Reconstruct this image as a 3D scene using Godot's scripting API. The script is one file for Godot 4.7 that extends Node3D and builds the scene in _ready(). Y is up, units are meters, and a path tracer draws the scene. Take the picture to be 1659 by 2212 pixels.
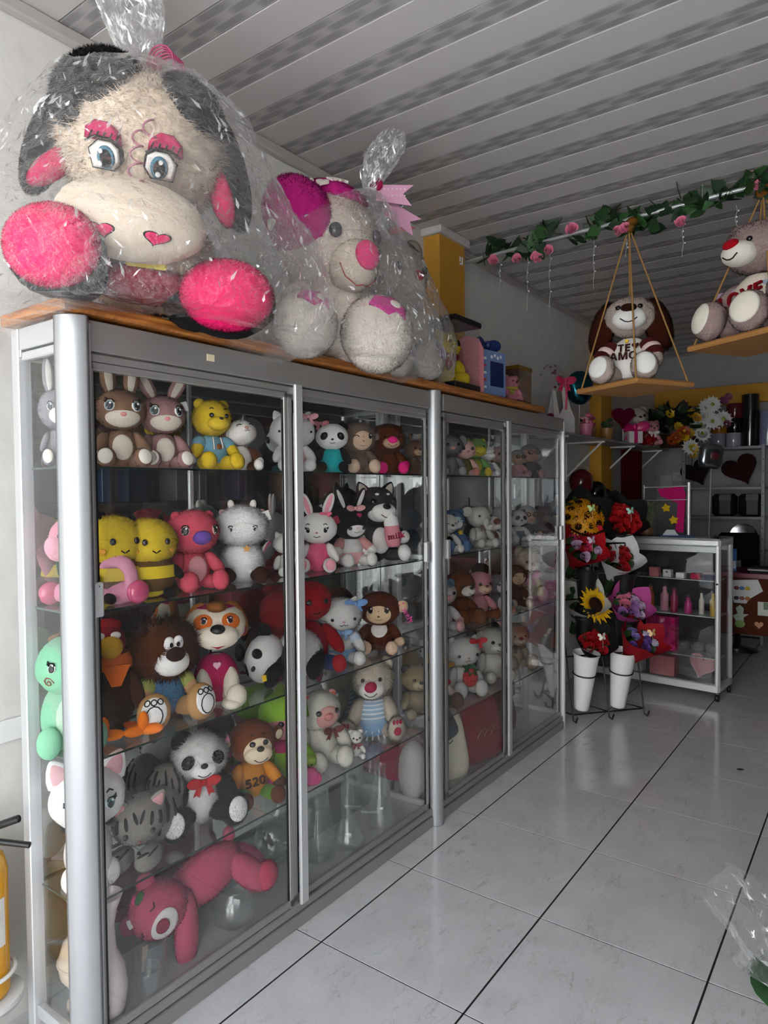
extends Node3D
# A gift shop: glazed cabinets full of soft toys, bagged giant plush on top, flowers and a counter at the back.
# Units are metres, y is up; the cabinets stand along the wall at x = -0.46 and the shop front is open at z = 2.6.

var rng := RandomNumberGenerator.new()
var used := {}
var mats := {}
var base := {}
var baked := {}
var noise_normal: NoiseTexture2D
var crease_normal: NoiseTexture2D
var mottle: NoiseTexture2D

# ---------------------------------------------------------------- naming and tagging
func numbered(called: String) -> String:
	var n: int = used.get(called, -1) + 1
	used[called] = n
	return called if n == 0 else "%s_%03d" % [called, n]

func tag(o: Node, label: String, category: String, group := "", kind := "") -> Node:
	if label: o.set_meta("label", label)
	if category: o.set_meta("category", category)
	if group: o.set_meta("group", group)
	if kind: o.set_meta("kind", kind)
	return o

func thing(called: String, label: String, category: String, at := Vector3.ZERO, yaw := 0.0, group := "") -> Node3D:
	var o := Node3D.new()
	o.name = numbered(called)
	add_child(o)
	o.position = at
	o.rotation_degrees.y = yaw
	tag(o, label, category, group)
	return o

func part(parent: Node, called: String, mesh: Mesh, m: Material, at := Vector3.ZERO, turn := Vector3.ZERO, size := Vector3.ONE) -> MeshInstance3D:
	var o := MeshInstance3D.new()
	o.name = called if parent != self else numbered(called)
	o.mesh = mesh
	o.material_override = m
	parent.add_child(o, true)
	o.position = at
	o.rotation_degrees = turn
	o.scale = size
	return o

func struct_part(called: String, mesh: Mesh, m: Material, at := Vector3.ZERO, label := "") -> MeshInstance3D:
	var o := part(self, called, mesh, m, at)
	o.set_meta("kind", "structure")
	if label: o.set_meta("label", label)
	return o

# ---------------------------------------------------------------- materials
func mat(hex: String, kind := "cloth") -> StandardMaterial3D:
	var key := hex + kind
	if mats.has(key): return mats[key]
	var m := StandardMaterial3D.new()
	m.resource_name = kind
	m.albedo_color = Color(hex)
	match kind:
		"fur":
			m.roughness = 1.0
			m.metallic_specular = 0.2
			m.rim_enabled = true
			m.rim = 0.35
			m.rim_tint = 0.7
			m.backlight_enabled = true
			m.backlight = Color(hex) * 0.5
			m.normal_enabled = true
			m.normal_texture = noise_normal
			m.normal_scale = 0.5
			m.uv1_triplanar = true
			m.uv1_world_triplanar = true
			m.uv1_scale = Vector3(16, 16, 16)
		"cloth":
			m.roughness = 0.95
			m.metallic_specular = 0.25
			m.normal_enabled = true
			m.normal_texture = noise_normal
			m.normal_scale = 0.25
			m.uv1_triplanar = true
			m.uv1_world_triplanar = true
			m.uv1_scale = Vector3(22, 22, 22)
		"gloss":
			m.roughness = 0.12
			m.metallic_specular = 0.6
		"satin":
			m.roughness = 0.38
		"matt":
			m.roughness = 0.85
			m.metallic_specular = 0.3
		"foil":
			m.roughness = 0.16
			m.metallic = 0.9
		"paper":
			m.roughness = 0.7
			m.metallic_specular = 0.35
			m.backlight_enabled = true
			m.backlight = Color(hex) * 0.25
		"leaf":
			m.roughness = 0.55
			m.backlight_enabled = true
			m.backlight = Color(hex) * 0.3
		"film":
			m.transparency = BaseMaterial3D.TRANSPARENCY_ALPHA
			m.albedo_color.a = 0.01
			m.metallic = 0.02
			m.roughness = 0.05
			m.metallic_specular = 1.0
			m.normal_enabled = true
			m.normal_texture = crease_normal
			m.normal_scale = 2.2
			m.uv1_triplanar = true
			m.uv1_world_triplanar = true
			m.uv1_scale = Vector3(4.3, 4.3, 4.3)
		"fold_glint":  # half metallic, so the added slivers sparkle on the film
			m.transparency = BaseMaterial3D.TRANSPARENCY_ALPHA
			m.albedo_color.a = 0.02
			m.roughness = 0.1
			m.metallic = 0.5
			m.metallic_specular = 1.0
		"glass":
			m.transparency = BaseMaterial3D.TRANSPARENCY_ALPHA
			m.albedo_color.a = 0.008
			m.roughness = 0.02
			m.metallic_specular = 0.5
		"alu":
			m.metallic = 0.5
			m.roughness = 0.4
			m.roughness_texture = mottle
			m.uv1_triplanar = true
			m.uv1_scale = Vector3(5, 5, 5)
	mats[key] = m
	return m

# ---------------------------------------------------------------- mesh builders
func mesh_of(v: PackedVector3Array, nrm: PackedVector3Array, ix: PackedInt32Array, uv := PackedVector2Array()) -> ArrayMesh:
	var a := []
	a.resize(Mesh.ARRAY_MAX)
	a[Mesh.ARRAY_VERTEX] = v
	a[Mesh.ARRAY_NORMAL] = nrm
	a[Mesh.ARRAY_INDEX] = ix
	if uv.size(): a[Mesh.ARRAY_TEX_UV] = uv
	var m := ArrayMesh.new()
	m.add_surface_from_arrays(Mesh.PRIMITIVE_TRIANGLES, a)
	return m

# a grid of points (rows x columns) as a smooth surface; flip turns it inside out
func grid(rows: Array, closed := true, flip := false, uvs := false) -> ArrayMesh:
	var v := PackedVector3Array()
	var nrm := PackedVector3Array()
	var ix := PackedInt32Array()
	var uv := PackedVector2Array()
	var nr := rows.size()
	var nc: int = rows[0].size()
	for r in nr:
		var row: PackedVector3Array = rows[r]
		for c in nc:
			v.append(row[c])
			if uvs: uv.append(Vector2(float(c) / (nc - (0 if closed else 1)), float(r) / (nr - 1)))
	nrm.resize(v.size())
	nrm.fill(Vector3.ZERO)
	for r in nr - 1:
		for c in (nc if closed else nc - 1):
			var a := r * nc + c
			var b := r * nc + (c + 1) % nc
			var d := a + nc
			var e := b + nc
			for t in [[a, b, d], [b, e, d]]:
				var i0: int = t[0]
				var i1: int = t[2] if flip else t[1]
				var i2: int = t[1] if flip else t[2]
				var fn := (v[i2] - v[i0]).cross(v[i1] - v[i0])
				if fn.length_squared() < 1e-16: continue
				nrm[i0] += fn
				nrm[i1] += fn
				nrm[i2] += fn
				ix.append_array([i0, i1, i2])
	for i in nrm.size():
		nrm[i] = nrm[i].normalized() if nrm[i].length_squared() > 0 else Vector3.UP
	return mesh_of(v, nrm, ix, uv)

func ring(c: Vector3, rx: float, rz: float, n: int) -> PackedVector3Array:
	var r := PackedVector3Array()
	for i in n:
		var t := TAU * i / n
		r.append(c + Vector3(cos(t) * rx, 0, sin(t) * rz))
	return r

# profile of Vector2(radius, height), bottom to top
func lathe(profile: Array, n := 24) -> ArrayMesh:
	var rows := []
	for p in profile: rows.append(ring(Vector3(0, p.y, 0), maxf(p.x, 0.0001), maxf(p.x, 0.0001), n))
	return grid(rows)

func tube(pts: Array, r: float, n := 6, taper := 1.0) -> ArrayMesh:
	var rows := []
	var k := pts.size()
	var up := Vector3(0.31, 0.9, 0.27)
	for i in k:
		var d: Vector3 = (pts[mini(i + 1, k - 1)] - pts[maxi(i - 1, 0)]).normalized()
		var s := d.cross(up)
		if s.length() < 0.05: s = d.cross(Vector3(1, 0, 0.2))
		s = s.normalized()
		var t := s.cross(d).normalized()
		up = t
		var rr := r * lerpf(1.0, taper, float(i) / maxi(k - 1, 1))
		var row := PackedVector3Array()
		for j in n:
			var a := TAU * j / n
			row.append(pts[i] + (s * cos(a) + t * sin(a)) * rr)
		rows.append(row)
	var cap0 := PackedVector3Array()
	var cap1 := PackedVector3Array()
	for j in n:
		cap0.append(pts[0])
		cap1.append(pts[k - 1])
	rows.push_front(cap0)
	rows.append(cap1)
	return grid(rows)

# flat-shaded triangles from a list of points taken three by three
func facets(t: PackedVector3Array) -> ArrayMesh:
	var nrm := PackedVector3Array()
	var ix := PackedInt32Array()
	for i in range(0, t.size(), 3):
		var fn := (t[i + 2] - t[i]).cross(t[i + 1] - t[i]).normalized()
		for k in 3:
			nrm.append(fn)
			ix.append(i + k)
	return mesh_of(t, nrm, ix)

# a box with chamfered edges, centred
func bar(size: Vector3, bevel := 0.004) -> ArrayMesh:
	var key := "bar%.4v%.4f" % [size, bevel]
	if base.has(key): return base[key]
	var h := size / 2
	var b := minf(bevel, minf(h.x, minf(h.y, h.z)) * 0.9)
	var t := PackedVector3Array()
	var pt := func(s: Vector3, ax: int) -> Vector3:
		var p := s * (h - Vector3(b, b, b))
		p[ax] = s[ax] * h[ax]
		return p
	for ax in 3:
		var u := (ax + 1) % 3
		var w := (ax + 2) % 3
		for sg in [-1.0, 1.0]:
			var q := []
			for c in [[-1, -1], [1, -1], [1, 1], [-1, 1]]:
				var s := Vector3()
				s[ax] = sg
				s[u] = c[0]
				s[w] = c[1]
				q.append(pt.call(s, ax))
			quad(t, q[0], q[1], q[2], q[3], Vector3.ZERO)
	for ax in 3:
		var u := (ax + 1) % 3
		var w := (ax + 2) % 3
		for su in [-1.0, 1.0]:
			for sw in [-1.0, 1.0]:
				var s0 := Vector3()
				s0[u] = su
				s0[w] = sw
				var s1 := s0
				s0[ax] = -1
				s1[ax] = 1
				quad(t, pt.call(s0, u), pt.call(s1, u), pt.call(s1, w), pt.call(s0, w), Vector3.ZERO)
	for sx in [-1.0, 1.0]:
		for sy in [-1.0, 1.0]:
			for sz in [-1.0, 1.0]:
				var s := Vector3(sx, sy, sz)
				tri(t, pt.call(s, 0), pt.call(s, 1), pt.call(s, 2), Vector3.ZERO)
	var m := facets(t)
	base[key] = m
	return m

# triangles that face away from "inside"
func tri(t: PackedVector3Array, a: Vector3, b: Vector3, c: Vector3, inside: Vector3) -> void:
	var out := (a + b + c) / 3 - inside
	if (c - a).cross(b - a).dot(out) > 0: t.append_array([a, b, c])
	else: t.append_array([a, c, b])

func quad(t: PackedVector3Array, a: Vector3, b: Vector3, c: Vector3, d: Vector3, inside: Vector3) -> void:
	tri(t, a, b, c, inside)
	tri(t, a, c, d, inside)

# an outline in x, y with thickness along z (front at +depth / 2)
func prism(poly: PackedVector2Array, depth: float) -> ArrayMesh:
	var t := PackedVector3Array()
	var f := Geometry2D.triangulate_polygon(poly)
	var z := depth / 2
	for i in range(0, f.size(), 3):
		var a := poly[f[i]]
		var b := poly[f[i + 1]]
		var c := poly[f[i + 2]]
		for s in [1.0, -1.0]:
			tri(t, Vector3(a.x, a.y, z * s), Vector3(b.x, b.y, z * s), Vector3(c.x, c.y, z * s), Vector3((a.x + b.x + c.x) / 3, (a.y + b.y + c.y) / 3, 0))
	var cw := clockwise(poly)
	for i in poly.size():
		var a := poly[i]
		var b := poly[(i + 1) % poly.size()]
		var n2 := Vector2(b.y - a.y, a.x - b.x).normalized() * (-1.0 if cw else 1.0)
		var mid := (a + b) / 2 - n2
		quad(t, Vector3(a.x, a.y, z), Vector3(b.x, b.y, z), Vector3(b.x, b.y, -z), Vector3(a.x, a.y, -z), Vector3(mid.x, mid.y, 0))
	return facets(t)

func clockwise(poly: PackedVector2Array) -> bool:
	var area := 0.0
	for i in poly.size(): area += poly[i].cross(poly[(i + 1) % poly.size()])
	return area < 0

func ell(rx: float, ry: float, n := 16, turn := 0.0) -> PackedVector2Array:
	var p := PackedVector2Array()
	for i in n:
		var a := TAU * i / n
		p.append(Vector2(cos(a) * rx, sin(a) * ry).rotated(deg_to_rad(turn)))
	return p

func heart(r: float, n := 28) -> PackedVector2Array:
	var p := PackedVector2Array()
	for i in n:
		var t := TAU * i / n
		p.append(Vector2(16 * pow(sin(t), 3), 13 * cos(t) - 5 * cos(2 * t) - 2 * cos(3 * t) - cos(4 * t) + 2.5) * r / 16.0)
	return p

func star(r: float, inner: float, n := 5) -> PackedVector2Array:
	var p := PackedVector2Array()
	for i in n * 2:
		var a := PI / 2 + PI * i / n
		p.append(Vector2(cos(a), sin(a)) * (r if i % 2 == 0 else r * inner))
	return p

# ---------------------------------------------------------------- soft toy forms
func sphere_rows(nu: int, nv: int, wob: float, freq := 2.2) -> Array:
	var fn := FastNoiseLite.new()
	fn.frequency = 0.9
	var rows := []
	for r in nv + 1:
		var la := -PI / 2 + PI * r / nv
		var row := PackedVector3Array()
		for c in nu:
			var lo := TAU * c / nu
			var d := Vector3(sin(lo) * cos(la), sin(la), cos(lo) * cos(la))
			row.append(d * (1.0 + wob * fn.get_noise_3dv(d * freq)))
		rows.append(row)
	return rows

# a ball with its pile: n little tufts of the given length
func furball(kind: String) -> ArrayMesh:
	if base.has(kind): return base[kind]
	var spec: Array = {"v": [0, 0.0, 0.0, 0.05], "p": [3600, 0.085, 0.02, 0.06], "f": [5600, 0.2, 0.022, 0.07], "c": [5200, 0.15, 0.03, 0.06], "r": [0, 0.0, 0.0, 0.1], "P": [10000, 0.07, 0.013, 0.04], "F": [11000, 0.13, 0.012, 0.06], "L": [2600, 0.42, 0.04, 0.08]}[kind]
	var m := grid(sphere_rows(48, 28, 0.14, 9.0) if kind == "r" else sphere_rows(28, 16, spec[3]), true, true)
	var a := m.surface_get_arrays(0)
	var v: PackedVector3Array = a[Mesh.ARRAY_VERTEX]
	var nrm: PackedVector3Array = a[Mesh.ARRAY_NORMAL]
	var ix: PackedInt32Array = a[Mesh.ARRAY_INDEX]
	rng.seed = 77
	for i in int(spec[0]):
		var d := Vector3(rng.randfn(), rng.randfn(), rng.randfn()).normalized()
		var w: float = spec[2] * rng.randf_range(0.6, 1.2)
		var l: float = spec[1] * rng.randf_range(0.5, 1.15)
		# each tuft lies over, mostly downwards, so that its outer face looks outwards
		var lie := Vector3(rng.randfn(), rng.randfn() - 0.7, rng.randfn())
		lie = (lie - d * lie.dot(d)).normalized()
		var s := d.cross(lie)
		var lean := lie * l * rng.randf_range(0.7, 1.1)
		if kind == "L": lean *= 1.3
		var k := v.size()
		v.append_array([d * 0.985 - s * w, d * 0.985 + s * w, d * (1.0 + l * 0.85) + lean])
		nrm.append_array([d, d, (d + lie * 0.95).normalized()])
		ix.append_array([k, k + 1, k + 2])
	m = mesh_of(v, nrm, ix)
	base[kind] = m
	return m

# the same ball with its size worked into the mesh, for parts that carry parts of their own
func ball(kind: String, r: Vector3) -> ArrayMesh:
	var key := "%s%.3v" % [kind, r]
	if baked.has(key): return baked[key]
	var a := furball(kind).surface_get_arrays(0)
	var v: PackedVector3Array = a[Mesh.ARRAY_VERTEX]
	var nrm: PackedVector3Array = a[Mesh.ARRAY_NORMAL]
	for i in v.size():
		v[i] = v[i] * r
		nrm[i] = (nrm[i] / r).normalized()
	var m := mesh_of(v, nrm, a[Mesh.ARRAY_INDEX])
	baked[key] = m
	return m

func blob(parent: Node, called: String, hex: String, at: Vector3, r: Vector3, kind := "v", turn := Vector3.ZERO) -> MeshInstance3D:
	return part(parent, called, furball(kind), mat(hex, "fur"), at, turn, r)

# a limb from a to b, as a stretched ball
func limb(parent: Node, called: String, hex: String, a: Vector3, b: Vector3, r: float, kind := "v") -> MeshInstance3D:
	var d := b - a
	var o := part(parent, called, furball(kind), mat(hex, "fur"), (a + b) / 2)
	var y := d.normalized()
	var x := y.cross(Vector3(0, 0, 1) if absf(y.z) < 0.9 else Vector3(1, 0, 0)).normalized()
	o.basis = Basis(x * r, y * (d.length() / 2 + r * 0.8), x.cross(y) * r)
	return o

func dir(lon: float, lat: float) -> Vector3:
	return Vector3(sin(deg_to_rad(lon)) * cos(deg_to_rad(lat)), sin(deg_to_rad(lat)), cos(deg_to_rad(lon)) * cos(deg_to_rad(lat)))

# a sewn-on patch that follows an ellipsoid of radii r: the outline is given in fractions of the radius round (lon, lat)
func patch(parent: Node, called: String, m: Material, r: Vector3, lon: float, lat: float, poly: PackedVector2Array, lift := 0.015, at := Vector3.ZERO, rings := 4) -> MeshInstance3D:
	var n0 := dir(lon, lat)
	var t0 := Vector3.UP.cross(n0).normalized() if absf(n0.y) < 0.98 else Vector3.RIGHT
	var u0 := n0.cross(t0)
	var rows := []
	var c := Vector2.ZERO
	for p in poly: c += p / poly.size()
	for k in rings + 2:
		var f := minf(float(k) / rings, 1.0)
		var row := PackedVector3Array()
		for p in poly:
			var q := c + (p - c) * f
			var d := (n0 + t0 * q.x + u0 * q.y).normalized()
			row.append(d * r * (1.0 + (lift if k <= rings else -0.01)))
		rows.append(row)
	return part(parent, called, grid(rows, true, clockwise(poly)), m, at)

# a line of stitching on an ellipsoid through the given [lon, lat] points
func seam(parent: Node, called: String, hex: String, r: Vector3, pts: Array, th: float, at := Vector3.ZERO, lift := 1.01) -> MeshInstance3D:
	var p := []
	for i in pts.size() - 1:
		for k in 4:
			p.append(dir(lerpf(pts[i][0], pts[i + 1][0], k / 4.0), lerpf(pts[i][1], pts[i + 1][1], k / 4.0)) * r * lift)
	p.append(dir(pts[-1][0], pts[-1][1]) * r * lift)
	return part(parent, called, tube(p, th, 5), mat(hex, "matt"), at)

# a button (eye, nose) pressed onto an ellipsoid
func button(parent: Node, called: String, m: Material, r: Vector3, lon: float, lat: float, size: Vector3, at := Vector3.ZERO, lift := 1.0) -> MeshInstance3D:
	var d := dir(lon, lat)
	var n := (d / r).normalized()
	var x := Vector3.UP.cross(n).normalized()
	var o := part(parent, called, furball("v"), m, at + d * r * lift)
	o.basis = Basis(x * size.x, n.cross(x) * size.y, n * size.z)
	return o

# part of an ellipsoid between two latitudes: clothes, collars, stripes
func band(parent: Node, called: String, m: Material, r: Vector3, lat0: float, lat1: float, lift: float, at := Vector3.ZERO, flare := 0.0) -> MeshInstance3D:
	var rows := []
	for k in 9:
		var f := k / 8.0
		var la := deg_to_rad(lerpf(lat0, lat1, f))
		var row := PackedVector3Array()
		for c in 32:
			var lo := TAU * c / 32
			var w := 1.0 + lift + flare * (1.0 - f) * (1.0 + 0.16 * sin(lo * 9.0))
			row.append(Vector3(sin(lo) * cos(la) * w, sin(la) * (1.0 + lift * 0.5), cos(lo) * cos(la) * w) * r)
		rows.append(row)
	return part(parent, called, grid(rows, true, true), m, at)

func words(parent: Node, text: String, m: Material, at: Vector3, height: float, depth := 0.004, turn := Vector3.ZERO, font := "Droid Sans", called := "lettering") -> MeshInstance3D:
	var t := TextMesh.new()
	var f := SystemFont.new()
	f.font_names = PackedStringArray([font])
	f.font_weight = 700
	t.font = f
	t.text = text
	t.font_size = 32
	t.pixel_size = height / 24.0
	t.depth = depth
	t.curve_step = 3.0
	return part(parent, called, t, m, at, turn)

# ---------------------------------------------------------------- camera, sky, light; then the shop
func _ready() -> void:
	var cam := Camera3D.new()
	cam.name = "camera"
	add_child(cam)
	cam.fov = 73.55
	cam.near = 0.05
	cam.far = 100.0
	cam.basis = Basis(Vector3.UP, deg_to_rad(36.2106)) * Basis(Vector3.RIGHT, deg_to_rad(-1.7631)) * Basis(Vector3.BACK, deg_to_rad(-0.5298))
	cam.position = Vector3(1.6663, 1.6643, 1.8588)
	cam.current = true

	var sky_mat := ProceduralSkyMaterial.new()
	sky_mat.sky_top_color = Color(0.86, 0.92, 1.0)
	sky_mat.sky_horizon_color = Color(0.98, 0.99, 1.0)
	sky_mat.ground_horizon_color = Color(0.72, 0.72, 0.71)
	sky_mat.ground_bottom_color = Color(0.55, 0.55, 0.54)
	sky_mat.sky_energy_multiplier = 1.0
	sky_mat.ground_energy_multiplier = 0.6
	var sky := Sky.new()
	sky.sky_material = sky_mat
	var env := Environment.new()
	env.background_mode = Environment.BG_SKY
	env.sky = sky
	env.background_energy_multiplier = 1.0
	env.tonemap_mode = Environment.TONE_MAPPER_LINEAR
	env.tonemap_exposure = 2.85
	env.sdfgi_enabled = true
	env.ssao_enabled = true
	env.ssil_enabled = true
	var we := WorldEnvironment.new()
	we.name = "world_environment"
	we.environment = env
	add_child(we)

	# the sun stands high behind the shop and lights the street and the house across it
	var sun := DirectionalLight3D.new()
	sun.name = "sun"
	add_child(sun)
	sun.light_color = Color(1.0, 0.99, 0.975)
	sun.light_energy = 5.5
	sun.light_angular_distance = 0.6
	sun.shadow_enabled = true
	sun.rotation_degrees = Vector3(-52, 164, 0)

	rng.seed = 1
	var f1 := FastNoiseLite.new()
	f1.frequency = 0.05
	f1.fractal_octaves = 3
	noise_normal = NoiseTexture2D.new()
	noise_normal.width = 256
	noise_normal.height = 256
	noise_normal.seamless = true
	noise_normal.as_normal_map = true
	noise_normal.bump_strength = 6.0
	noise_normal.noise = f1
	var f2 := FastNoiseLite.new()
	f2.noise_type = FastNoiseLite.TYPE_CELLULAR
	f2.cellular_return_type = FastNoiseLite.RETURN_DISTANCE2_SUB
	f2.frequency = 0.022
	f2.fractal_octaves = 3
	f2.domain_warp_enabled = true
	f2.domain_warp_amplitude = 25.0
	crease_normal = NoiseTexture2D.new()
	crease_normal.width = 512
	crease_normal.height = 512
	crease_normal.seamless = true
	crease_normal.as_normal_map = true
	crease_normal.bump_strength = 14.0
	crease_normal.noise = f2
	var ramp := Gradient.new()
	ramp.set_color(0, Color(0.95, 0.95, 0.95))
	ramp.set_color(1, Color(1, 1, 1))
	mottle = NoiseTexture2D.new()
	mottle.width = 512
	mottle.height = 512
	mottle.seamless = true
	mottle.color_ramp = ramp
	var f3 := FastNoiseLite.new()
	f3.frequency = 0.01
	f3.fractal_octaves = 5
	mottle.noise = f3

	build_floor()
	build_ceiling()
	build_shell()
	build_cabinets()
	build_all()

# ---------------------------------------------------------------- the shop itself
# tiles set in dark joints that lie a millimetre lower
func build_floor() -> void:
	var f := struct_part("floor", bar(Vector3(3.7, 0.1, 9.7), 0.0), mat("2a2a2b", "matt"), Vector3(1.1, -0.0513, -2.05))
	var tile := StandardMaterial3D.new()
	tile.resource_name = "marble_tile"
	tile.albedo_texture = marble()
	tile.roughness = 0.1
	tile.metallic_specular = 0.55
	tile.uv1_triplanar = true
	tile.uv1_world_triplanar = true
	tile.uv1_scale = Vector3(0.61, 0.61, 0.61)
	rng.seed = 5
	for i in range(-1, 5):
		for j in range(-5, 12):
			var x0 := maxf(i * 0.6 + 0.0035, -0.55)
			var x1 := minf((i + 1) * 0.6 - 0.0035, 2.75)
			var m := bar(Vector3(x1 - x0, 0.01, 0.5955), 0.0006)
			part(f, "floor_tile", m, tile, Vector3((x0 + x1) / 2, 0, -j * 0.6 + 0.3) - f.position - Vector3(0, 0.005 + rng.randf() * 0.0004, 0))

func marble() -> ImageTexture:
	var n1 := FastNoiseLite.new()
	n1.frequency = 0.011
	n1.fractal_octaves = 5
	n1.domain_warp_enabled = true
	n1.domain_warp_amplitude = 60.0
	var n2 := FastNoiseLite.new()
	n2.seed = 9
	n2.frequency = 0.09
	var n3 := FastNoiseLite.new()
	n3.seed = 21
	n3.frequency = 0.006
	var im := Image.create(1024, 1024, false, Image.FORMAT_RGB8)
	for y in 1024:
		for x in 1024:
			var u := x * 1.9
			var w := y * 0.6
			var v := absf(n1.get_noise_2d(u, w))
			var vein := clampf(1.0 - v * 26.0, 0.0, 1.0) * clampf(0.35 + n3.get_noise_2d(x, y) * 1.6, 0.0, 1.0)
			var g := 0.83 + 0.035 * n3.get_noise_2d(y, x) + 0.02 * n2.get_noise_2d(x, y) - 0.2 * vein
			im.set_pixel(x, y, Color(g, g * 1.002, g * 1.006))
	return ImageTexture.create_from_image(im)

# printed strip of a ceiling plank: two rows of soft brush dashes
func dashes() -> ImageTexture:
	var n := FastNoiseLite.new()
	n.frequency = 0.02
	var im := Image.create(512, 128, false, Image.FORMAT_RGB8)
	for y in 128:
		for x in 512:
			var v := y / 128.0
			var u := x / 512.0
			var dark := 0.0
			for row in 3:
				var c: float = [0.17, 0.5, 0.83][row]
				var ph: float = [0.08, 0.55, 0.15][row]
				var across := 1.0 - smoothstep(0.1, 0.2, absf(v - c))
				var along := fposmod(u * 2.0 + ph + 0.05 * n.get_noise_2d(x * 0.5, y * 4), 1.0)
				var dash := smoothstep(0.0, 0.22, along) * (1.0 - smoothstep(0.6, 0.95, along))
				dark = maxf(dark, across * (0.25 + 0.75 * dash))
			var g := 0.76 - 0.17 * dark + 0.02 * n.get_noise_2d(x * 0.6, y * 9)
			im.set_pixel(x, y, Color(g, g * 0.985, g * 0.975))
	return ImageTexture.create_from_image(im)

func build_ceiling() -> void:
	var c := struct_part("ceiling", bar(Vector3(3.7, 0.1, 9.7), 0.0), mat("3a3836", "matt"), Vector3(1.1, 3.264, -2.05))
	var plain := mat("cbc7c5", "satin")
	var strip := StandardMaterial3D.new()
	strip.resource_name = "printed_plank"
	strip.albedo_texture = dashes()
	strip.roughness = 0.38
	for k in range(-11, 30):
		var z := 0.026 - 0.253 * k
		if z + 0.105 > 2.62 or z < -6.75: continue
		part(c, "ceiling_plank", bar(Vector3(3.3, 0.014, 0.1445), 0.002), plain, Vector3(1.1, 3.207, z - 0.074) - c.position)
		part(c, "ceiling_plank", plank_strip(), strip, Vector3(1.1, 3.2075, z + 0.0525) - c.position)

# the narrow printed plank, with its print along x on the underside
func plank_strip() -> ArrayMesh:
	if base.has("plank"): return base["plank"]
	var hx := 1.65
	var hy := 0.007
	var hz := 0.051
	var v := PackedVector3Array([Vector3(-hx, -hy, -hz), Vector3(hx, -hy, -hz), Vector3(hx, -hy, hz), Vector3(-hx, -hy, hz), Vector3(-hx, hy, -hz), Vector3(hx, hy, -hz), Vector3(hx, hy, hz), Vector3(-hx, hy, hz)])
	var st := SurfaceTool.new()
	st.begin(Mesh.PRIMITIVE_TRIANGLES)
	for q in [[0, 1, 2, 3], [4, 7, 6, 5], [0, 4, 5, 1], [3, 2, 6, 7], [0, 3, 7, 4], [1, 5, 6, 2]]:
		for k in [0, 1, 2, 0, 2, 3]:
			var p: Vector3 = v[q[k]]
			st.set_uv(Vector2((p.x + hx) / 0.4, (p.z + hz) / (2 * hz)))
			st.set_smooth_group(-1)
			st.add_vertex(p)
	st.generate_normals()
	base["plank"] = st.commit()
	return base["plank"]

func plaster(hex: String) -> StandardMaterial3D:
	var m := StandardMaterial3D.new()
	m.resource_name = "painted_plaster"
	m.albedo_color = Color(hex)
	m.albedo_texture = mottle
	m.roughness = 0.8
	m.normal_enabled = true
	m.normal_texture = noise_normal
	m.normal_scale = 0.05
	m.uv1_triplanar = true
	m.uv1_world_triplanar = true
	m.uv1_scale = Vector3(1.3, 1.3, 1.3)
	return m

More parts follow.
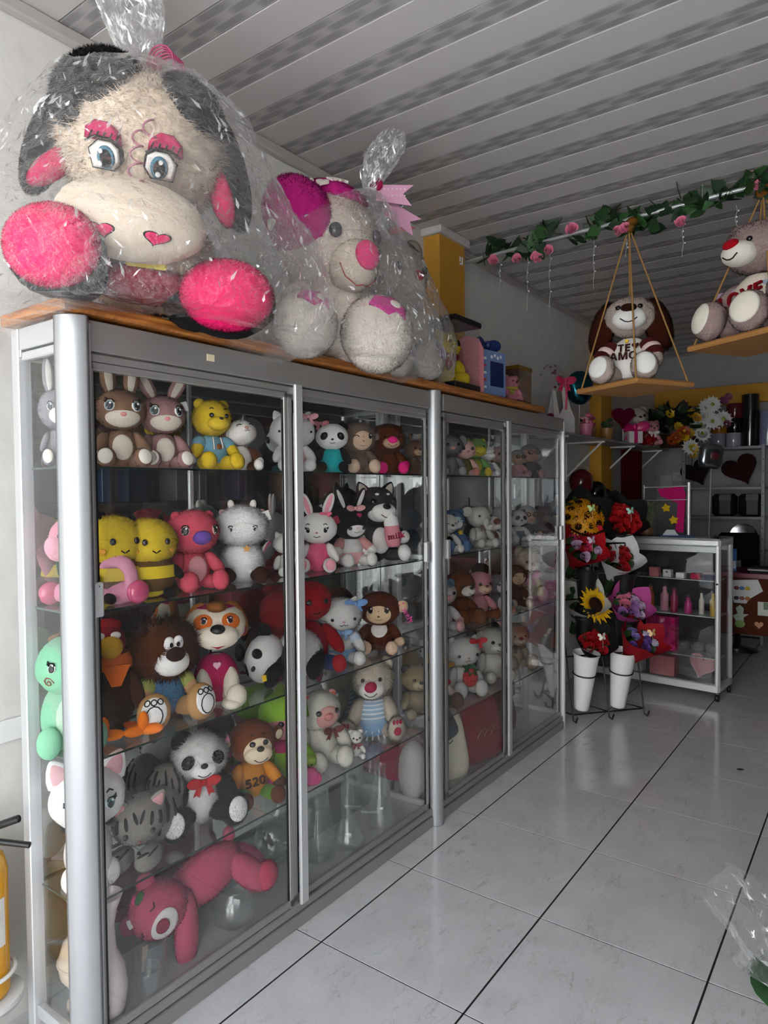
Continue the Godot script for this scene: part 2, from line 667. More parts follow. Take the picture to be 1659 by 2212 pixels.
func build_shell() -> void:
	var cream := plaster("e6e3dd")
	var ochre := plaster("d49a35")
	var grey := plaster("a3a2a1")
	struct_part("wall_left", bar(Vector3(0.16, 3.4, 9.7), 0.0), cream, Vector3(-0.63, 1.6, -2.05))
	struct_part("wall_right", bar(Vector3(0.16, 3.4, 9.7), 0.0), grey, Vector3(2.83, 1.6, -2.05))
	struct_part("wall_back", bar(Vector3(3.5, 3.4, 0.16), 0.0), grey, Vector3(1.1, 1.6, -6.78))
	# the shop front: a wide opening under a lintel
	struct_part("wall_front", bar(Vector3(3.7, 0.3, 0.2), 0.0), cream, Vector3(1.1, 3.2, 2.7))
	struct_part("pavement", bar(Vector3(24, 0.1, 10), 0.0), mat("a3a4a5", "matt"), Vector3(1.1, -0.07, 7.81), "concrete street outside the open shop front")
	var house := thing("house", "pale rendered house standing across the street in full sun", "building", Vector3(1.1, -0.02, 12.0))
	part(house, "facade", bar(Vector3(22, 7, 0.4), 0.02), mat("d4d5d6", "matt"), Vector3(0, 3.5, 0))
	for k in 6:
		part(house, "window", bar(Vector3(1.3, 1.4, 0.06), 0.02), mat("3a4048", "gloss"), Vector3(-8.5 + k * 3.4, 4.9, -0.22))
		if k % 2 == 0: part(house, "shutter_door", bar(Vector3(2.2, 2.5, 0.06), 0.02), mat("8a8f94", "satin"), Vector3(-8.5 + k * 3.4, 1.25, -0.22))
	part(house, "ledge", bar(Vector3(22, 0.15, 0.7), 0.02), mat("c9c3b6", "matt"), Vector3(0, 3.4, -0.25))
	# plastic cornice where the ceiling meets the wall, and the ochre pillar with its own cap
	var edge := mat("b9b3ae", "satin")
	struct_part("trim_1", bar(Vector3(0.035, 0.045, 3.99), 0.006), edge, Vector3(-0.532, 3.177, 0.6))
	struct_part("trim_2", bar(Vector3(0.035, 0.045, 4.8), 0.006), edge, Vector3(-0.532, 3.177, -4.27))
	struct_part("pillar", bar(Vector3(0.11, 3.2, 0.3), 0.004), ochre, Vector3(-0.495, 1.6, -1.735))
	struct_part("trim_3", bar(Vector3(0.14, 0.045, 0.35), 0.006), mat("cfcac6", "satin"), Vector3(-0.485, 3.177, -1.735))
	var hook := thing("wall_hook", "small white cable clip high on the ochre pillar", "hook", Vector3(-0.437, 3.06, -1.83), 90)
	part(hook, "clip", bar(Vector3(0.012, 0.05, 0.006), 0.002), mat("f0efec", "satin"), Vector3(0.012, 0, 0.003))
	part(hook, "clip", bar(Vector3(0.012, 0.03, 0.006), 0.002), mat("f0efec", "satin"), Vector3(-0.012, 0.008, 0.003))
	part(hook, "clip", bar(Vector3(0.036, 0.01, 0.006), 0.002), mat("f0efec", "satin"), Vector3(0, -0.02, 0.003))
	# the back: an ochre beam across the wall, ochre post, unlit lamp
	struct_part("beam", bar(Vector3(3.3, 0.2, 0.1), 0.004), ochre, Vector3(1.1, 2.7, -6.65))
	struct_part("pillar_back", bar(Vector3(0.11, 3.2, 0.3), 0.004), ochre, Vector3(-0.495, 1.6, -4.55))
	var lamp := thing("tube_lamp", "long unlit white tube lamp under the dark ceiling at the back", "lamp", Vector3(1.15, 3.15, -6.2))
	part(lamp, "lamp_body", bar(Vector3(1.1, 0.05, 0.09), 0.01), mat("d8d8d8", "satin"))
	part(lamp, "lamp_tube", lathe([Vector2(0, -0.5), Vector2(0.014, -0.5), Vector2(0.014, 0.5), Vector2(0, 0.5)], 10), mat("e8e8e8", "satin"), Vector3(0, -0.04, 0), Vector3(0, 0, 90))

# ---------------------------------------------------------------- glazed display cabinets
const SHELVES := [1.742, 1.328, 0.902, 0.487]

func stile(parent: Node, called: String, y0: float, y1: float, z0: float, z1: float, x0: float, x1: float, m: Material, bev := 0.003) -> MeshInstance3D:
	return part(parent, called, bar(Vector3(absf(x1 - x0), absf(y1 - y0), absf(z1 - z0)), bev), m, Vector3((x0 + x1) / 2, (y0 + y1) / 2, (z0 + z1) / 2) - parent.position)

# z0 is the end nearest the shop front, z1 the far end; m0 and m1 bound the middle mullion
func cabinet(label: String, z0: float, z1: float, mull: float, end_mirror: bool) -> Node3D:
	var t := thing("display_cabinet", label, "cabinet", Vector3(-0.27, 0, (z0 + z1) / 2), 0)
	var alu := mat("a09d9a", "alu")
	var lite := mat("cfd0d1", "alu")
	var dark := mat("17181a", "satin")
	var pane := mat("eef4f2", "glass")
	# plinth with two drawn lines, header, back and ends
	stile(t, "plinth", 0.0, 0.052, z0 - 0.02, z1, -0.415, -0.122, alu)
	stile(t, "plinth_rail", 0.055, 0.088, z0 - 0.02, z1, -0.415, -0.128, alu)
	stile(t, "base_board", 0.088, 0.1, z0 - 0.03, z1 + 0.02, -0.41, -0.15, mat("a8aaa9", "satin"))
	stile(t, "header", 2.062, 2.148, z0 - 0.045, z1, -0.165, -0.122, alu)
	stile(t, "header_back", 2.062, 2.148, z0 - 0.005, z1, -0.415, -0.375, alu)
	stile(t, "roof_board", 2.135, 2.147, z0 - 0.03, z1 + 0.02, -0.375, -0.165, mat("1f2a44", "matt"))
	stile(t, "header_rail", 2.03, 2.058, z0 - 0.065, z1 + 0.03, -0.15, -0.131, alu)
	for z in [z0 - 0.02, z1 + 0.02]:
		stile(t, "back_post", 0.0, 2.148, z - 0.02, z + 0.02, -0.418, -0.38, lite)
		stile(t, "end_header", 2.085, 2.148, z - 0.015, z + 0.015, -0.38, -0.165, lite)
		stile(t, "end_rail", 2.055, 2.08, z - 0.01, z + 0.01, -0.38, -0.165, lite)
		stile(t, "end_sill", 0.088, 0.125, z - 0.012, z + 0.012, -0.38, -0.165, lite)
		stile(t, "end_glass", 0.12, 2.06, z - 0.002, z + 0.002, -0.382, -0.16, pane, 0.0)
	# the mirror behind, in sheets held by thin bright strips
	var n := 3
	var step := (z0 - z1 - 0.08) / n
	var silver := StandardMaterial3D.new()
	silver.resource_name = "mirror"
	silver.metallic = 1.0
	silver.roughness = 0.015
	silver.albedo_color = Color(0.78, 0.8, 0.79)
	for k in n:
		var a := z0 - 0.04 - step * k
		stile(t, "mirror_sheet", 0.1, 2.06, a - 0.004, a - step + 0.004, -0.409, -0.404, silver, 0.001)
	for k in range(1, n):
		var a := z0 - 0.04 - step * k
		stile(t, "back_strip", 0.1, 2.06, a + 0.008, a - 0.008, -0.404, -0.398, lite, 0.001)
	# glass shelves with green cut edges, on little pegs
	for y in SHELVES:
		var s := stile(t, "glass_shelf", y - 0.006, y, z0 - 0.035, z1 + 0.035, -0.398, -0.152, pane, 0.0)
		for x in [-0.151, -0.399]:
			part(s, "cut_edge", bar(Vector3(0.002, 0.006, z0 - z1 - 0.07), 0.0), mat("10231f", "gloss"), Vector3(x + 0.275, 0, 0))
		for z in [z0 - 0.034, z1 + 0.034]:
			part(s, "cut_edge", bar(Vector3(0.246, 0.006, 0.002), 0.0), mat("2f4a44", "gloss"), Vector3(0, 0, z - (z0 + z1) / 2))
	# sliding doors
	for d in [[z0 - 0.062, mull + 0.025, -0.139], [mull + 0.02, z1 + 0.012, -0.147]]:
		var a: float = d[0]
		var b: float = d[1]
		var x: float = d[2]
		var door := part(t, "door", bar(Vector3(0.004, 1.95, a - b), 0.0), pane, Vector3(x, 1.06, (a + b) / 2) - t.position)
		var w := a - b
		for s in [[w / 2 - 0.013, 0.026, alu], [-w / 2 + 0.011, 0.022, alu]]:
			part(door, "door_stile", bar(Vector3(0.016, 1.95, s[1]), 0.003), s[2], Vector3(0, 0, s[0]))
		part(door, "door_rail", bar(Vector3(0.016, 0.026, w), 0.003), alu, Vector3(0, 0.965, 0))
		part(door, "door_rail", bar(Vector3(0.016, 0.03, w), 0.003), alu, Vector3(0, -0.955, 0))
		part(door, "door_seal", bar(Vector3(0.006, 1.89, 0.006), 0.0), dark, Vector3(0.002, 0, w / 2 - 0.029))
		part(door, "door_seal", bar(Vector3(0.006, 1.89, 0.006), 0.0), dark, Vector3(0.002, 0, -w / 2 + 0.025))
		var pull := part(door, "door_pull", bar(Vector3(0.02, 0.098, 0.03), 0.004), lite, Vector3(0.016, 0.305, (w / 2 - 0.018) if d[2] > -0.14 else (-w / 2 + 0.018)))
		part(pull, "screw", furball("v"), mat("55585a", "foil"), Vector3(0.008, 0.038, 0), Vector3.ZERO, Vector3.ONE * 0.003)
	stile(t, "mullion", 0.082, 2.068, mull, mull - 0.042, -0.131, -0.116, lite, 0.004)
	return t

# the rounded corner posts in bright aluminium: a quarter round seen from the shop front
func round_post(parent: Node, z: float, r: float, x: float) -> void:
	var prof := PackedVector2Array([Vector2(0, 0)])
	for k in 11:
		var a := PI / 2 * k / 10.0
		prof.append(Vector2(cos(a) * r, sin(a) * r))
	var rows := []
	for yy in [0.0, 0.003, 2.151, 2.154]:
		var row := PackedVector3Array()
		var s := 0.93 if yy == 0.0 or yy == 2.154 else 1.0
		for p in prof: row.append(Vector3(p.x * s, yy, p.y * s))
		rows.append(row)
	var cap0 := PackedVector3Array()
	var cap1 := PackedVector3Array()
	for p in prof:
		cap0.append(Vector3(r * 0.4, 0, r * 0.4))
		cap1.append(Vector3(r * 0.4, 2.154, r * 0.4))
	rows.push_front(cap0)
	rows.append(cap1)
	part(parent, "corner_post", grid(rows), mat("aeb0b2", "alu"), Vector3(x, 0, z) - parent.position)

func build_cabinets() -> void:
	var a := cabinet("tall aluminium and glass cabinet under the giant toys, beside the yellow extinguisher", 0.865, -0.975, -0.022, false)
	round_post(a, 0.805, 0.065, -0.17)
	stile(a, "post_back", 0.0, 2.14, 0.805, 0.79, -0.17, -0.118, mat("cfcfcf", "alu"))
	var b := cabinet("tall aluminium and glass cabinet beside the flower rack, under the boxed rose bears", -1.05, -2.69, -1.815, true)
	var half := []
	for yy in [0.0, 0.004, 2.15, 2.154]:
		var row := PackedVector3Array()
		for k in 16:
			var t := TAU * k / 16
			row.append(Vector3(cos(t) * 0.033, yy, sin(t) * 0.038))
		half.append(row)
	for yy in [0.0, 2.154]:
		var cap := PackedVector3Array()
		for k in 16: cap.append(Vector3(0, yy, 0))
		if yy == 0.0: half.push_front(cap)
		else: half.append(cap)
	part(b, "corner_post", grid(half), mat("aeb0b2", "alu"), Vector3(-0.127, 0, -1.014) - b.position)
	stile(b, "end_post", 0.0, 2.13, -2.68, -2.7, -0.16, -0.118, mat("e2e2e2", "alu"))
	# one long varnished board across both
	var wood := StandardMaterial3D.new()
	wood.resource_name = "varnished_wood"
	wood.albedo_texture = wood_grain()
	wood.roughness = 0.35
	wood.clearcoat_enabled = true
	wood.clearcoat = 0.3
	wood.uv1_triplanar = true
	wood.uv1_world_triplanar = true
	wood.uv1_scale = Vector3(1.0, 1.0, 1.0)
	var board := part(self, "top_board", bar(Vector3(0.352, 0.036, 3.2), 0.006), wood, Vector3(-0.276, 2.176, -0.72))
	tag(board, "long varnished wooden board lying across the tops of both cabinets", "board")
	var bag_tag := part(self, "price_sticker", bar(Vector3(0.002, 0.022, 0.03), 0.0), mat("e9d9b8", "paper"), Vector3(-0.121, 2.105, 0.37))
	tag(bag_tag, "small cream sticker on the cabinet header under the pink-pawed toy", "sticker")

func wood_grain() -> ImageTexture:
	var n := FastNoiseLite.new()
	n.frequency = 0.012
	n.fractal_octaves = 4
	var im := Image.create(512, 512, false, Image.FORMAT_RGB8)
	for y in 512:
		for x in 512:
			var g := n.get_noise_2d(x * 0.5, y * 9.0)
			var f := n.get_noise_2d(x * 3.0 + 90.0, y * 30.0)
			var k := clampf(0.5 + g * 0.9 + f * 0.35, 0.0, 1.0)
			im.set_pixel(x, y, Color(0.5, 0.28, 0.11).lerp(Color(0.8, 0.52, 0.24), k))
	return ImageTexture.create_from_image(im)

# ---------------------------------------------------------------- soft toys
# A sitting soft toy one unit high, facing +z, scaled to height h. The dictionary gives what differs:
# c fur colour, k pile, b body colour, belly, hr head radii, hy head height, tilt, br body radii, ears, ec, ei, mz muzzle, nose, eye, mouth, arm, leg, pad, shirt, ...
func plush(called: String, label: String, at: Vector3, h: float, yaw: float, s: Dictionary, category := "plush toy", group := "") -> Node3D:
	var t := thing(called, label, category, at, yaw, group)
	t.scale = Vector3(s.get("fat", 1.1), 1, s.get("fat", 1.1)) * h
	var c: String = s.get("c", "d8cfc2")
	var k: String = s.get("k", "p")
	var bc: String = s.get("b", c)
	var br: Vector3 = s.get("br", Vector3(0.2, 0.25, 0.17))
	var bp := Vector3(0, br.y - 0.01, 0)
	var body := part(t, "body", ball(s.get("bk", k), br), mat(bc, "fur"), bp)
	if s.has("belly"): patch(body, "belly", mat(s.belly, "fur"), br, 0, s.get("belat", 5), ell(0.62, 0.75, 18), 0.05)
	if s.has("shirt"):
		var sh: Array = s.shirt # colour, lat0, lat1, flare
		band(body, sh[4] if sh.size() > 4 else "shirt", mat(sh[0], "cloth"), br, sh[1], sh[2], 0.09 if k != "f" else 0.16, Vector3.ZERO, sh[3] if sh.size() > 3 else 0.0)
	if s.has("skirt"):
		var sk: Array = s.skirt
		band(body, "skirt", mat(sk[0], sk[1] if sk.size() > 1 else "cloth"), br, -52, -5, 0.1, Vector3.ZERO, 0.34)
	# head
	var hr: Vector3 = s.get("hr", Vector3(0.27, 0.25, 0.24))
	var hp := Vector3(s.get("hx", 0.0), s.get("hy", 0.97 - hr.y), s.get("hz", 0.03))
	var head := part(t, "head", ball(k, hr), mat(c, "fur"), hp, s.get("tilt", Vector3.ZERO))
	if s.has("mask"): # colour, outline radii, lat
		var mk: Array = s.mask
		patch(head, "face", mat(mk[0], "fur"), hr, 0, mk[3] if mk.size() > 3 else -8.0, ell(mk[1], mk[2], 22), 0.025 if k == "v" else 0.05)
	ears(head, s, hr, c, k)
	var mr: Vector3 = s.get("mzr", Vector3(0.14, 0.1, 0.09)) * s.get("mzs", 1.0)
	var mp := dir(0, s.get("mzlat", -22)) * hr * 0.93
	if s.has("mz"): blob(head, "muzzle", s.mz, mp, mr, s.get("mzk", "v"))
	else:
		mp = Vector3.ZERO
		mr = hr
	if s.has("nose"):
		var nr: float = s.get("nr", 0.032)
		button(head, "nose", mat(s.nose, s.get("nk", "satin")), mr, 0, s.get("nlat", 38.0 if s.has("mz") else -14.0), Vector3(nr * 1.25, nr, nr * 0.7), mp, 1.02)
	match s.get("mouth", "smile"):
		"smile": seam(head, "mouth", s.get("mc", "2a1d1b"), mr, [[-30, -14], [-14, -32], [0, -36], [14, -32], [30, -14]] if s.has("mz") else [[-11, -28], [0, -33], [11, -28]], 0.006, mp)
		"w": seam(head, "mouth", s.get("mc", "2a1d1b"), mr, [[-12, -24], [-6, -29], [0, -22], [6, -29], [12, -24]], 0.006, mp)
		"open": patch(head, "mouth", mat(s.get("mc", "7a2030"), "cloth"), mr, 0, -40.0 if s.has("mz") else -34.0, PackedVector2Array([Vector2(-0.34, 0.1), Vector2(0, -0.26), Vector2(0.34, 0.1), Vector2(0, 0.04)]) if s.has("mz") else ell(0.1, 0.09), 0.03, mp)
	eyes(head, s, hr)
	if s.has("cheek"):
		for q in [-1, 1]: patch(head, "cheek", mat(s.cheek, "cloth"), hr, q * 42, -20, ell(0.13, 0.1), 0.03)
	# limbs
	var ac: String = s.get("arm", c)
	var hand: String = s.get("hand", ac)
	var ar: float = s.get("ar", 0.075)
	var lift: float = s.get("lift", 0.0)
	var lk: String = s.get("lk", k)
	var sx := br.x * 0.85
	if s.get("arms", true):
		for q in [-1, 1]:
			var a := Vector3(q * sx, br.y * 1.62, 0.04)
			var b := Vector3(q * (sx + 0.1), br.y * 0.85 + lift, 0.15)
			limb(t, "arm", ac, a, b, ar, lk)
			if hand != ac: blob(t, "hand", hand, b + (b - a).normalized() * ar * 0.4, Vector3.ONE * ar * 1.02, lk)
			if s.has("sleeve"): limb(t, "sleeve", s.sleeve, a, a.lerp(b, 0.45), ar * 1.15, "v")
	if s.get("legs", true):
		var lc: String = s.get("leg", c)
		var foot: String = s.get("foot", lc)
		var lr: float = s.get("lr", 0.085)
		var fr: float = s.get("fr", 0.1)
		for q in [-1, 1]:
			var a := Vector3(q * br.x * 0.6, lr, 0.06)
			var b := Vector3(q * s.get("spread", 0.19), fr, s.get("reach", 0.3))
			limb(t, "leg", lc, a, b, lr, lk)
			var fo := part(t, "foot", ball(s.get("fk", lk), Vector3(fr * 0.9, fr * 1.08, fr * 0.72)), mat(foot, "fur"), b + Vector3(0, 0.015, 0.03), Vector3(-8, q * 16, 0))
			if s.has("pad"): patch(fo, "pad", mat(s.pad, s.get("padk", "fur")), Vector3(fr * 0.9, fr * 1.08, fr * 0.72), 0, 5, ell(1.05, 1.1, 18), 0.05 if lk == "v" else 0.1)
			if s.has("paw"):
				patch(fo, "paw_print", mat(s.paw, "cloth"), Vector3(fr * 0.9, fr * 1.08, fr * 0.72), 0, -8, ell(0.42, 0.34), 0.14)
				for e in [-1, 0, 1]: patch(fo, "paw_print", mat(s.paw, "cloth"), Vector3(fr * 0.9, fr * 1.08, fr * 0.72), e * 24, 34, ell(0.15, 0.19), 0.14)
	if s.has("bow"): bow(t, s.bow, Vector3(0, br.y * 1.95, br.z * 0.95 + 0.03), s.get("bs", 0.1))
	if s.get("fit", true): fit(t, -0.397, -0.147, s.get("z1", 0.835))
	if s.has("tag"): part(head, "swing_tag", bar(Vector3(0.1, 0.13, 0.006), 0.001), mat(s.tag, "paper"), Vector3(hr.x * 0.95, hr.y * 0.5, 0.02), Vector3(0, 20, 18))
	return t

# press a shelf toy in between the mirror and the sliding glass, as it sits there
func reach_of(n: Node, xf: Transform3D, box: Array) -> void:
	for o in n.get_children():
		var x: Transform3D = xf * o.transform
		if o is MeshInstance3D:
			var a: AABB = o.mesh.get_aabb()
			var c := x * a.get_center()
			var h := a.size / 2
			for ax in [0, 2]:
				var e := Vector3(x.basis.x[ax] * h.x, x.basis.y[ax] * h.y, x.basis.z[ax] * h.z).length()
				box[ax] = minf(box[ax], c[ax] - e)
				box[ax + 1] = maxf(box[ax + 1], c[ax] + e)
		reach_of(o, x, box)

func fit(t: Node3D, x0: float, x1: float, z1: float) -> void:
	var b := [9.0, -9.0, 9.0, -9.0]
	reach_of(t, t.transform, b)
	var w: float = b[1] - b[0]
	var f := minf(1.0, (x1 - x0) / w)
	t.basis = Basis.from_scale(Vector3(f, 1, 1)) * t.basis
	var lo: float = t.position.x - (t.position.x - b[0]) * f
	var hi: float = t.position.x + (b[1] - t.position.x) * f
	t.position.x += maxf(0.0, x0 - lo) - maxf(0.0, hi - x1)
	t.position.z -= maxf(0.0, b[3] - z1)

func bow(t: Node, hex: String, at: Vector3, r: float, kind := "cloth") -> void:
	for q in [-1, 1]:
		part(t, "bow_loop", furball("v"), mat(hex, kind), at + Vector3(q * r * 0.6, 0, 0), Vector3(0, q * -18, q * 14), Vector3(r * 0.6, r * 0.38, r * 0.2))
		part(t, "bow_tail", prism(PackedVector2Array([Vector2(-0.16, 0), Vector2(0.16, 0), Vector2(0.28, -1.1), Vector2(0, -0.95), Vector2(-0.22, -1.15)]), 0.05), mat(hex, kind), at + Vector3(q * r * 0.22, -r * 0.1, -0.004), Vector3(8, 0, q * 18), Vector3.ONE * r * 0.9)
	part(t, "bow_knot", furball("v"), mat(hex, kind), at + Vector3(0, 0, r * 0.08), Vector3.ZERO, Vector3(r * 0.2, r * 0.24, r * 0.2))

func ears(head: Node, s: Dictionary, hr: Vector3, c: String, k: String) -> void:
	var es: float = s.get("es", 1.0)
	var ec: String = s.get("ec", c)
	var spread: float = s.get("ew", 42.0)
	for q in [-1, 1]:
		match s.get("ears", "bear"):
			"bear":
				var p := dir(q * 90, 90 - spread) * hr * 1.0
				var r := Vector3(0.095, 0.09, 0.05) * es
				var e := part(head, "ear", ball(k, r), mat(ec, "fur"), p, Vector3(0, 0, -q * spread))
				if s.has("ei"): patch(e, "inner_ear", mat(s.ei, "fur"), r, 0, 0, ell(0.7, 0.7), 0.06)
			"bunny":
				var r := Vector3(0.085, 0.24, 0.045) * es
				var lean: float = s.get("lean", 14.0)
				var p := dir(q * 90, 66) * hr * 0.95 + Vector3(-sin(deg_to_rad(-q * lean)), cos(deg_to_rad(lean)), 0) * r.y * 0.8
				var e := part(head, "ear", ball(k, r), mat(ec, "fur"), p, Vector3(0, 0, -q * lean))
				if s.has("ei"): patch(e, "inner_ear", mat(s.ei, "fur"), r, 0, 0, ell(0.55, 1.4, 18), 0.05)
			"cat":
				var p := dir(q * 90, 90 - spread) * hr * 0.9
				var e := part(head, "ear", cat_ear(), mat(ec, "fur"), p, Vector3(0, 0, -q * spread * 0.62), Vector3(0.11, 0.17, 0.05) * es)
				if s.has("ei"): part(e, "inner_ear", cat_ear(), mat(s.ei, "fur"), Vector3(0, 0.12, 0.35), Vector3.ZERO, Vector3(0.7, 0.72, 0.75))
			"dog":
				var r := Vector3(0.1, 0.2, 0.05) * es
				var p := dir(q * 90, s.get("elat", 38.0)) * hr * 1.02 + Vector3(q * 0.03, -r.y * 0.72, -0.02)
				blob(head, "ear", ec, p, r, s.get("ek", k), Vector3(0, q * 30, q * s.get("flop", 16.0)))
				if s.has("ei"): blob(head, "inner_ear", s.ei, p + Vector3(q * 0.004, -0.02, 0.022), r * Vector3(0.72, 0.8, 0.8), "v", Vector3(0, q * 30, q * s.get("flop", 16.0)))
			"side": # monkey ears
				var r := Vector3(0.09, 0.1, 0.045) * es
				var p := dir(q * 90, 6) * hr * 1.12
				var e := part(head, "ear", ball("v", r), mat(ec, "fur"), p, Vector3(0, q * 20, 0))
				if s.has("ei"): patch(e, "inner_ear", mat(s.ei, "fur"), r, 0, 0, ell(0.7, 0.7), 0.06)
			"wide": # elephant ears
				var r := Vector3(0.19, 0.2, 0.04) * es
				var e := part(head, "ear", ball(k, r), mat(ec, "fur"), dir(q * 90, 22) * hr * 1.25, Vector3(0, q * 25, 0))
				if s.has("ei"): patch(e, "inner_ear", mat(s.ei, "fur"), r, 0, 0, ell(0.75, 0.75), 0.06)
			"feeler": # antennae of a bee
				limb(head, "feeler", ec, dir(q * 90, 58) * hr, dir(q * 90, 58) * hr + Vector3(q * 0.03, 0.09, 0.02), 0.024, "v")

func cat_ear() -> ArrayMesh:
	if not base.has("cat_ear"): base["cat_ear"] = lathe([Vector2(0, -0.25), Vector2(0.8, -0.2), Vector2(1.0, 0), Vector2(0.86, 0.35), Vector2(0.55, 0.72), Vector2(0.25, 0.95), Vector2(0.1, 1.02), Vector2(0, 1.04)], 18)
	return base["cat_ear"]

func eyes(head: Node, s: Dictionary, hr: Vector3) -> void:
	var ex: float = s.get("ex", 24.0)
	var ey: float = s.get("ey", 4.0)
	var er: float = s.get("er", 0.034)
	var black := mat("0b0a0a", "gloss")
	for q in [-1, 1]:
		var kind: String = s.get("eye", "dot")
		if kind == "wink": kind = "closed" if q < 0 else "big"
		match kind:
			"dot":
				button(head, "eye", black, hr, q * ex, ey, Vector3(er, er, er * 0.7), Vector3.ZERO, 1.03 if s.get("k", "p") != "f" else 1.1)
			"big":
				var w: float = s.get("ew2", er * 4.2)
				var f := 0.05 if s.get("k", "p") == "p" else (0.12 if s.get("k", "p") == "f" else 0.03)
				if s.has("eyew"): patch(head, "eye_white", mat(s.eyew, "cloth"), hr, q * ex, ey, ell(w * 1.18, w * 1.5, 18), f)
				patch(head, "iris", mat(s.get("iris", "2a1a14"), "satin"), hr, q * ex, ey - 1, ell(w * 0.92, w * 1.22, 18), f + 0.012)
				patch(head, "pupil", mat("070606", "satin"), hr, q * (ex - 1), ey - 2, ell(w * 0.66, w * 0.92, 16), f + 0.022)
				patch(head, "eye_glint", mat("ffffff", "cloth"), hr, q * ex + 2.5, ey + 5, ell(w * 0.26, w * 0.3, 10), f + 0.032)
				patch(head, "eye_glint", mat("ffffff", "cloth"), hr, q * ex - 4, ey - 7, ell(w * 0.13, w * 0.13, 8), f + 0.032)
				seam(head, "lash", "161212", hr, [[q * ex - w * 58, ey + w * 40], [q * ex - w * 30, ey + w * 84], [q * ex + w * 30, ey + w * 84], [q * ex + w * 58, ey + w * 40]], 0.007, Vector3.ZERO, 1.02 + f)
				if s.get("lash", false):
					for e in 3: seam(head, "lash", "161212", hr, [[q * (ex + w * 40) , ey + w * (50 + 18 * e)], [q * (ex + w * 85), ey + w * (70 + 26 * e)]], 0.005, Vector3.ZERO, 1.03 + f)
			"closed":
				seam(head, "eye", "161212", hr, [[q * ex - 9, ey - 2], [q * ex - 4, ey + 3], [q * ex + 4, ey + 3], [q * ex + 9, ey - 2]], 0.008, Vector3.ZERO, 1.03 if s.get("k", "p") == "v" else 1.06)
			"panda":
				patch(head, "eye_patch", mat("131214", "fur"), hr, q * ex, ey, ell(0.22, 0.3, 18, q * 28.0), 0.06 if s.get("k", "p") != "f" else 0.13)
				button(head, "eye", mat("3a2a22", "gloss"), hr, q * (ex - 2), ey + 2, Vector3(er, er, er * 0.7), Vector3.ZERO, 1.07 if s.get("k", "p") != "f" else 1.14)
	if s.get("brow", false):
		for q in [-1, 1]: seam(head, "eyebrow", "1c1514", hr, [[q * ex - 6, ey + 20], [q * ex, ey + 24], [q * ex + 6, ey + 20]], 0.007, Vector3.ZERO, 1.05)

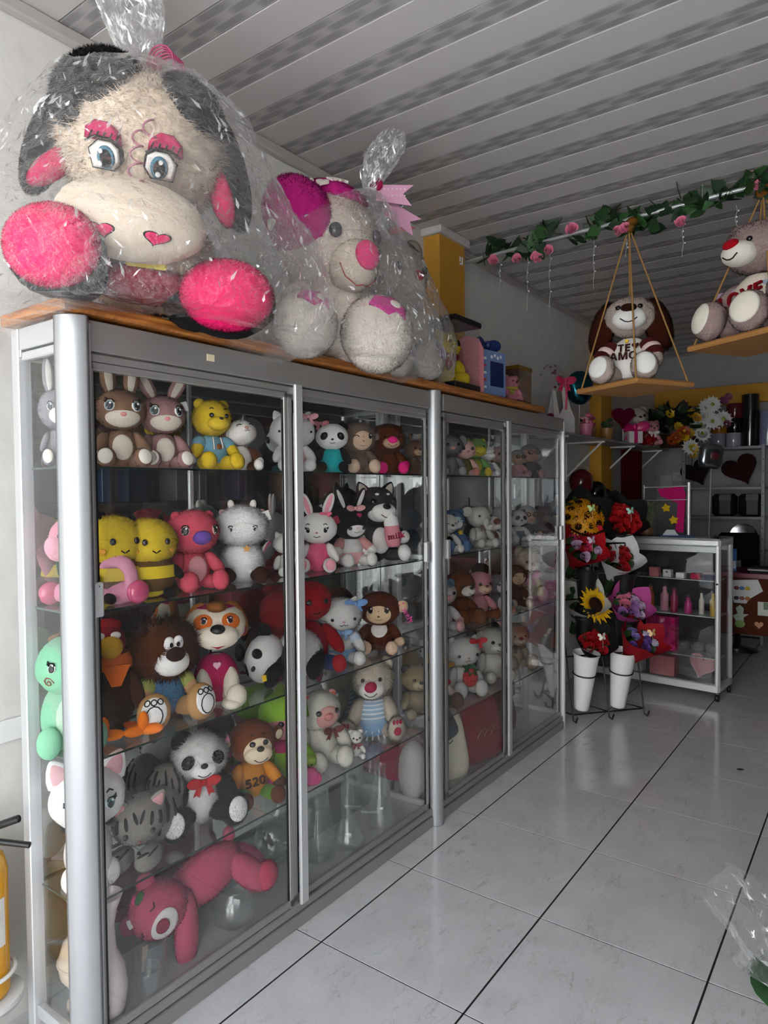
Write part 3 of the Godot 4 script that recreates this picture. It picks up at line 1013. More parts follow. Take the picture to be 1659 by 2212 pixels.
# ---------------------------------------------------------------- toys in the first cabinet
func toys_a() -> void:
	var y1: float = SHELVES[0]
	var y2: float = SHELVES[1]
	var y3: float = SHELVES[2]
	var y4: float = SHELVES[3]
	# top shelf
	var bunny := {"c": "8a6a55", "k": "p", "hr": Vector3(0.27, 0.25, 0.24), "belly": "d9cfbf", "ears": "bunny", "ei": "d8cdbd", "mask": ["d9cfbf", 0.86, 0.5, -32.0], "nose": "d98a86", "nr": 0.028, "nlat": -16.0, "eye": "big", "eyew": "e9e6de", "iris": "5f7f8b", "ex": 31.0, "ey": 8.0, "er": 0.043, "lash": true, "mouth": "open", "mc": "5a1f26", "pad": "e6e0d3", "foot": "8a6a55", "lift": -0.05, "reach": 0.26, "hand": "e2dccf", "fr": 0.11}
	plush("bunny_plush", "brown plush bunny with a white belly between grey and mauve bunnies", Vector3(-0.29, 1.742, 0.595), 0.255, 65.13, bunny.merged({"lean": 6.0}, true))
	plush("bunny_plush", "mauve pink plush bunny sitting beside the yellow hooded bear", Vector3(-0.28, 1.742, 0.447), 0.25, 68.037, bunny.merged({"c": "a07a78", "foot": "a07a78", "lean": 26.0, "tag": "e8e8e6"}, true))
	plush("bunny_plush", "grey plush bunny with a white muzzle behind the end glass", Vector3(-0.31, 1.742, 0.789), 0.237, 71.569, {"fit": false, "fat": 0.8, "ar": 0.05, "br": Vector3(0.17, 0.25, 0.15), "c": "8e8f94", "k": "p", "ears": "bunny", "ei": "d9d6d2", "mz": "e9e6dd", "mzs": 1.1, "nose": "c08a88", "eye": "big", "eyew": "e6e6e2", "iris": "5c7286", "ex": 30.0, "pad": "e3ddd0", "lean": 4.0})
	var y := plush("bear_plush", "yellow plush bear wearing a light blue hooded top", Vector3(-0.28, 1.742, 0.244), 0.258, 76.324, {"c": "e3c22e", "k": "p", "hr": Vector3(0.24, 0.25, 0.23), "br": Vector3(0.2, 0.25, 0.17), "ears": "bear", "es": 0.8, "mz": "e6c736", "mzk": "p", "nose": "3a2a1c", "nr": 0.022, "eye": "dot", "er": 0.03, "mouth": "none", "shirt": ["6f9fb3", -32, 70], "sleeve": "6f9fb3", "brow": true, "lr": 0.1, "fr": 0.11})
	part(y, "drawstring", tube([Vector3(-0.05, 0.45, 0.165), Vector3(-0.055, 0.36, 0.2), Vector3(-0.05, 0.28, 0.2)], 0.008), mat("e9e2d0", "cloth"))
	part(y, "drawstring", tube([Vector3(0.05, 0.45, 0.165), Vector3(0.06, 0.36, 0.2), Vector3(0.065, 0.3, 0.2)], 0.008), mat("e9e2d0", "cloth"))
	patch(y.get_node("body"), "bear_badge", mat("8a5526", "cloth"), Vector3(0.2, 0.25, 0.17), 8, 18, ell(0.16, 0.16), 0.13)
	plush("kitten_plush", "small white and brown plush kitten with its nose turned up", Vector3(-0.25, 1.742, 0.132), 0.191, 71.975, {"c": "ece8e1", "k": "p", "b": "e8e4dc", "ears": "cat", "es": 0.6, "ec": "5a3422", "nose": "c98a80", "mouth": "w", "tilt": Vector3(-34, 0, 8), "eye": "closed", "arm": "54301f", "leg": "54301f", "hand": "efece6", "foot": "efece6", "hr": Vector3(0.27, 0.24, 0.24)})
	var kc := plush("cat_plush", "large white plush cat with a pink bow beside the teal panda", Vector3(-0.28, 1.742, -0.173), 0.249, 55.772, {"c": "d5d5d3", "k": "v", "hr": Vector3(0.34, 0.3, 0.26), "ears": "cat", "es": 0.8, "eye": "dot", "er": 0.02, "ey": -4.0, "ex": 42.0, "nose": "c98a8c", "nr": 0.024, "mouth": "w", "shirt": ["d7a9ae", -70, 60, 0.1]})
	bow(kc, "c98f9b", Vector3(0.2, 0.9, 0.2), 0.13)
	var pd := plush("panda_plush", "small panda plush in a teal suit with a sequin bow", Vector3(-0.25, 1.742, -0.386), 0.218, 42.484, {"c": "dededb", "k": "v", "b": "1f9c9f", "hr": Vector3(0.29, 0.26, 0.24), "ears": "bear", "ec": "121214", "eye": "panda", "er": 0.026, "ey": 0.0, "ex": 30.0, "nose": "101012", "nr": 0.02, "mouth": "smile", "arm": "161617", "leg": "1f9c9f", "foot": "131314", "br": Vector3(0.22, 0.26, 0.18), "reach": 0.2})
	bow(pd, "b8717c", Vector3(-0.2, 0.97, 0.1), 0.13)
	plush("monkey_plush", "taupe plush monkey winking one eye beside the shaggy lion", Vector3(-0.26, 1.742, -0.585), 0.242, 60.249, {"c": "6e5d52", "k": "v", "hr": Vector3(0.32, 0.3, 0.28), "mask": ["d6b79b", 0.62, 0.72, -14.0], "ears": "side", "es": 0.7, "ec": "8a7668", "eye": "wink", "er": 0.026, "ex": 22.0, "ey": 2.0, "iris": "22160f", "nose": "7a5a48", "nr": 0.012, "mouth": "smile", "foot": "d9bda4", "hand": "d9bda4", "fr": 0.12})
	plush("lion_plush", "shaggy rust brown plush lion with a bright pink nose and feet", Vector3(-0.26, 1.742, -0.822), 0.245, 51.699, {"c": "6a3110", "k": "f", "hr": Vector3(0.29, 0.27, 0.25), "ears": "bear", "es": 0.6, "mz": "caa78a", "mzs": 1.1, "nose": "f02a86", "nr": 0.07, "nk": "cloth", "nlat": 28.0, "eye": "dot", "er": 0.02, "mouth": "smile", "foot": "ea2380", "hand": "ea2380", "fk": "v", "fr": 0.11})
	plush("bear_plush", "small brown plush bear standing in for a mirror reflection past the lion", Vector3(-0.3, 1.742, -1.095), 0.189, 63.651, {"c": "6b4a36", "k": "v", "mz": "c7a283", "nose": "2a1a14", "ears": "bunny", "es": 0.5})  # solid toy added for a brown reflection in the mirror
	# second shelf
	var pony := thing("pony_plush", "pink plush pony with tube legs lying on the second shelf", "plush toy", Vector3(-0.29, 1.346, 0.694), 40)
	pony.position.y = y2
	blob(pony, "body", "d98fa4", Vector3(0.06, 0.075, -0.03), Vector3(0.11, 0.075, 0.07), "v")
	limb(pony, "neck", "d98fa4", Vector3(-0.02, 0.08, 0.0), Vector3(-0.05, 0.2, 0.02), 0.045)
	var ph := part(pony, "head", ball("v", Vector3(0.05, 0.055, 0.07)), mat("d98fa4", "fur"), Vector3(-0.06, 0.215, 0.05), Vector3(22, -30, 0))
	part(ph, "muzzle", ball("v", Vector3(0.042, 0.042, 0.035)), mat("e0a0b0", "fur"), Vector3(0, -0.018, 0.055))
	for q in [-1, 1]:
		button(ph, "eye", mat("141012", "gloss"), Vector3(0.05, 0.055, 0.07), q * 38, 20, Vector3.ONE * 0.006)
		blob(ph, "ear", "d98fa4", Vector3(q * 0.03, 0.055, -0.02), Vector3(0.013, 0.03, 0.01), "v", Vector3(0, 0, -q * 14))
	for g in [[Vector3(-0.02, 0.036, 0.0), Vector3(-0.13, 0.036, 0.0)], [Vector3(0.06, 0.036, 0.03), Vector3(0.15, 0.036, 0.06)]]:
		limb(pony, "leg", "cf86a0", g[0], g[1], 0.036)
		part(pony, "hoof", ball("v", Vector3(0.036, 0.036, 0.036)), mat("c04a70", "gloss"), g[1] + (g[1] - g[0]).normalized() * 0.03)
	part(pony, "tail_ring", lathe_torus(0.055, 0.022), mat("cf8fa6", "fur"), Vector3(0.1, 0.075, 0.055), Vector3(90, 0, 10))
	part(pony, "clear_ball", furball("v"), mat("fbe9ef", "film"), Vector3(0.1, 0.075, 0.055), Vector3.ZERO, Vector3.ONE * 0.045)
	fit(pony, -0.397, -0.147, 0.842)
	part(pony, "swing_tag", lathe([Vector2(0, -0.002), Vector2(0.028, -0.002), Vector2(0.028, 0.002), Vector2(0, 0.002)], 20), mat("e0a51f", "paper"), Vector3(0.06, 0.175, 0.07), Vector3(90, 0, 0))
	for q in 2:
		bee(["yellow plush bee half hidden behind the pink pony", "yellow plush bee with a smile sitting beside the pink bear with the purple nose"][q], [[Vector3(-0.3, 1.328, 0.634), 0.272, 82.072], [Vector3(-0.25, 1.328, 0.53), 0.261, 75.271]][q])
	plush("bear_plush", "coral pink plush bear with a large purple nose and black eyes", Vector3(-0.26, 1.328, 0.327), 0.285, 75.5, {"c": "dc5a6c", "k": "p", "hr": Vector3(0.29, 0.27, 0.25), "ears": "bear", "es": 0.6, "belly": "d99aa0", "nose": "6a4aa0", "nr": 0.085, "nk": "fur", "nlat": -12.0, "eye": "big", "eyew": "dba6aa", "iris": "120c0c", "er": 0.034, "ex": 36.0, "ey": 6.0, "mouth": "smile", "mc": "c98a92", "fr": 0.115, "spread": 0.18})
	var sheep := plush("lamb_plush", "curly white plush lamb with dark brown feet and pink ears", Vector3(-0.26, 1.328, 0.09), 0.293, 49.443, {"c": "f8f7f5", "k": "c", "hr": Vector3(0.29, 0.26, 0.24), "ears": "dog", "es": 0.5, "elat": 58.0, "flop": -60.0, "ec": "dba7ac", "ek": "v", "mask": ["eceae6", 0.62, 0.46, -12.0], "eye": "big", "iris": "2b1116", "er": 0.022, "ex": 27.0, "ey": -4.0, "mouth": "w", "nose": "2a1d1b", "nr": 0.01, "foot": "33190f", "leg": "33190f", "lk": "v", "arms": false, "br": Vector3(0.24, 0.27, 0.2), "tag": "e9e8e4"})
	for q in [-1, 1]: limb(sheep.get_node("head"), "horn", "e8e3da", Vector3(q * 0.12, 0.24, 0.0), Vector3(q * 0.13, 0.31, 0.0), 0.04)
	part(sheep, "charm", prism(star(0.05, 0.55), 0.02), mat("c58a2a", "satin"), Vector3(0.04, 0.44, 0.26))
	plush("cat_plush", "white plush cat with dark paws half behind the door mullion", Vector3(-0.29, 1.328, -0.138), 0.176, 64.417, {"c": "d9d7d2", "k": "v", "ears": "cat", "es": 0.7, "arm": "d9d7d2", "leg": "4a2a1e", "foot": "e2e0db", "eye": "closed", "mouth": "w", "nose": "8a5a50", "nr": 0.014, "hr": Vector3(0.28, 0.24, 0.24)})
	var wb := plush("bunny_plush", "white plush bunny wearing pink overalls", Vector3(-0.25, 1.328, -0.316), 0.256, 37.388, {"c": "e2dfda", "k": "v", "b": "d85c80", "hr": Vector3(0.29, 0.26, 0.24), "ears": "bunny", "es": 0.85, "ei": "e59aa8", "lean": 18.0, "eye": "big", "iris": "30292c", "er": 0.024, "ex": 26.0, "ey": -6.0, "lash": true, "brow": true, "nose": "c96a7a", "nr": 0.016, "mouth": "smile", "leg": "d85c80", "foot": "e6e3de", "pad": "e39aa6", "arm": "e2dfda", "fr": 0.11, "tag": "7a1c2c"})
	bow(wb, "d9647f", Vector3(0.13, 0.95, 0.13), 0.08)
	var kb := plush("bunny_plush", "black plush bunny in a shiny pink skirt behind the husky", Vector3(-0.3, 1.328, -0.561), 0.28, 65.103, {"c": "1c1b1f", "k": "v", "b": "d9d6d3", "ears": "bunny", "es": 0.8, "ei": "dcd8d4", "lean": 22.0, "mask": ["dddad6", 0.62, 0.42, -28.0], "eye": "dot", "er": 0.03, "ey": -16.0, "ex": 24.0, "skirt": ["d9a2a0", "satin"], "arm": "c98d8c", "hand": "e2dfda", "leg": "e2dfda", "nose": "e08aa0", "nr": 0.014, "hr": Vector3(0.27, 0.28, 0.24), "lift": 0.06})
	bow(kb, "c98f8e", Vector3(0, 0.93, 0.2), 0.13, "satin")
	patch(kb.get_node("head"), "heart_badge", mat("b03058", "cloth"), Vector3(0.27, 0.28, 0.24), 10, 26, heart(0.16), 0.04)
	var hk := plush("husky_plush", "charcoal and white plush husky hugging a pink milk bottle", Vector3(-0.27, 1.328, -0.762), 0.368, 66.462, {"c": "2e2b2c", "k": "v", "hr": Vector3(0.27, 0.24, 0.25), "br": Vector3(0.22, 0.27, 0.2), "mask": ["e6e3df", 0.9, 0.5, -34.0], "ears": "cat", "ec": "2e2b2c", "ei": "d9cfc2", "es": 0.9, "mz": "ebe8e3", "mzs": 1.15, "nose": "0e0d0d", "nr": 0.042, "eye": "dot", "er": 0.04, "ex": 30.0, "ey": 12.0, "belly": "e6e3df", "hand": "eeece8", "foot": "eeece8", "spread": 0.27, "reach": 0.24, "ar": 0.085, "fr": 0.1, "lift": 0.1})
	for q in [-1, 1]: patch(hk.get_node("head"), "brow_spot", mat("ebe8e3", "fur"), Vector3(0.27, 0.24, 0.25), q * 20, 36, ell(0.09, 0.06), 0.04)
	part(hk, "bottle", lathe([Vector2(0, 0), Vector2(0.07, 0.01), Vector2(0.095, 0.08), Vector2(0.1, 0.18), Vector2(0.09, 0.27), Vector2(0.085, 0.29)], 22), mat("d98b96", "fur"), Vector3(0.1, 0.2, 0.31), Vector3(0, 0, 6))
	part(hk, "bottle_cap", lathe([Vector2(0.088, 0.28), Vector2(0.092, 0.3), Vector2(0.08, 0.37), Vector2(0.045, 0.41), Vector2(0.035, 0.45), Vector2(0, 0.46)], 22), mat("eeece8", "fur"), Vector3(0.1, 0.2, 0.31), Vector3(0, 0, 6))
	words(hk, "milk", mat("7a1030", "cloth"), Vector3(0.075, 0.345, 0.408), 0.07, 0.012, Vector3(0, -12, 8), "Droid Serif")
	# third shelf
	var dino := plush("dinosaur_plush", "mint green plush dinosaur with a painted eye behind the end glass", Vector3(-0.3, 0.902, 0.778), 0.355, 67.198, {"fat": 0.88, "fit": false, "arms": false, "c": "7fb795", "k": "v", "hr": Vector3(0.29, 0.25, 0.3), "br": Vector3(0.25, 0.3, 0.24), "hz": 0.06, "ears": "none", "eye": "big", "eyew": "e8ebe6", "iris": "2a3a34", "er": 0.024, "ex": 36.0, "ey": 8.0, "lash": true, "nose": "5f9a7a", "nr": 0.012, "mouth": "smile", "belly": "b9d8bd", "foot": "86bf9c", "lr": 0.11, "fr": 0.12, "spread": 0.2, "reach": 0.2})
	for k in 4: part(dino, "back_spine", cat_ear(), mat("d9a36a", "fur"), Vector3(0, 0.86 - k * 0.2, -0.22 - 0.02 * k), Vector3(-60, 0, 0), Vector3(0.04, 0.1, 0.03))
	for q in [-1, 1]:
		var sp := []
		for k in 12: sp.append([q * 46 + cos(k * 0.9) * (12 - k), -20 + sin(k * 0.9) * (12 - k)])
		seam(dino.get_node("head"), "cheek_swirl", "8a5a4a", Vector3(0.29, 0.25, 0.3), sp, 0.005)
	part(dino, "swing_tag", bar(Vector3(0.1, 0.12, 0.006), 0.001), mat("c98f4a", "paper"), Vector3(0.1, 0.4, 0.27), Vector3(0, 20, 30))
	turkey()
	var ld := plush("dog_plush", "shaggy brown plush dog in a blue shirt with huge white soles", Vector3(-0.27, 0.902, 0.443), 0.335, 79.835, {"c": "5b2f14", "k": "L", "b": "6e451f", "bk": "f", "hr": Vector3(0.27, 0.27, 0.25), "mz": "f0ede8", "mzr": Vector3(0.17, 0.14, 0.14), "nose": "2e1712", "nr": 0.075, "nk": "fur", "nlat": 40.0, "eye": "none", "mouth": "none", "ears": "dog", "ec": "4a2610", "es": 1.2, "ek": "f", "shirt": ["4c80a6", -40, 70], "sleeve": "a8b060", "arm": "c59a70", "lk": "v", "leg": "b58a58", "foot": "b58a58", "pad": "f2f0ec", "fr": 0.17, "lr": 0.1, "spread": 0.23, "reach": 0.36})
	for q in [-1, 1]:
		blob(ld.get_node("head"), "eye_white", "efede8", Vector3(q * 0.045, 0.1, 0.27), Vector3(0.05, 0.07, 0.04), "v")
		blob(ld.get_node("head"), "pupil", "171010", Vector3(q * 0.035, 0.09, 0.305), Vector3(0.018, 0.026, 0.014), "v")
	for f in ld.get_children():
		if f.name.begins_with("foot"):
			var fr := Vector3(0.153, 0.184, 0.122)
			for e in 3: loop_seam(f, fr, -26 + e * 26, 34, 11, 9)
			loop_seam(f, fr, 0, -8, 28, 30)
	var pup := plush("puppy_plush", "cream plush puppy in a magenta vest with orange eye patches", Vector3(-0.25, 0.902, 0.215), 0.375, 53.385, {"c": "d9cdb6", "k": "v", "hr": Vector3(0.26, 0.22, 0.22), "br": Vector3(0.18, 0.24, 0.16), "mz": "e6dcc8", "mzr": Vector3(0.18, 0.12, 0.12), "nose": "0f0d0d", "nr": 0.05, "nlat": 46.0, "ears": "dog", "es": 1.0, "ec": "96551f", "elat": 56.0, "flop": 26.0, "ei": "a01850", "eye": "big", "eyew": "eae6de", "iris": "6a2a50", "er": 0.022, "ex": 26.0, "ey": 20.0, "mouth": "open", "mc": "a0123e", "shirt": ["a5124c", -58, 72, 0.0, "vest"], "leg": "e0d6c4", "arm": "e0d6c4", "arms": false, "spread": 0.15, "reach": 0.24, "fr": 0.1})
	for q in [-1, 1]:
		patch(pup.get_node("head"), "eye_patch", mat("c8621e", "fur"), Vector3(0.26, 0.22, 0.22), q * 30, 18, ell(0.36, 0.36), 0.02)
		limb(pup, "foreleg", "e0d6c4", Vector3(q * 0.12, 0.3, 0.12), Vector3(q * 0.11, 0.06, 0.24), 0.07)
		blob(pup, "front_paw", "e0d6c4", Vector3(q * 0.11, 0.055, 0.27), Vector3(0.085, 0.06, 0.1))
	band(pup.get_node("head"), "headband", mat("a5124c", "cloth"), Vector3(0.26, 0.22, 0.22), 52, 70, 0.05)
	patch(pup.get_node("body"), "heart_badge", mat("d8a9b4", "cloth"), Vector3(0.18, 0.24, 0.16), 0, 34, heart(0.18), 0.13)
	blob(pup.get_node("head"), "forelock", "9a5a24", Vector3(0, 0.2, 0.14), Vector3(0.08, 0.05, 0.06), "f")
	# panda lying on its side, its head towards the front
	var lp := thing("panda_plush", "panda plush lying on its side beside the magenta vest puppy", "plush toy", Vector3(-0.27, 0.902, -0.062), 20)
	lp.position.y = y3
	blob(lp, "body", "cfcdc9", Vector3(0.08, 0.1, -0.09), Vector3(0.12, 0.1, 0.1), "p")
	limb(lp, "arm", "141416", Vector3(0.02, 0.13, -0.02), Vector3(0.03, 0.035, 0.07), 0.042, "p")
	limb(lp, "arm", "141416", Vector3(0.09, 0.16, -0.02), Vector3(0.1, 0.05, 0.03), 0.042, "p")
	limb(lp, "leg", "141416", Vector3(0.16, 0.1, -0.12), Vector3(0.2, 0.045, -0.04), 0.045, "p")
	var lh := part(lp, "head", ball("v", Vector3(0.1, 0.092, 0.09)), mat("d5d3cf", "fur"), Vector3(-0.04, 0.105, 0.02), Vector3(0, -10, 42))
	for q in [-1, 1]:
		patch(lh, "eye_patch", mat("121213", "fur"), Vector3(0.1, 0.092, 0.09), q * 30, 2, ell(0.2, 0.3, 16, q * 30.0), 0.03)
		button(lh, "eye", mat("0a0a0a", "gloss"), Vector3(0.1, 0.092, 0.09), q * 28, 3, Vector3.ONE * 0.009, Vector3.ZERO, 1.05)
		blob(lh, "ear", "131314", Vector3(q * 0.07, 0.075, 0), Vector3(0.036, 0.034, 0.02), "v")
	button(lh, "nose", mat("0f0e0e", "satin"), Vector3(0.1, 0.092, 0.09), 0, -18, Vector3(0.014, 0.01, 0.008), Vector3.ZERO, 1.02)
	fit(lp, -0.397, -0.147, 0.835)
	part(lp, "price_tag", bar(Vector3(0.024, 0.024, 0.002), 0.0), mat("d8b020", "paper"), Vector3(0.03, 0.05, 0.115), Vector3(0, 0, 12))
	var rd := plush("doll_plush", "red plush doll with blue trousers and red boots behind the mullion", Vector3(-0.27, 0.902, -0.31), 0.389, 65.758, {"c": "8e1119", "k": "v", "hr": Vector3(0.22, 0.22, 0.2), "hy": 0.76, "br": Vector3(0.2, 0.27, 0.16), "ears": "none", "eye": "dot", "er": 0.03, "mouth": "smile", "leg": "1f3564", "foot": "96121c", "arm": "8e1119", "fr": 0.09, "reach": 0.28})
	band(rd.get_node("body"), "trousers", mat("1f3564", "cloth"), Vector3(0.2, 0.27, 0.16), -88, -22, 0.06)
	plush("doll_plush", "dark red hooded plush doll added in place of a reflection behind the third shelf", Vector3(-0.35, 0.902, -0.132), 0.369, 85.371, {"c": "6d0d16", "k": "v", "ears": "none", "eye": "none", "mouth": "none", "hr": Vector3(0.2, 0.22, 0.15), "br": Vector3(0.2, 0.28, 0.12), "reach": 0.12, "spread": 0.12})  # built as a doll where the mirror only reflects something red
	var wk := plush("kitten_plush", "white plush kitten with a blue hair bow and blue dress", Vector3(-0.25, 0.902, -0.479), 0.298, 53.347, {"c": "d3d1cd", "k": "p", "hr": Vector3(0.3, 0.26, 0.24), "ears": "cat", "es": 0.6, "eye": "dot", "er": 0.024, "ey": -6.0, "ex": 30.0, "nose": "c98a8c", "nr": 0.016, "mouth": "w", "skirt": ["7c9cc0"], "sleeve": "b9c6d6", "foot": "dcdad6"})
	bow(wk, "6f93c4", Vector3(0.19, 0.9, 0.16), 0.14)
	bow(wk, "7c9cc0", Vector3(0, 0.48, 0.2), 0.11)
	for q in [-1, 1]:
		for e in 3: seam(wk.get_node("head"), "whisker", "15120f", Vector3(0.3, 0.26, 0.24), [[q * 46, -12 - e * 9], [q * 66, -8 - e * 11]], 0.005, Vector3.ZERO, 1.05)
	var mk := plush("monkey_plush", "chestnut plush monkey with a lettered ribbon on its ear", Vector3(-0.25, 0.902, -0.758), 0.293, 34.221, {"c": "4d1f10", "k": "v", "hr": Vector3(0.31, 0.28, 0.25), "mask": ["dcbc96", 0.7, 0.66, -16.0], "ears": "side", "ei": "dcbc96", "ec": "dcbc96", "eye": "big", "iris": "2a1711", "er": 0.03, "ex": 22.0, "ey": 2.0, "nose": "3a2016", "nr": 0.016, "nlat": -18.0, "mouth": "smile", "belly": "e2ddd6", "belat": 40.0, "hand": "dcbc9c", "foot": "dcbc9c", "fr": 0.1, "br": Vector3(0.22, 0.24, 0.17)})
	words(mk, "Lovely", mat("d84a9a", "cloth"), Vector3(0.4, 0.62, 0.06), 0.08, 0.01, Vector3(0, 10, -62), "Droid Serif", "ribbon_lettering")
	# fourth shelf
	var wc := plush("cat_plush", "white plush cat with pink ears and teal eyes behind the corner post", Vector3(-0.285, 0.487, 0.737), 0.368, 66.111, {"fat": 0.98, "fit": false, "c": "e9e8e6", "k": "v", "hr": Vector3(0.3, 0.26, 0.24), "br": Vector3(0.19, 0.26, 0.17), "ears": "cat", "es": 1.12, "ew": 44.0, "ec": "e6e4e2", "ei": "d9a5ac", "eye": "big", "eyew": "cfe4e2", "iris": "4f8f96", "er": 0.028, "ex": 30.0, "ey": -2.0, "lash": true, "brow": true, "nose": "d98c96", "nr": 0.02, "mouth": "w", "leg": "eceae8", "arm": "eceae8", "reach": 0.14, "spread": 0.14, "arms": false})
	for q in [-1, 1]:
		limb(wc, "foreleg", "eceae8", Vector3(q * 0.09, 0.36, 0.12), Vector3(q * 0.1, 0.05, 0.2), 0.07)
	part(wc, "tail", tube([Vector3(0.1, 0.05, -0.14), Vector3(0.26, 0.06, -0.1), Vector3(0.3, 0.08, 0.04)], 0.045, 8, 0.8), mat("ece9e6", "cloth"))
	bow(wc, "b23a44", Vector3(0, 0.47, 0.19), 0.09)
	tabby()
	var pa := plush("panda_plush", "large fluffy panda plush with a red organza bow and white soles", Vector3(-0.27, 0.487, 0.288), 0.328, 64.947, {"c": "eae8e4", "k": "f", "hr": Vector3(0.27, 0.25, 0.24), "ears": "bear", "ec": "0f0f11", "es": 1.1, "eye": "panda", "er": 0.024, "ex": 32.0, "ey": 4.0, "mz": "efedea", "mzs": 0.95, "nose": "0c0b0c", "nr": 0.03, "arm": "101012", "leg": "101012", "foot": "101012", "pad": "f4f3f1", "ar": 0.1, "lr": 0.11, "fr": 0.15, "spread": 0.3, "reach": 0.3, "br": Vector3(0.22, 0.27, 0.18), "tag": "d98aa4"})
	bow(pa, "b3262c", Vector3(0, 0.5, 0.25), 0.15)
	var m5 := plush("monkey_plush", "brown plush monkey in an orange top numbered 520", Vector3(-0.27, 0.487, 0.055), 0.311, 67.035, {"c": "6b3413", "k": "v", "b": "c8821e", "hr": Vector3(0.27, 0.26, 0.24), "mask": ["e3cfae", 0.74, 0.78, -14.0], "ears": "side", "ei": "e3cfae", "eye": "dot", "er": 0.034, "ex": 16.0, "ey": 10.0, "brow": true, "mz": "e6d3b4", "mzr": Vector3(0.16, 0.12, 0.1), "nose": "100d0c", "nr": 0.034, "nlat": 44.0, "mouth": "smile", "arm": "d98a1c", "hand": "4f2a12", "leg": "5b8a24", "foot": "5c2c10", "br": Vector3(0.19, 0.24, 0.16), "fr": 0.1})
	words(m5, "520", mat("4a2a12", "cloth"), Vector3(-0.01, 0.25, 0.17), 0.11, 0.02, Vector3(-4, 0, 6))
	plush("elf_plush", "pink plush figure in a lime green hood behind the mullion", Vector3(-0.3, 0.487, -0.143), 0.34, 60.495, {"c": "d48a94", "k": "v", "hr": Vector3(0.24, 0.24, 0.22), "b": "86b52c", "ears": "none", "eye": "dot", "mouth": "smile", "arm": "86b52c", "leg": "d48a94", "foot": "d2568a", "shirt": ["a8155a", 30, 80]})
	hood("86b52c")
	var pg := plush("pig_plush", "white plush lamb suit pig with a pink face and snout", Vector3(-0.25, 0.487, -0.346), 0.324, 71.001, {"c": "e3e0d2", "k": "p", "hr": Vector3(0.27, 0.26, 0.24), "mask": ["dfa59c", 0.62, 0.68, -8.0], "ears": "bear", "es": 0.7, "ec": "dfa8a0", "ei": "d9705f", "eye": "dot", "er": 0.036, "ex": 26.0, "ey": 8.0, "mz": "da8a84", "mzr": Vector3(0.07, 0.06, 0.06), "mzlat": -4.0, "nose": "b0605c", "nr": 0.008, "mouth": "none", "br": Vector3(0.25, 0.28, 0.21), "lr": 0.11, "fr": 0.13, "ar": 0.09})
	bow(pg, "6d3030", Vector3(0.06, 0.5, 0.27), 0.12)
	plush("bear_plush", "small white plush bear with a satin scarf at the lamb suit pig's side", Vector3(-0.22, 0.487, -0.487), 0.123, 48.808, {"c": "e9e6e0", "k": "p", "hr": Vector3(0.24, 0.23, 0.22), "mz": "e9e6e0", "nose": "8a3a3c", "bow": "8a4a48", "bs": 0.16, "eye": "dot"})
	plush("foot_cushion_plush", "pink soled plush toy slumped at the shelf front under the elf", Vector3(-0.21, 0.487, -0.184), 0.111, 34.569, {"c": "8fae3a", "k": "v", "foot": "d0527f", "leg": "cf4f80", "hr": Vector3(0.22, 0.22, 0.2), "ears": "none", "fr": 0.22, "spread": 0.24, "reach": 0.3, "tilt": Vector3(30, 0, 0)})
	var bd := plush("bear_plush", "cream plush bear in a striped blue top and dotted skirt", Vector3(-0.26, 0.487, -0.75), 0.389, 38.445, {"c": "d8ccba", "k": "f", "hr": Vector3(0.26, 0.24, 0.23), "hy": 0.72, "ears": "bear", "mz": "e8e3da", "mzr": Vector3(0.17, 0.12, 0.1), "nose": "b01848", "nr": 0.065, "nk": "fur", "nlat": 24.0, "eye": "dot", "er": 0.026, "ex": 24.0, "ey": 8.0, "br": Vector3(0.21, 0.26, 0.18), "shirt": ["9db8cf", -8, 74], "skirt": ["88aed0"], "paw": "b01a44", "fr": 0.13, "spread": 0.33, "reach": 0.22, "ar": 0.095})
	for k in 6: band(bd.get_node("body"), "stripe", mat("e2e9ee", "cloth"), Vector3(0.21, 0.26, 0.18), 2 + k * 11, 6 + k * 11, 0.175)
	for k in 14:
		var a := -60.0 + 120.0 * (k % 7) / 6.0
		patch(bd.get_node("body"), "dot", mat("dfe9f2", "cloth"), Vector3(0.21, 0.26, 0.18), a, -24 - 14 * (k / 7), ell(0.035, 0.035, 8), 0.4 if k < 7 else 0.5)
	plush("bear_plush", "beige plush bear in the fourth shelf corner behind the striped bear", Vector3(-0.33, 0.487, -1.127), 0.269, 53.77, {"c": "a8946f", "k": "p", "mz": "c9b892", "nose": "1a1512", "ec": "1f1a18"})

func loop_seam(f: Node, r: Vector3, lon: float, lat: float, w: float, h: float) -> void:
	var p := []
	for k in 13: p.append([lon + cos(TAU * k / 12.0) * w, lat + sin(TAU * k / 12.0) * h])
	seam(f, "stitched_toe", "1b1412", r, p, 0.006, Vector3.ZERO, 1.06)

func lathe_torus(R: float, r: float) -> ArrayMesh:
	var p := []
	for k in 13: p.append(Vector2(R + cos(PI + TAU * k / 12.0) * r, -sin(TAU * k / 12.0) * r))
	return lathe(p, 28)

func hood(hex: String) -> void:
	var t := get_node("elf_plush")
	var head := t.get_node("head")
	part(head, "hood", lathe([Vector2(0.28, -0.05), Vector2(0.27, 0.1), Vector2(0.2, 0.2), Vector2(0.1, 0.27), Vector2(0.03, 0.36), Vector2(0, 0.38)], 20), mat(hex, "cloth"), Vector3(0, 0.03, -0.05), Vector3(-18, 0, 0))

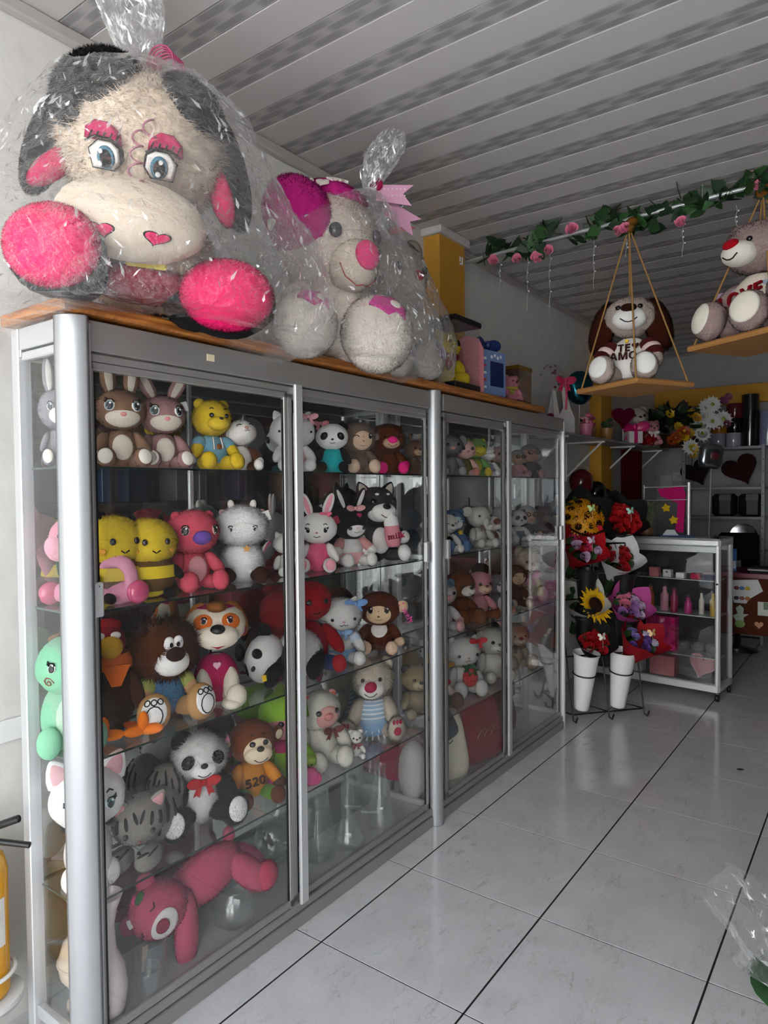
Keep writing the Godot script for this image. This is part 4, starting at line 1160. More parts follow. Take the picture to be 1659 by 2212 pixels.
func bee(label: String, a: Array) -> void:
	var t := thing("bee_plush", label, "plush toy", a[0], a[2])
	t.scale = Vector3.ONE * a[1]
	var rr := Vector3(0.36, 0.3, 0.32)
	var body := part(t, "body", ball("v", Vector3(0.36, 0.3, 0.36)), mat("5d4321", "fur"), Vector3(0, 0.29, -0.02))
	band(body, "stripe", mat("d8bc2e", "fur"), Vector3(0.36, 0.3, 0.36), -6, 22, 0.03)
	band(body, "stripe", mat("d8bc2e", "fur"), Vector3(0.36, 0.3, 0.36), -64, -40, 0.03)
	var head := part(t, "head", ball("p", rr), mat("dcbf33", "fur"), Vector3(0, 0.68, 0.04))
	for q in [-1, 1]:
		button(head, "eye", mat("141008", "gloss"), rr, q * 22, 4, Vector3(0.034, 0.04, 0.025), Vector3.ZERO, 1.03)
		limb(head, "feeler", "171310", Vector3(q * 0.16, 0.24, 0.0), Vector3(q * 0.18, 0.34, 0.02), 0.034)
		patch(head, "cheek", mat("d99a3a", "cloth"), rr, q * 40, -16, ell(0.12, 0.1), 0.04)
		limb(t, "arm", "17130f", Vector3(q * 0.28, 0.36, 0.16), Vector3(q * 0.32, 0.27, 0.27), 0.06)
		limb(t, "leg", "17130f", Vector3(q * 0.16, 0.08, 0.24), Vector3(q * 0.17, 0.06, 0.36), 0.06)
		blob(t, "wing", ["3f8f6a", "5a4a90"][(q + 1) / 2], Vector3(q * 0.3, 0.4, -0.22), Vector3(0.16, 0.2, 0.03), "v", Vector3(0, q * 30, -q * 24))
	seam(head, "mouth", "2a1d14", rr, [[-8, -16], [0, -22], [8, -16]], 0.009)
	fit(t, -0.397, -0.147, 0.835)

func turkey() -> void:
	var t := thing("turkey_plush", "brown plush turkey with a red head and orange scarf and feet", "plush toy", Vector3(-0.28, 0.942, 0.626), 62)
	t.position.y = SHELVES[2]
	var s := 0.146 / 100.0
	t.scale = Vector3.ONE * s * 100.0
	blob(t, "body", "3c2013", Vector3(0, 0.78, -0.1), Vector3(0.52, 0.86, 0.42), "p")
	band(t, "scarf", mat("c8601c", "cloth"), Vector3(0.46, 0.4, 0.42), -10, 36, 0.1, Vector3(-0.04, 1.5, 0))
	part(t, "scarf_end", prism(PackedVector2Array([Vector2(-0.3, 0.1), Vector2(0.3, 0.1), Vector2(0.1, -0.35), Vector2(-0.1, -0.35)]), 0.08), mat("c8601c", "cloth"), Vector3(0.1, 1.45, 0.45))
	var head := part(t, "head", ball("v", Vector3(0.38, 0.42, 0.36)), mat("74121a", "fur"), Vector3(-0.05, 1.95, 0.05))
	part(head, "beak", ball("v", Vector3(0.26, 0.24, 0.2)), mat("bd8f25", "fur"), Vector3(0.05, -0.02, 0.34))
	blob(head, "comb", "861018", Vector3(0, 0.4, 0), Vector3(0.3, 0.16, 0.14), "v")
	for q in [-1, 1]:
		blob(head, "eye_white", "dcd8d0", Vector3(q * 0.16, 0.22, 0.27), Vector3(0.11, 0.08, 0.06), "v")
		button(head, "pupil", mat("140f0e", "gloss"), Vector3(0.38, 0.42, 0.36), q * 28, 32, Vector3(0.04, 0.04, 0.03), Vector3.ZERO, 1.08)
		limb(t, "wing", "4a2a19", Vector3(q * 0.45, 1.2, 0.0), Vector3(q * 0.62, 0.5, 0.2), 0.15, "p")
		limb(t, "leg", "d9671c", Vector3(q * 0.3, 0.15, 0.15), Vector3(q * 0.4 + 0.22, 0.14, 0.66), 0.11)
		for e in [-1, 0, 1]: limb(t, "toe", "ea7a20", Vector3(q * 0.4 + 0.22, 0.16, 0.74), Vector3(q * 0.4 + 0.22 + e * 0.32, 0.2 + 0.32 * (1 - absf(e)), 0.92), 0.12)
	fit(t, -0.397, -0.147, 0.835)

func tabby() -> void:
	var t := thing("tabby_plush", "grey tabby plush cat lying with pink ears beside the large panda", "plush toy", Vector3(-0.25, 0.51, 0.535), 40)
	t.position.y = SHELVES[3]
	var m := mat("8d8780", "fur")
	var stripe := mat("2b2826", "fur")
	for g in [["body", Vector3(0, 0.1, -0.08), Vector3(0.08, 0.09, 0.13)], ["hindquarters", Vector3(0, 0.15, -0.16), Vector3(0.078, 0.09, 0.075)]]:
		var o := part(t, g[0], ball("p", g[2]), m, g[1])
		for k in 9: patch(o, "stripe", stripe, g[2], -76 + k * 19, 24 if k % 2 else 4, PackedVector2Array([Vector2(-0.07, -0.55), Vector2(0.05, -0.5), Vector2(0.09, 0.0), Vector2(0.02, 0.6), Vector2(-0.05, 0.5), Vector2(-0.02, 0.0)]), 0.09)
	var hr := Vector3(0.088, 0.078, 0.08)
	var head := part(t, "head", ball("p", hr), m, Vector3(0.0, 0.145, 0.075), Vector3(24, 24, 0))
	for q in [-1, 1]:
		part(head, "ear", cat_ear(), m, Vector3(q * 0.055, 0.05, 0), Vector3(0, 0, -q * 30), Vector3(0.03, 0.05, 0.014))
		part(head, "inner_ear", cat_ear(), mat("d49a9c", "fur"), Vector3(q * 0.057, 0.052, 0.009), Vector3(0, 0, -q * 30), Vector3(0.022, 0.04, 0.008))
		button(head, "eye", mat("0c0b09", "gloss"), hr, q * 28, 4, Vector3.ONE * 0.009, Vector3.ZERO, 1.05)
		var paw := part(t, "paw", ball("p", Vector3(0.042, 0.036, 0.065)), m, Vector3(q * 0.052, 0.036, 0.12))
		for k in 3: patch(paw, "stripe", stripe, Vector3(0.042, 0.036, 0.065), -60 + k * 60, 46, ell(0.5, 0.1, 12, 20.0), 0.1)
		for k in 3: patch(head, "stripe", stripe, hr, q * (10 + 22 * k), 44 - 12 * k, ell(0.05, 0.26, 12, q * -24.0), 0.1)
	fit(t, -0.397, -0.147, 0.835)
	button(head, "nose", mat("7a4a4a", "satin"), hr, 0, -16, Vector3(0.008, 0.006, 0.005), Vector3.ZERO, 1.06)

# ---------------------------------------------------------------- toys in the second cabinet
func toys_b() -> void:
	# top shelf
	plush("elephant_plush", "shaggy grey plush elephant in the second cabinet's top corner", Vector3(-0.28, 1.742, -1.411), 0.231, 50.766, {"c": "8d8d8f", "k": "f", "ears": "wide", "es": 0.7, "eye": "dot", "mouth": "none", "nose": "d99a8a", "nr": 0.05, "nk": "fur", "foot": "a8a5a8"})
	plush("pig_plush", "pale pink plush pig with blushing cheeks and an olive vest", Vector3(-0.25, 1.742, -1.528), 0.211, 53.505, {"c": "d2a9a0", "k": "v", "hr": Vector3(0.28, 0.26, 0.24), "cheek": "c9707a", "nose": "b8807c", "nr": 0.03, "eye": "dot", "er": 0.045, "shirt": ["5f5f2a", -50, 60], "es": 0.5, "foot": "c77a6c", "mouth": "none"})
	plush("dragon_plush", "green and yellow plush dragon between the pig and the unicorn", Vector3(-0.28, 1.742, -1.707), 0.233, 50.629, {"c": "6fa04f", "k": "v", "mz": "c2b12e", "mzs": 1.3, "ears": "bear", "ec": "b9ad2a", "es": 0.7, "belly": "b9b02f", "foot": "c2a81e", "eye": "dot", "er": 0.03})
	var un := plush("unicorn_plush", "small white plush unicorn with a lilac mane and large eye", Vector3(-0.25, 1.742, -1.806), 0.188, 47.606, {"c": "d3d0d0", "k": "v", "hr": Vector3(0.21, 0.24, 0.24), "mz": "e0dddc", "mzs": 1.1, "eye": "big", "er": 0.03, "ex": 40.0, "ears": "cat", "es": 0.6, "nose": "9a8a92", "nr": 0.01, "shirt": ["77708c", -70, 40], "hand": "eeecea"})
	part(un.get_node("head"), "horn", lathe([Vector2(0.035, 0), Vector2(0.02, 0.1), Vector2(0, 0.2)], 12), mat("d8d2c0", "satin"), Vector3(0, 0.22, 0.06))
	blob(un.get_node("head"), "mane", "6f628f", Vector3(0, 0.18, -0.04), Vector3(0.12, 0.1, 0.14), "f")
	plush("pig_plush", "pink plush pig in a leafy hood beside the small unicorn", Vector3(-0.27, 1.742, -2.004), 0.198, 50.626, {"c": "bb9088", "k": "v", "hr": Vector3(0.27, 0.27, 0.24), "nose": "b07a78", "nr": 0.03, "eye": "dot", "er": 0.04, "shirt": ["6f7848", -50, 60], "es": 0.6, "ec": "8a9a5a", "mouth": "smile"})
	doll_glasses("grey haired plush doll with round glasses in a checked dress", [Vector3(-0.27, 1.742, -2.256), 0.18, 51.203], "8a8a8c", "b4808a")
	doll_glasses("grey haired plush doll with square glasses in a black suit", [Vector3(-0.26, 1.742, -2.427), 0.224, 50.2], "6e7072", "17171a")
	# second shelf
	plush("cow_plush", "small white plush cow with black patches beside the blue bear", Vector3(-0.26, 1.328, -1.342), 0.214, 61.037, {"c": "cfccc6", "k": "v", "eye": "closed", "ears": "cat", "es": 0.6, "ec": "141416", "foot": "d2cfc9", "mz": "ddd9d2", "nose": "2a2422", "belly": "1b1b1d"})
	var bb := plush("bear_plush", "steel blue plush bear asleep with a star on its chest", Vector3(-0.24, 1.328, -1.423), 0.237, 56.153, {"c": "48658c", "k": "v", "b": "3a5c86", "mask": ["a9bcc4", 0.62, 0.42, -2.0], "mz": "d6d3cf", "nose": "4a5468", "nr": 0.02, "eye": "closed", "ears": "bear", "es": 0.9, "mouth": "none", "lr": 0.11, "fr": 0.13})
	part(bb, "star", prism(star(0.07, 0.5), 0.03), mat("c9a437", "cloth"), Vector3(0.1, 0.44, 0.21), Vector3(0, 0, 12))
	trunk(plush("elephant_plush", "cream plush elephant with a raised trunk beside the blue bear", Vector3(-0.27, 1.328, -1.729), 0.251, 68.354, {"c": "c9c6bd", "k": "p", "ears": "wide", "es": 0.6, "eye": "dot", "er": 0.03, "ex": 34.0, "mouth": "none", "bow": "8a6a5a"}), "c9c6bd")
	plush("dog_plush", "white plush dog with a rust brown face patch and long muzzle", Vector3(-0.25, 1.328, -1.862), 0.186, 73.253, {"c": "d6d2ca", "k": "v", "mz": "dcd8d0", "mzr": Vector3(0.1, 0.09, 0.2), "nose": "191413", "mask": ["6e3414", 0.8, 0.5, 16.0], "ears": "dog", "ec": "5f2c10", "eye": "dot", "shirt": ["7a4a26", 0, 60]})
	plush("rabbit_plush", "pale grey plush rabbit half behind the second mullion", Vector3(-0.29, 1.328, -2.072), 0.243, 56.459, {"c": "b2b0b2", "k": "p", "ears": "bunny", "es": 0.6, "skirt": ["8f88a0"], "eye": "dot"})
	plush("raccoon_plush", "white plush raccoon in a denim bib past the second mullion", Vector3(-0.27, 1.328, -2.259), 0.209, 51.182, {"c": "bdbbb8", "k": "v", "eye": "panda", "er": 0.03, "ears": "cat", "es": 0.7, "ec": "2b2c30", "nose": "151414", "shirt": ["44576e", -70, 20]})
	doll_glasses("grey haired plush doll with square glasses in a grey jacket", [Vector3(-0.26, 1.328, -2.388), 0.23, 50.4], "8f9092", "2a2a2d")
	plush("bear_plush", "dark maroon plush bear in the second shelf's far corner", Vector3(-0.3, 1.328, -2.734), 0.222, 53.178, {"c": "3a1412", "k": "p", "mz": "5a2a24", "nose": "120a0a"})
	# third shelf
	plush("mouse_plush", "white plush mouse with a blue hood and pink nose", Vector3(-0.24, 0.902, -1.333), 0.279, 60.848, {"c": "c9c7c3", "k": "p", "hr": Vector3(0.25, 0.24, 0.26), "ears": "bear", "ec": "6a8298", "mask": ["6a8298", 0.7, 0.34, 52.0], "nose": "d9a0a0", "nr": 0.06, "nk": "fur", "eye": "dot", "foot": "c99a98", "hand": "c99a98", "mouth": "none"})
	plush("dog_plush", "rust brown plush dog with a white muzzle between mouse and pink bear", Vector3(-0.27, 0.902, -1.559), 0.305, 69.535, {"c": "6a3413", "k": "p", "mz": "d6cfc4", "mzr": Vector3(0.12, 0.1, 0.14), "ears": "dog", "es": 0.9, "nose": "1a1210", "foot": "73401a", "fr": 0.14, "lr": 0.12})
	plush("bear_plush", "dusty pink plush bear in a floppy hat beside the penguin", Vector3(-0.25, 0.902, -1.757), 0.286, 61.926, {"c": "c0828a", "k": "v", "ears": "dog", "es": 0.8, "mz": "d8b49a", "nose": "7a3a52", "eye": "dot", "foot": "6a3a18", "leg": "6a3a18"})
	var pn := plush("penguin_plush", "grey and white plush penguin leaning by the second mullion", Vector3(-0.26, 0.902, -1.97), 0.247, 60.708, {"c": "5c5f68", "k": "v", "mask": ["d6d4d0", 0.7, 0.72, -12.0], "belly": "d6d4d0", "ears": "none", "eye": "dot", "mouth": "none", "foot": "c98a70", "nose": "c98a50", "nr": 0.03, "fr": 0.07})
	pn.rotate_z(0.04)
	plush("monkey_plush", "tan plush monkey winking beside the cream bear with a shiny bow", Vector3(-0.25, 0.902, -2.241), 0.28, 53.05, {"c": "3a2a20", "k": "v", "mask": ["c7ad8e", 0.68, 0.7, -12.0], "ears": "side", "eye": "wink", "er": 0.026, "ex": 22.0, "nose": "3a2016", "nr": 0.012, "foot": "c7b59c", "hand": "c7b59c"})
	plush("bear_plush", "cream plush bear with a shiny pink bow on the third shelf", Vector3(-0.27, 0.902, -2.489), 0.377, 54.004, {"c": "c8b79c", "k": "f", "mz": "d9cdb8", "nose": "b0707a", "bow": "c98aa8", "bs": 0.18, "eye": "dot", "er": 0.024, "fr": 0.14, "lr": 0.12})
	plush("bear_plush", "small cream plush bear slumped at the far end of the third shelf", Vector3(-0.28, 0.902, -2.817), 0.092, 56.599, {"c": "cfc4ae", "k": "f", "mz": "d9cdb8", "nose": "2a1a16", "eye": "dot", "fr": 0.14})
	# fourth shelf
	var dl := plush("doll_plush", "plush doll in a yellow hat, black overalls and brown boots", Vector3(-0.24, 0.487, -1.308), 0.274, 67.044, {"c": "c79a88", "k": "v", "hr": Vector3(0.21, 0.22, 0.2), "b": "151517", "ears": "none", "eye": "dot", "er": 0.024, "nose": "b06a5c", "nr": 0.03, "nk": "fur", "leg": "17171a", "foot": "4f2e16", "fr": 0.15, "reach": 0.36, "spread": 0.2, "arm": "c9b8a8", "bow": "8e1a24", "bs": 0.16})
	part(dl.get_node("head"), "hat", lathe([Vector2(0.34, -0.02), Vector2(0.34, 0.0), Vector2(0.22, 0.03), Vector2(0.2, 0.16), Vector2(0.12, 0.22), Vector2(0, 0.24)], 24), mat("c8921e", "cloth"), Vector3(0, 0.08, 0), Vector3(-6, 0, 0))
	var sk := plush("kitten_plush", "white plush kitten with a red bow holding a strawberry", Vector3(-0.26, 0.487, -1.601), 0.341, 57.106, {"c": "d9d7d2", "k": "p", "hr": Vector3(0.3, 0.26, 0.24), "ears": "cat", "es": 0.6, "eye": "dot", "er": 0.03, "ex": 32.0, "ey": -6.0, "nose": "c98a8c", "nr": 0.018, "mouth": "w", "fr": 0.13})
	bow(sk, "c3171f", Vector3(0.2, 0.9, 0.18), 0.14)
	blob(sk, "strawberry", "b8141c", Vector3(0.02, 0.32, 0.26), Vector3(0.13, 0.16, 0.1), "v")
	part(sk, "strawberry_leaf", prism(star(0.14, 0.55, 7), 0.03), mat("2c5a30", "cloth"), Vector3(0.02, 0.46, 0.27), Vector3(-50, 0, 0))
	for k in 8: button(sk, "seed", mat("3a0c0e", "matt"), Vector3(0.13, 0.16, 0.1), -45 + (k % 4) * 30, 22 - 34 * (k / 4), Vector3(0.008, 0.014, 0.006), Vector3(0.02, 0.32, 0.26), 1.02)
	plush("bear_plush", "large white plush bear by the second mullion on the fourth shelf", Vector3(-0.28, 0.487, -1.968), 0.332, 56.958, {"c": "d3cfc5", "k": "p", "mz": "dcd8d0", "nose": "2b1c1a", "eye": "dot", "br": Vector3(0.24, 0.28, 0.2), "ears": "dog", "es": 1.0})
	plush("bear_plush", "beige plush bear with a red nose and a gold star on its sole", Vector3(-0.26, 0.487, -2.302), 0.297, 52.84, {"c": "b09a80", "k": "f", "mz": "bda88c", "nose": "7c141c", "nr": 0.04, "eye": "dot", "er": 0.02, "bow": "5a3c30", "bs": 0.14, "fr": 0.15, "pad": "b39d84", "spread": 0.24})
	# floor of the cabinet: printed cushions
	for q in [["maroon cushion with gold ribbon embroidery lying at the cabinet front", Vector3(-0.23, 0.095, -1.648), 0.19, "7a0f20", 58.0], ["dark maroon cushion with small gold stars standing behind the embroidered one", Vector3(-0.33, 0.185, -2.038), 0.2, "560c18", 70.0]]:
		var cu := thing("cushion", q[0], "cushion", Vector3(q[1].x, 0.1, q[1].z), q[4] + 20)
		var f: float = q[2]
		part(cu, "cover", pillow(), mat(q[3], "cloth"), Vector3(0, f * 0.95, 0), Vector3(-14, 0, 0), Vector3(f, f, 0.06))
		for k in 5: part(cu, "embroidery", tube([Vector3(-0.08 + k * 0.03, f * 0.8 + 0.02 * (k % 2), 0.066), Vector3(-0.05 + k * 0.03, f * 1.05, 0.07), Vector3(-0.03 + k * 0.035, f * 0.9, 0.068)], 0.0025), mat("c9a860", "foil"))
		fit(cu, -0.397, -0.147, 0.8)
	var uc := thing("cushion", "cream unicorn head cushion with a glitter mane in the maroon cushions' corner", "cushion", Vector3(-0.25, 0.143, -1.331), 62)
	uc.position.y = 0.1
	part(uc, "cover", pillow(), mat("cdc9b4", "cloth"), Vector3(0, 0.17, 0), Vector3(-6, 0, 8), Vector3(0.11, 0.2, 0.05))
	part(uc, "mane", pillow(), mat("3f5660", "foil"), Vector3(-0.03, 0.29, 0.0), Vector3(-6, 0, 24), Vector3(0.07, 0.09, 0.056))
	part(uc, "stitching", tube([Vector3(-0.04, 0.22, 0.05), Vector3(-0.02, 0.2, 0.054), Vector3(0.0, 0.215, 0.052)], 0.003), mat("171717", "matt"))
	part(uc, "stitching", tube([Vector3(-0.03, 0.12, 0.052), Vector3(0.02, 0.1, 0.05), Vector3(0.06, 0.13, 0.044), Vector3(0.065, 0.17, 0.042)], 0.003), mat("171717", "matt"))
	fit(uc, -0.397, -0.147, 0.8)

func pillow() -> ArrayMesh:
	if base.has("pillow"): return base["pillow"]
	var rows := []
	for r in 13:
		var la := -PI / 2 + PI * r / 12.0
		var row := PackedVector3Array()
		for c in 28:
			var lo := TAU * c / 28
			var x := cos(lo)
			var y := sin(lo)
			var m := pow(pow(absf(x), 4.0) + pow(absf(y), 4.0), -0.25)
			row.append(Vector3(x * m * pow(cos(la), 0.5), y * m * pow(cos(la), 0.5), sin(la)))
		rows.append(row)
	base["pillow"] = grid(rows, true, true)
	return base["pillow"]

func doll_glasses(label: String, a: Array, hair: String, suit: String) -> void:
	var t := plush("doll_plush", label, a[0], a[1], a[2], {"c": "b08a72", "k": "v", "b": suit, "hr": Vector3(0.25, 0.25, 0.23), "ears": "side", "es": 0.5, "eye": "dot", "er": 0.028, "nose": "b88a72", "nr": 0.05, "nk": "fur", "arm": suit, "hand": "b08a72", "leg": suit, "foot": "a97f86", "mouth": "smile"})
	var head := t.get_node("head")
	part(head, "hair", grid(sphere_rows(20, 8, 0.05).slice(4), true, true), mat(hair, "fur"), Vector3(0, 0.03, -0.03), Vector3(-22, 0, 0), Vector3(0.275, 0.26, 0.26))
	for q in [-1, 1]:
		var p := []
		for k in 9: p.append(Vector3(q * 0.1 + cos(TAU * k / 8.0) * 0.075, 0.03 + sin(TAU * k / 8.0) * 0.06, 0.245))
		part(head, "spectacles", tube(p, 0.014), mat("0d0d0e", "gloss"))

func trunk(t: Node3D, hex: String) -> void:
	var pts := []
	for k in 9:
		var f := k / 8.0
		pts.append(Vector3(0, 0.66 - 0.2 * sin(f * PI * 0.8), 0.24 + 0.2 * f))
	part(t, "trunk", tube(pts, 0.075, 10, 0.7), mat(hex, "fur"))

# ---------------------------------------------------------------- vases and jars on the cabinet floors
func clear_glass() -> StandardMaterial3D:
	if mats.has("solidglass"): return mats["solidglass"]
	var m := StandardMaterial3D.new()
	m.resource_name = "blown_glass"
	m.albedo_color = Color(0.6, 0.72, 0.7, 0.03)
	m.transparency = BaseMaterial3D.TRANSPARENCY_ALPHA
	m.roughness = 0.03
	m.metallic_specular = 0.75
	mats["solidglass"] = m
	return m

func vessel(called: String, label: String, at: Vector3, prof: Array, m: Material, wall := 0.004, lying := Vector3.ZERO) -> Node3D:
	var t := thing(called, label, called.replace("glass_", ""), at)
	var p := prof.duplicate()
	for i in range(prof.size() - 1, 0, -1): p.append(Vector2(maxf(prof[i].x - wall, 0.001), prof[i].y))
	p.append(Vector2(0.0, prof[0].y + wall))
	part(t, "wall", lathe(p, 32), m, Vector3.ZERO, lying)
	return t

func glassware() -> void:
	var onyx := StandardMaterial3D.new()
	onyx.resource_name = "onyx"
	onyx.albedo_color = Color("cbbba3")
	onyx.albedo_texture = mottle
	onyx.roughness = 0.2
	onyx.uv1_triplanar = true
	onyx.uv1_scale = Vector3(6, 6, 6)
	var a := Vector3(-0.3, 0.177, 0.834)
	var v := vessel("vase", "beige glazed bulbous vase behind the cabinet's end glass", Vector3(-0.29, 0.1, 0.745), [Vector2(0, 0), Vector2(0.062, 0.0), Vector2(0.06, 0.02), Vector2(0.046, 0.045), Vector2(0.052, 0.07), Vector2(0.078, 0.11), Vector2(0.084, 0.15), Vector2(0.07, 0.2), Vector2(0.042, 0.235), Vector2(0.036, 0.26), Vector2(0.046, 0.31), Vector2(0.058, 0.345)], onyx)
	part(v, "belt", lathe_torus(0.083, 0.004), onyx, Vector3(0, 0.15, 0))
	var wv := vessel("vase", "tall white and pink porcelain vase beside the sleeping pink bear", Vector3(-0.205, 0.1, 0.735), [Vector2(0, 0), Vector2(0.05, 0.0), Vector2(0.056, 0.03), Vector2(0.062, 0.09), Vector2(0.052, 0.15), Vector2(0.03, 0.2), Vector2(0.026, 0.27), Vector2(0.034, 0.32), Vector2(0.052, 0.365)], mat("d8ccc8", "gloss"))
	part(wv, "rose_decal", prism(ell(0.012, 0.014, 10), 0.001), mat("b06478", "satin"), Vector3(0.05, 0.06, 0.035), Vector3(0, 55, 0))
	var g := clear_glass()
	vessel("glass_jar", "wide clear glass jar standing under the pink bear's head", Vector3(-0.233, 0.1, 0.565), [Vector2(0, 0), Vector2(0.048, 0.0), Vector2(0.053, 0.01), Vector2(0.052, 0.1), Vector2(0.053, 0.125)], g)
	vessel("glass_bowl", "round clear fish bowl at the sleeping bear's foot", Vector3(-0.22, 0.1, 0.226), [Vector2(0, 0), Vector2(0.04, 0.0), Vector2(0.075, 0.03), Vector2(0.082, 0.07), Vector2(0.066, 0.115), Vector2(0.05, 0.13), Vector2(0.054, 0.14)], g)
	vessel("glass_bowl", "clear fish bowl standing by the mirror past the sleeping bear", Vector3(-0.407, 0.1, -0.157), [Vector2(0, 0), Vector2(0.05, 0.0), Vector2(0.085, 0.04), Vector2(0.09, 0.09), Vector2(0.07, 0.15), Vector2(0.06, 0.16)], g)
	vessel("glass_tumbler", "short glass tumbler standing at the foot of the white vase", Vector3(-0.17, 0.1, 0.62), [Vector2(0, 0), Vector2(0.035, 0), Vector2(0.042, 0.09)], g)
	var tall := [Vector2(0, 0), Vector2(0.062, 0.0), Vector2(0.066, 0.03), Vector2(0.052, 0.12), Vector2(0.036, 0.2), Vector2(0.026, 0.27), Vector2(0.03, 0.3)]
	vessel("glass_vase", "wide footed clear glass vase beside the second door's mullion", Vector3(-0.285, 0.1, -0.306), [Vector2(0, 0), Vector2(0.075, 0.0), Vector2(0.08, 0.02), Vector2(0.07, 0.1), Vector2(0.05, 0.22), Vector2(0.045, 0.32), Vector2(0.05, 0.34)], g)
	vessel("glass_vase", "clear glass vase with a round belly and long neck between two tapered vases", Vector3(-0.212, 0.1, -0.418), [Vector2(0, 0), Vector2(0.04, 0.0), Vector2(0.065, 0.03), Vector2(0.068, 0.06), Vector2(0.05, 0.1), Vector2(0.03, 0.15), Vector2(0.028, 0.34), Vector2(0.034, 0.36)], g)
	var tv := vessel("glass_vase", "tapered clear glass vase with a white price label", Vector3(-0.206, 0.1, -0.648), tall, g)
	part(tv, "price_label", bar(Vector3(0.016, 0.01, 0.001), 0.0), mat("efefec", "paper"), Vector3(0.035, 0.12, 0.04), Vector3(0, 45, 0))
	vessel("glass_cylinder", "tall straight clear glass cylinder at the back of the cabinet floor", Vector3(-0.35, 0.128, -0.76), [Vector2(0, 0), Vector2(0.05, 0.0), Vector2(0.05, 0.3), Vector2(0.052, 0.305)], g)
	get_node("glass_cylinder").position.y = 0.1
	# a big red heart cushion and a wrapped parcel at the far end
	var hc := thing("heart_cushion", "dark pink heart cushion leaning behind the glass vases", "cushion", Vector3(-0.34, 0.13, -1.015), 76)
	hc.position.y = 0.1
	part(hc, "cover", prism(heart(0.16), 0.07), mat("8e1f3c", "cloth"), Vector3(0, 0.16, 0), Vector3(-10, 0, 20))
	fit(hc, -0.397, -0.147, 0.8)
	var wp := thing("gift_parcel", "white parcel in crackling clear film at the cabinet's far corner", "gift", Vector3(-0.25, 0.164, -0.985), 60)
	wp.position.y = 0.1
	blob(wp, "filling", "b9b7b3", Vector3(0, 0.15, 0), Vector3(0.075, 0.15, 0.07), "v")
	part(wp, "film_wrap", furball("r"), mat("ffffff", "film"), Vector3(0, 0.17, 0), Vector3.ZERO, Vector3(0.085, 0.165, 0.08))
	fit(wp, -0.397, -0.147, 0.8)
	# the sleeping pink bear lies over the jars
	var t := thing("bear_plush", "raspberry pink plush bear asleep, sprawled over glass jars on the cabinet floor", "plush toy", Vector3(-0.27, 0.12, 0.35), 74)
	var c := "c0506f"
	blob(t, "body", c, Vector3(0.05, 0.17, -0.02), Vector3(0.155, 0.09, 0.085), "p", Vector3(0, 0, 16))
	var hr := Vector3(0.095, 0.105, 0.09)
	var head := part(t, "head", ball("p", hr), mat(c, "fur"), Vector3(-0.14, 0.16, 0.06), Vector3(4, -24, 66))
	patch(head, "muzzle", mat("dedad6", "fur"), hr, 0, -26, ell(0.66, 0.46, 20), 0.07)
	patch(head, "nose", mat("8a2440", "fur"), hr, 2, -20, ell(0.24, 0.2, 18), 0.16)
	for q in [-1, 1]:
		seam(head, "eye", "3a1420", hr, [[q * 30 - 8, 12], [q * 30, 7], [q * 30 + 8, 12]], 0.003, Vector3.ZERO, 1.08)
		part(head, "ear", ball("p", Vector3(0.034, 0.034, 0.02)), mat(c, "fur"), Vector3(q * 0.075, 0.08, 0))
	patch(head, "flower_patch", mat("3c6a3a", "cloth"), hr, 44, 46, ell(0.22, 0.12), 0.1)
	patch(head, "flower_patch", mat("d8407a", "cloth"), hr, 38, 58, ell(0.13, 0.1), 0.12)
	patch(head, "tear_patch", mat("eceae6", "cloth"), hr, -34, 46, ell(0.08, 0.16), 0.1)
	limb(t, "arm", c, Vector3(-0.04, 0.15, 0.06), Vector3(-0.055, -0.03, 0.13), 0.045, "p")
	limb(t, "arm", c, Vector3(-0.06, 0.16, -0.06), Vector3(-0.15, 0.06, -0.08), 0.045, "p")
	limb(t, "leg", c, Vector3(0.17, 0.19, 0.02), Vector3(0.26, 0.1, 0.07), 0.05, "p")
	limb(t, "leg", c, Vector3(0.17, 0.2, -0.05), Vector3(0.28, 0.12, -0.04), 0.05, "p")
	blob(t, "foot", "c23a5a", Vector3(0.285, 0.115, 0.075), Vector3(0.05, 0.055, 0.045), "p")
	blob(t, "tail", c, Vector3(0.16, 0.27, -0.05), Vector3(0.025, 0.035, 0.025), "p")
	part(t, "swing_tag", prism(PackedVector2Array([Vector2(-0.012, 0), Vector2(0.012, 0), Vector2(0.004, -0.09), Vector2(-0.004, -0.09)]), 0.002), mat("cfc0b0", "paper"), Vector3(-0.19, 0.06, 0.07), Vector3(0, 20, -8))
	fit(t, -0.395, -0.15, 0.8)

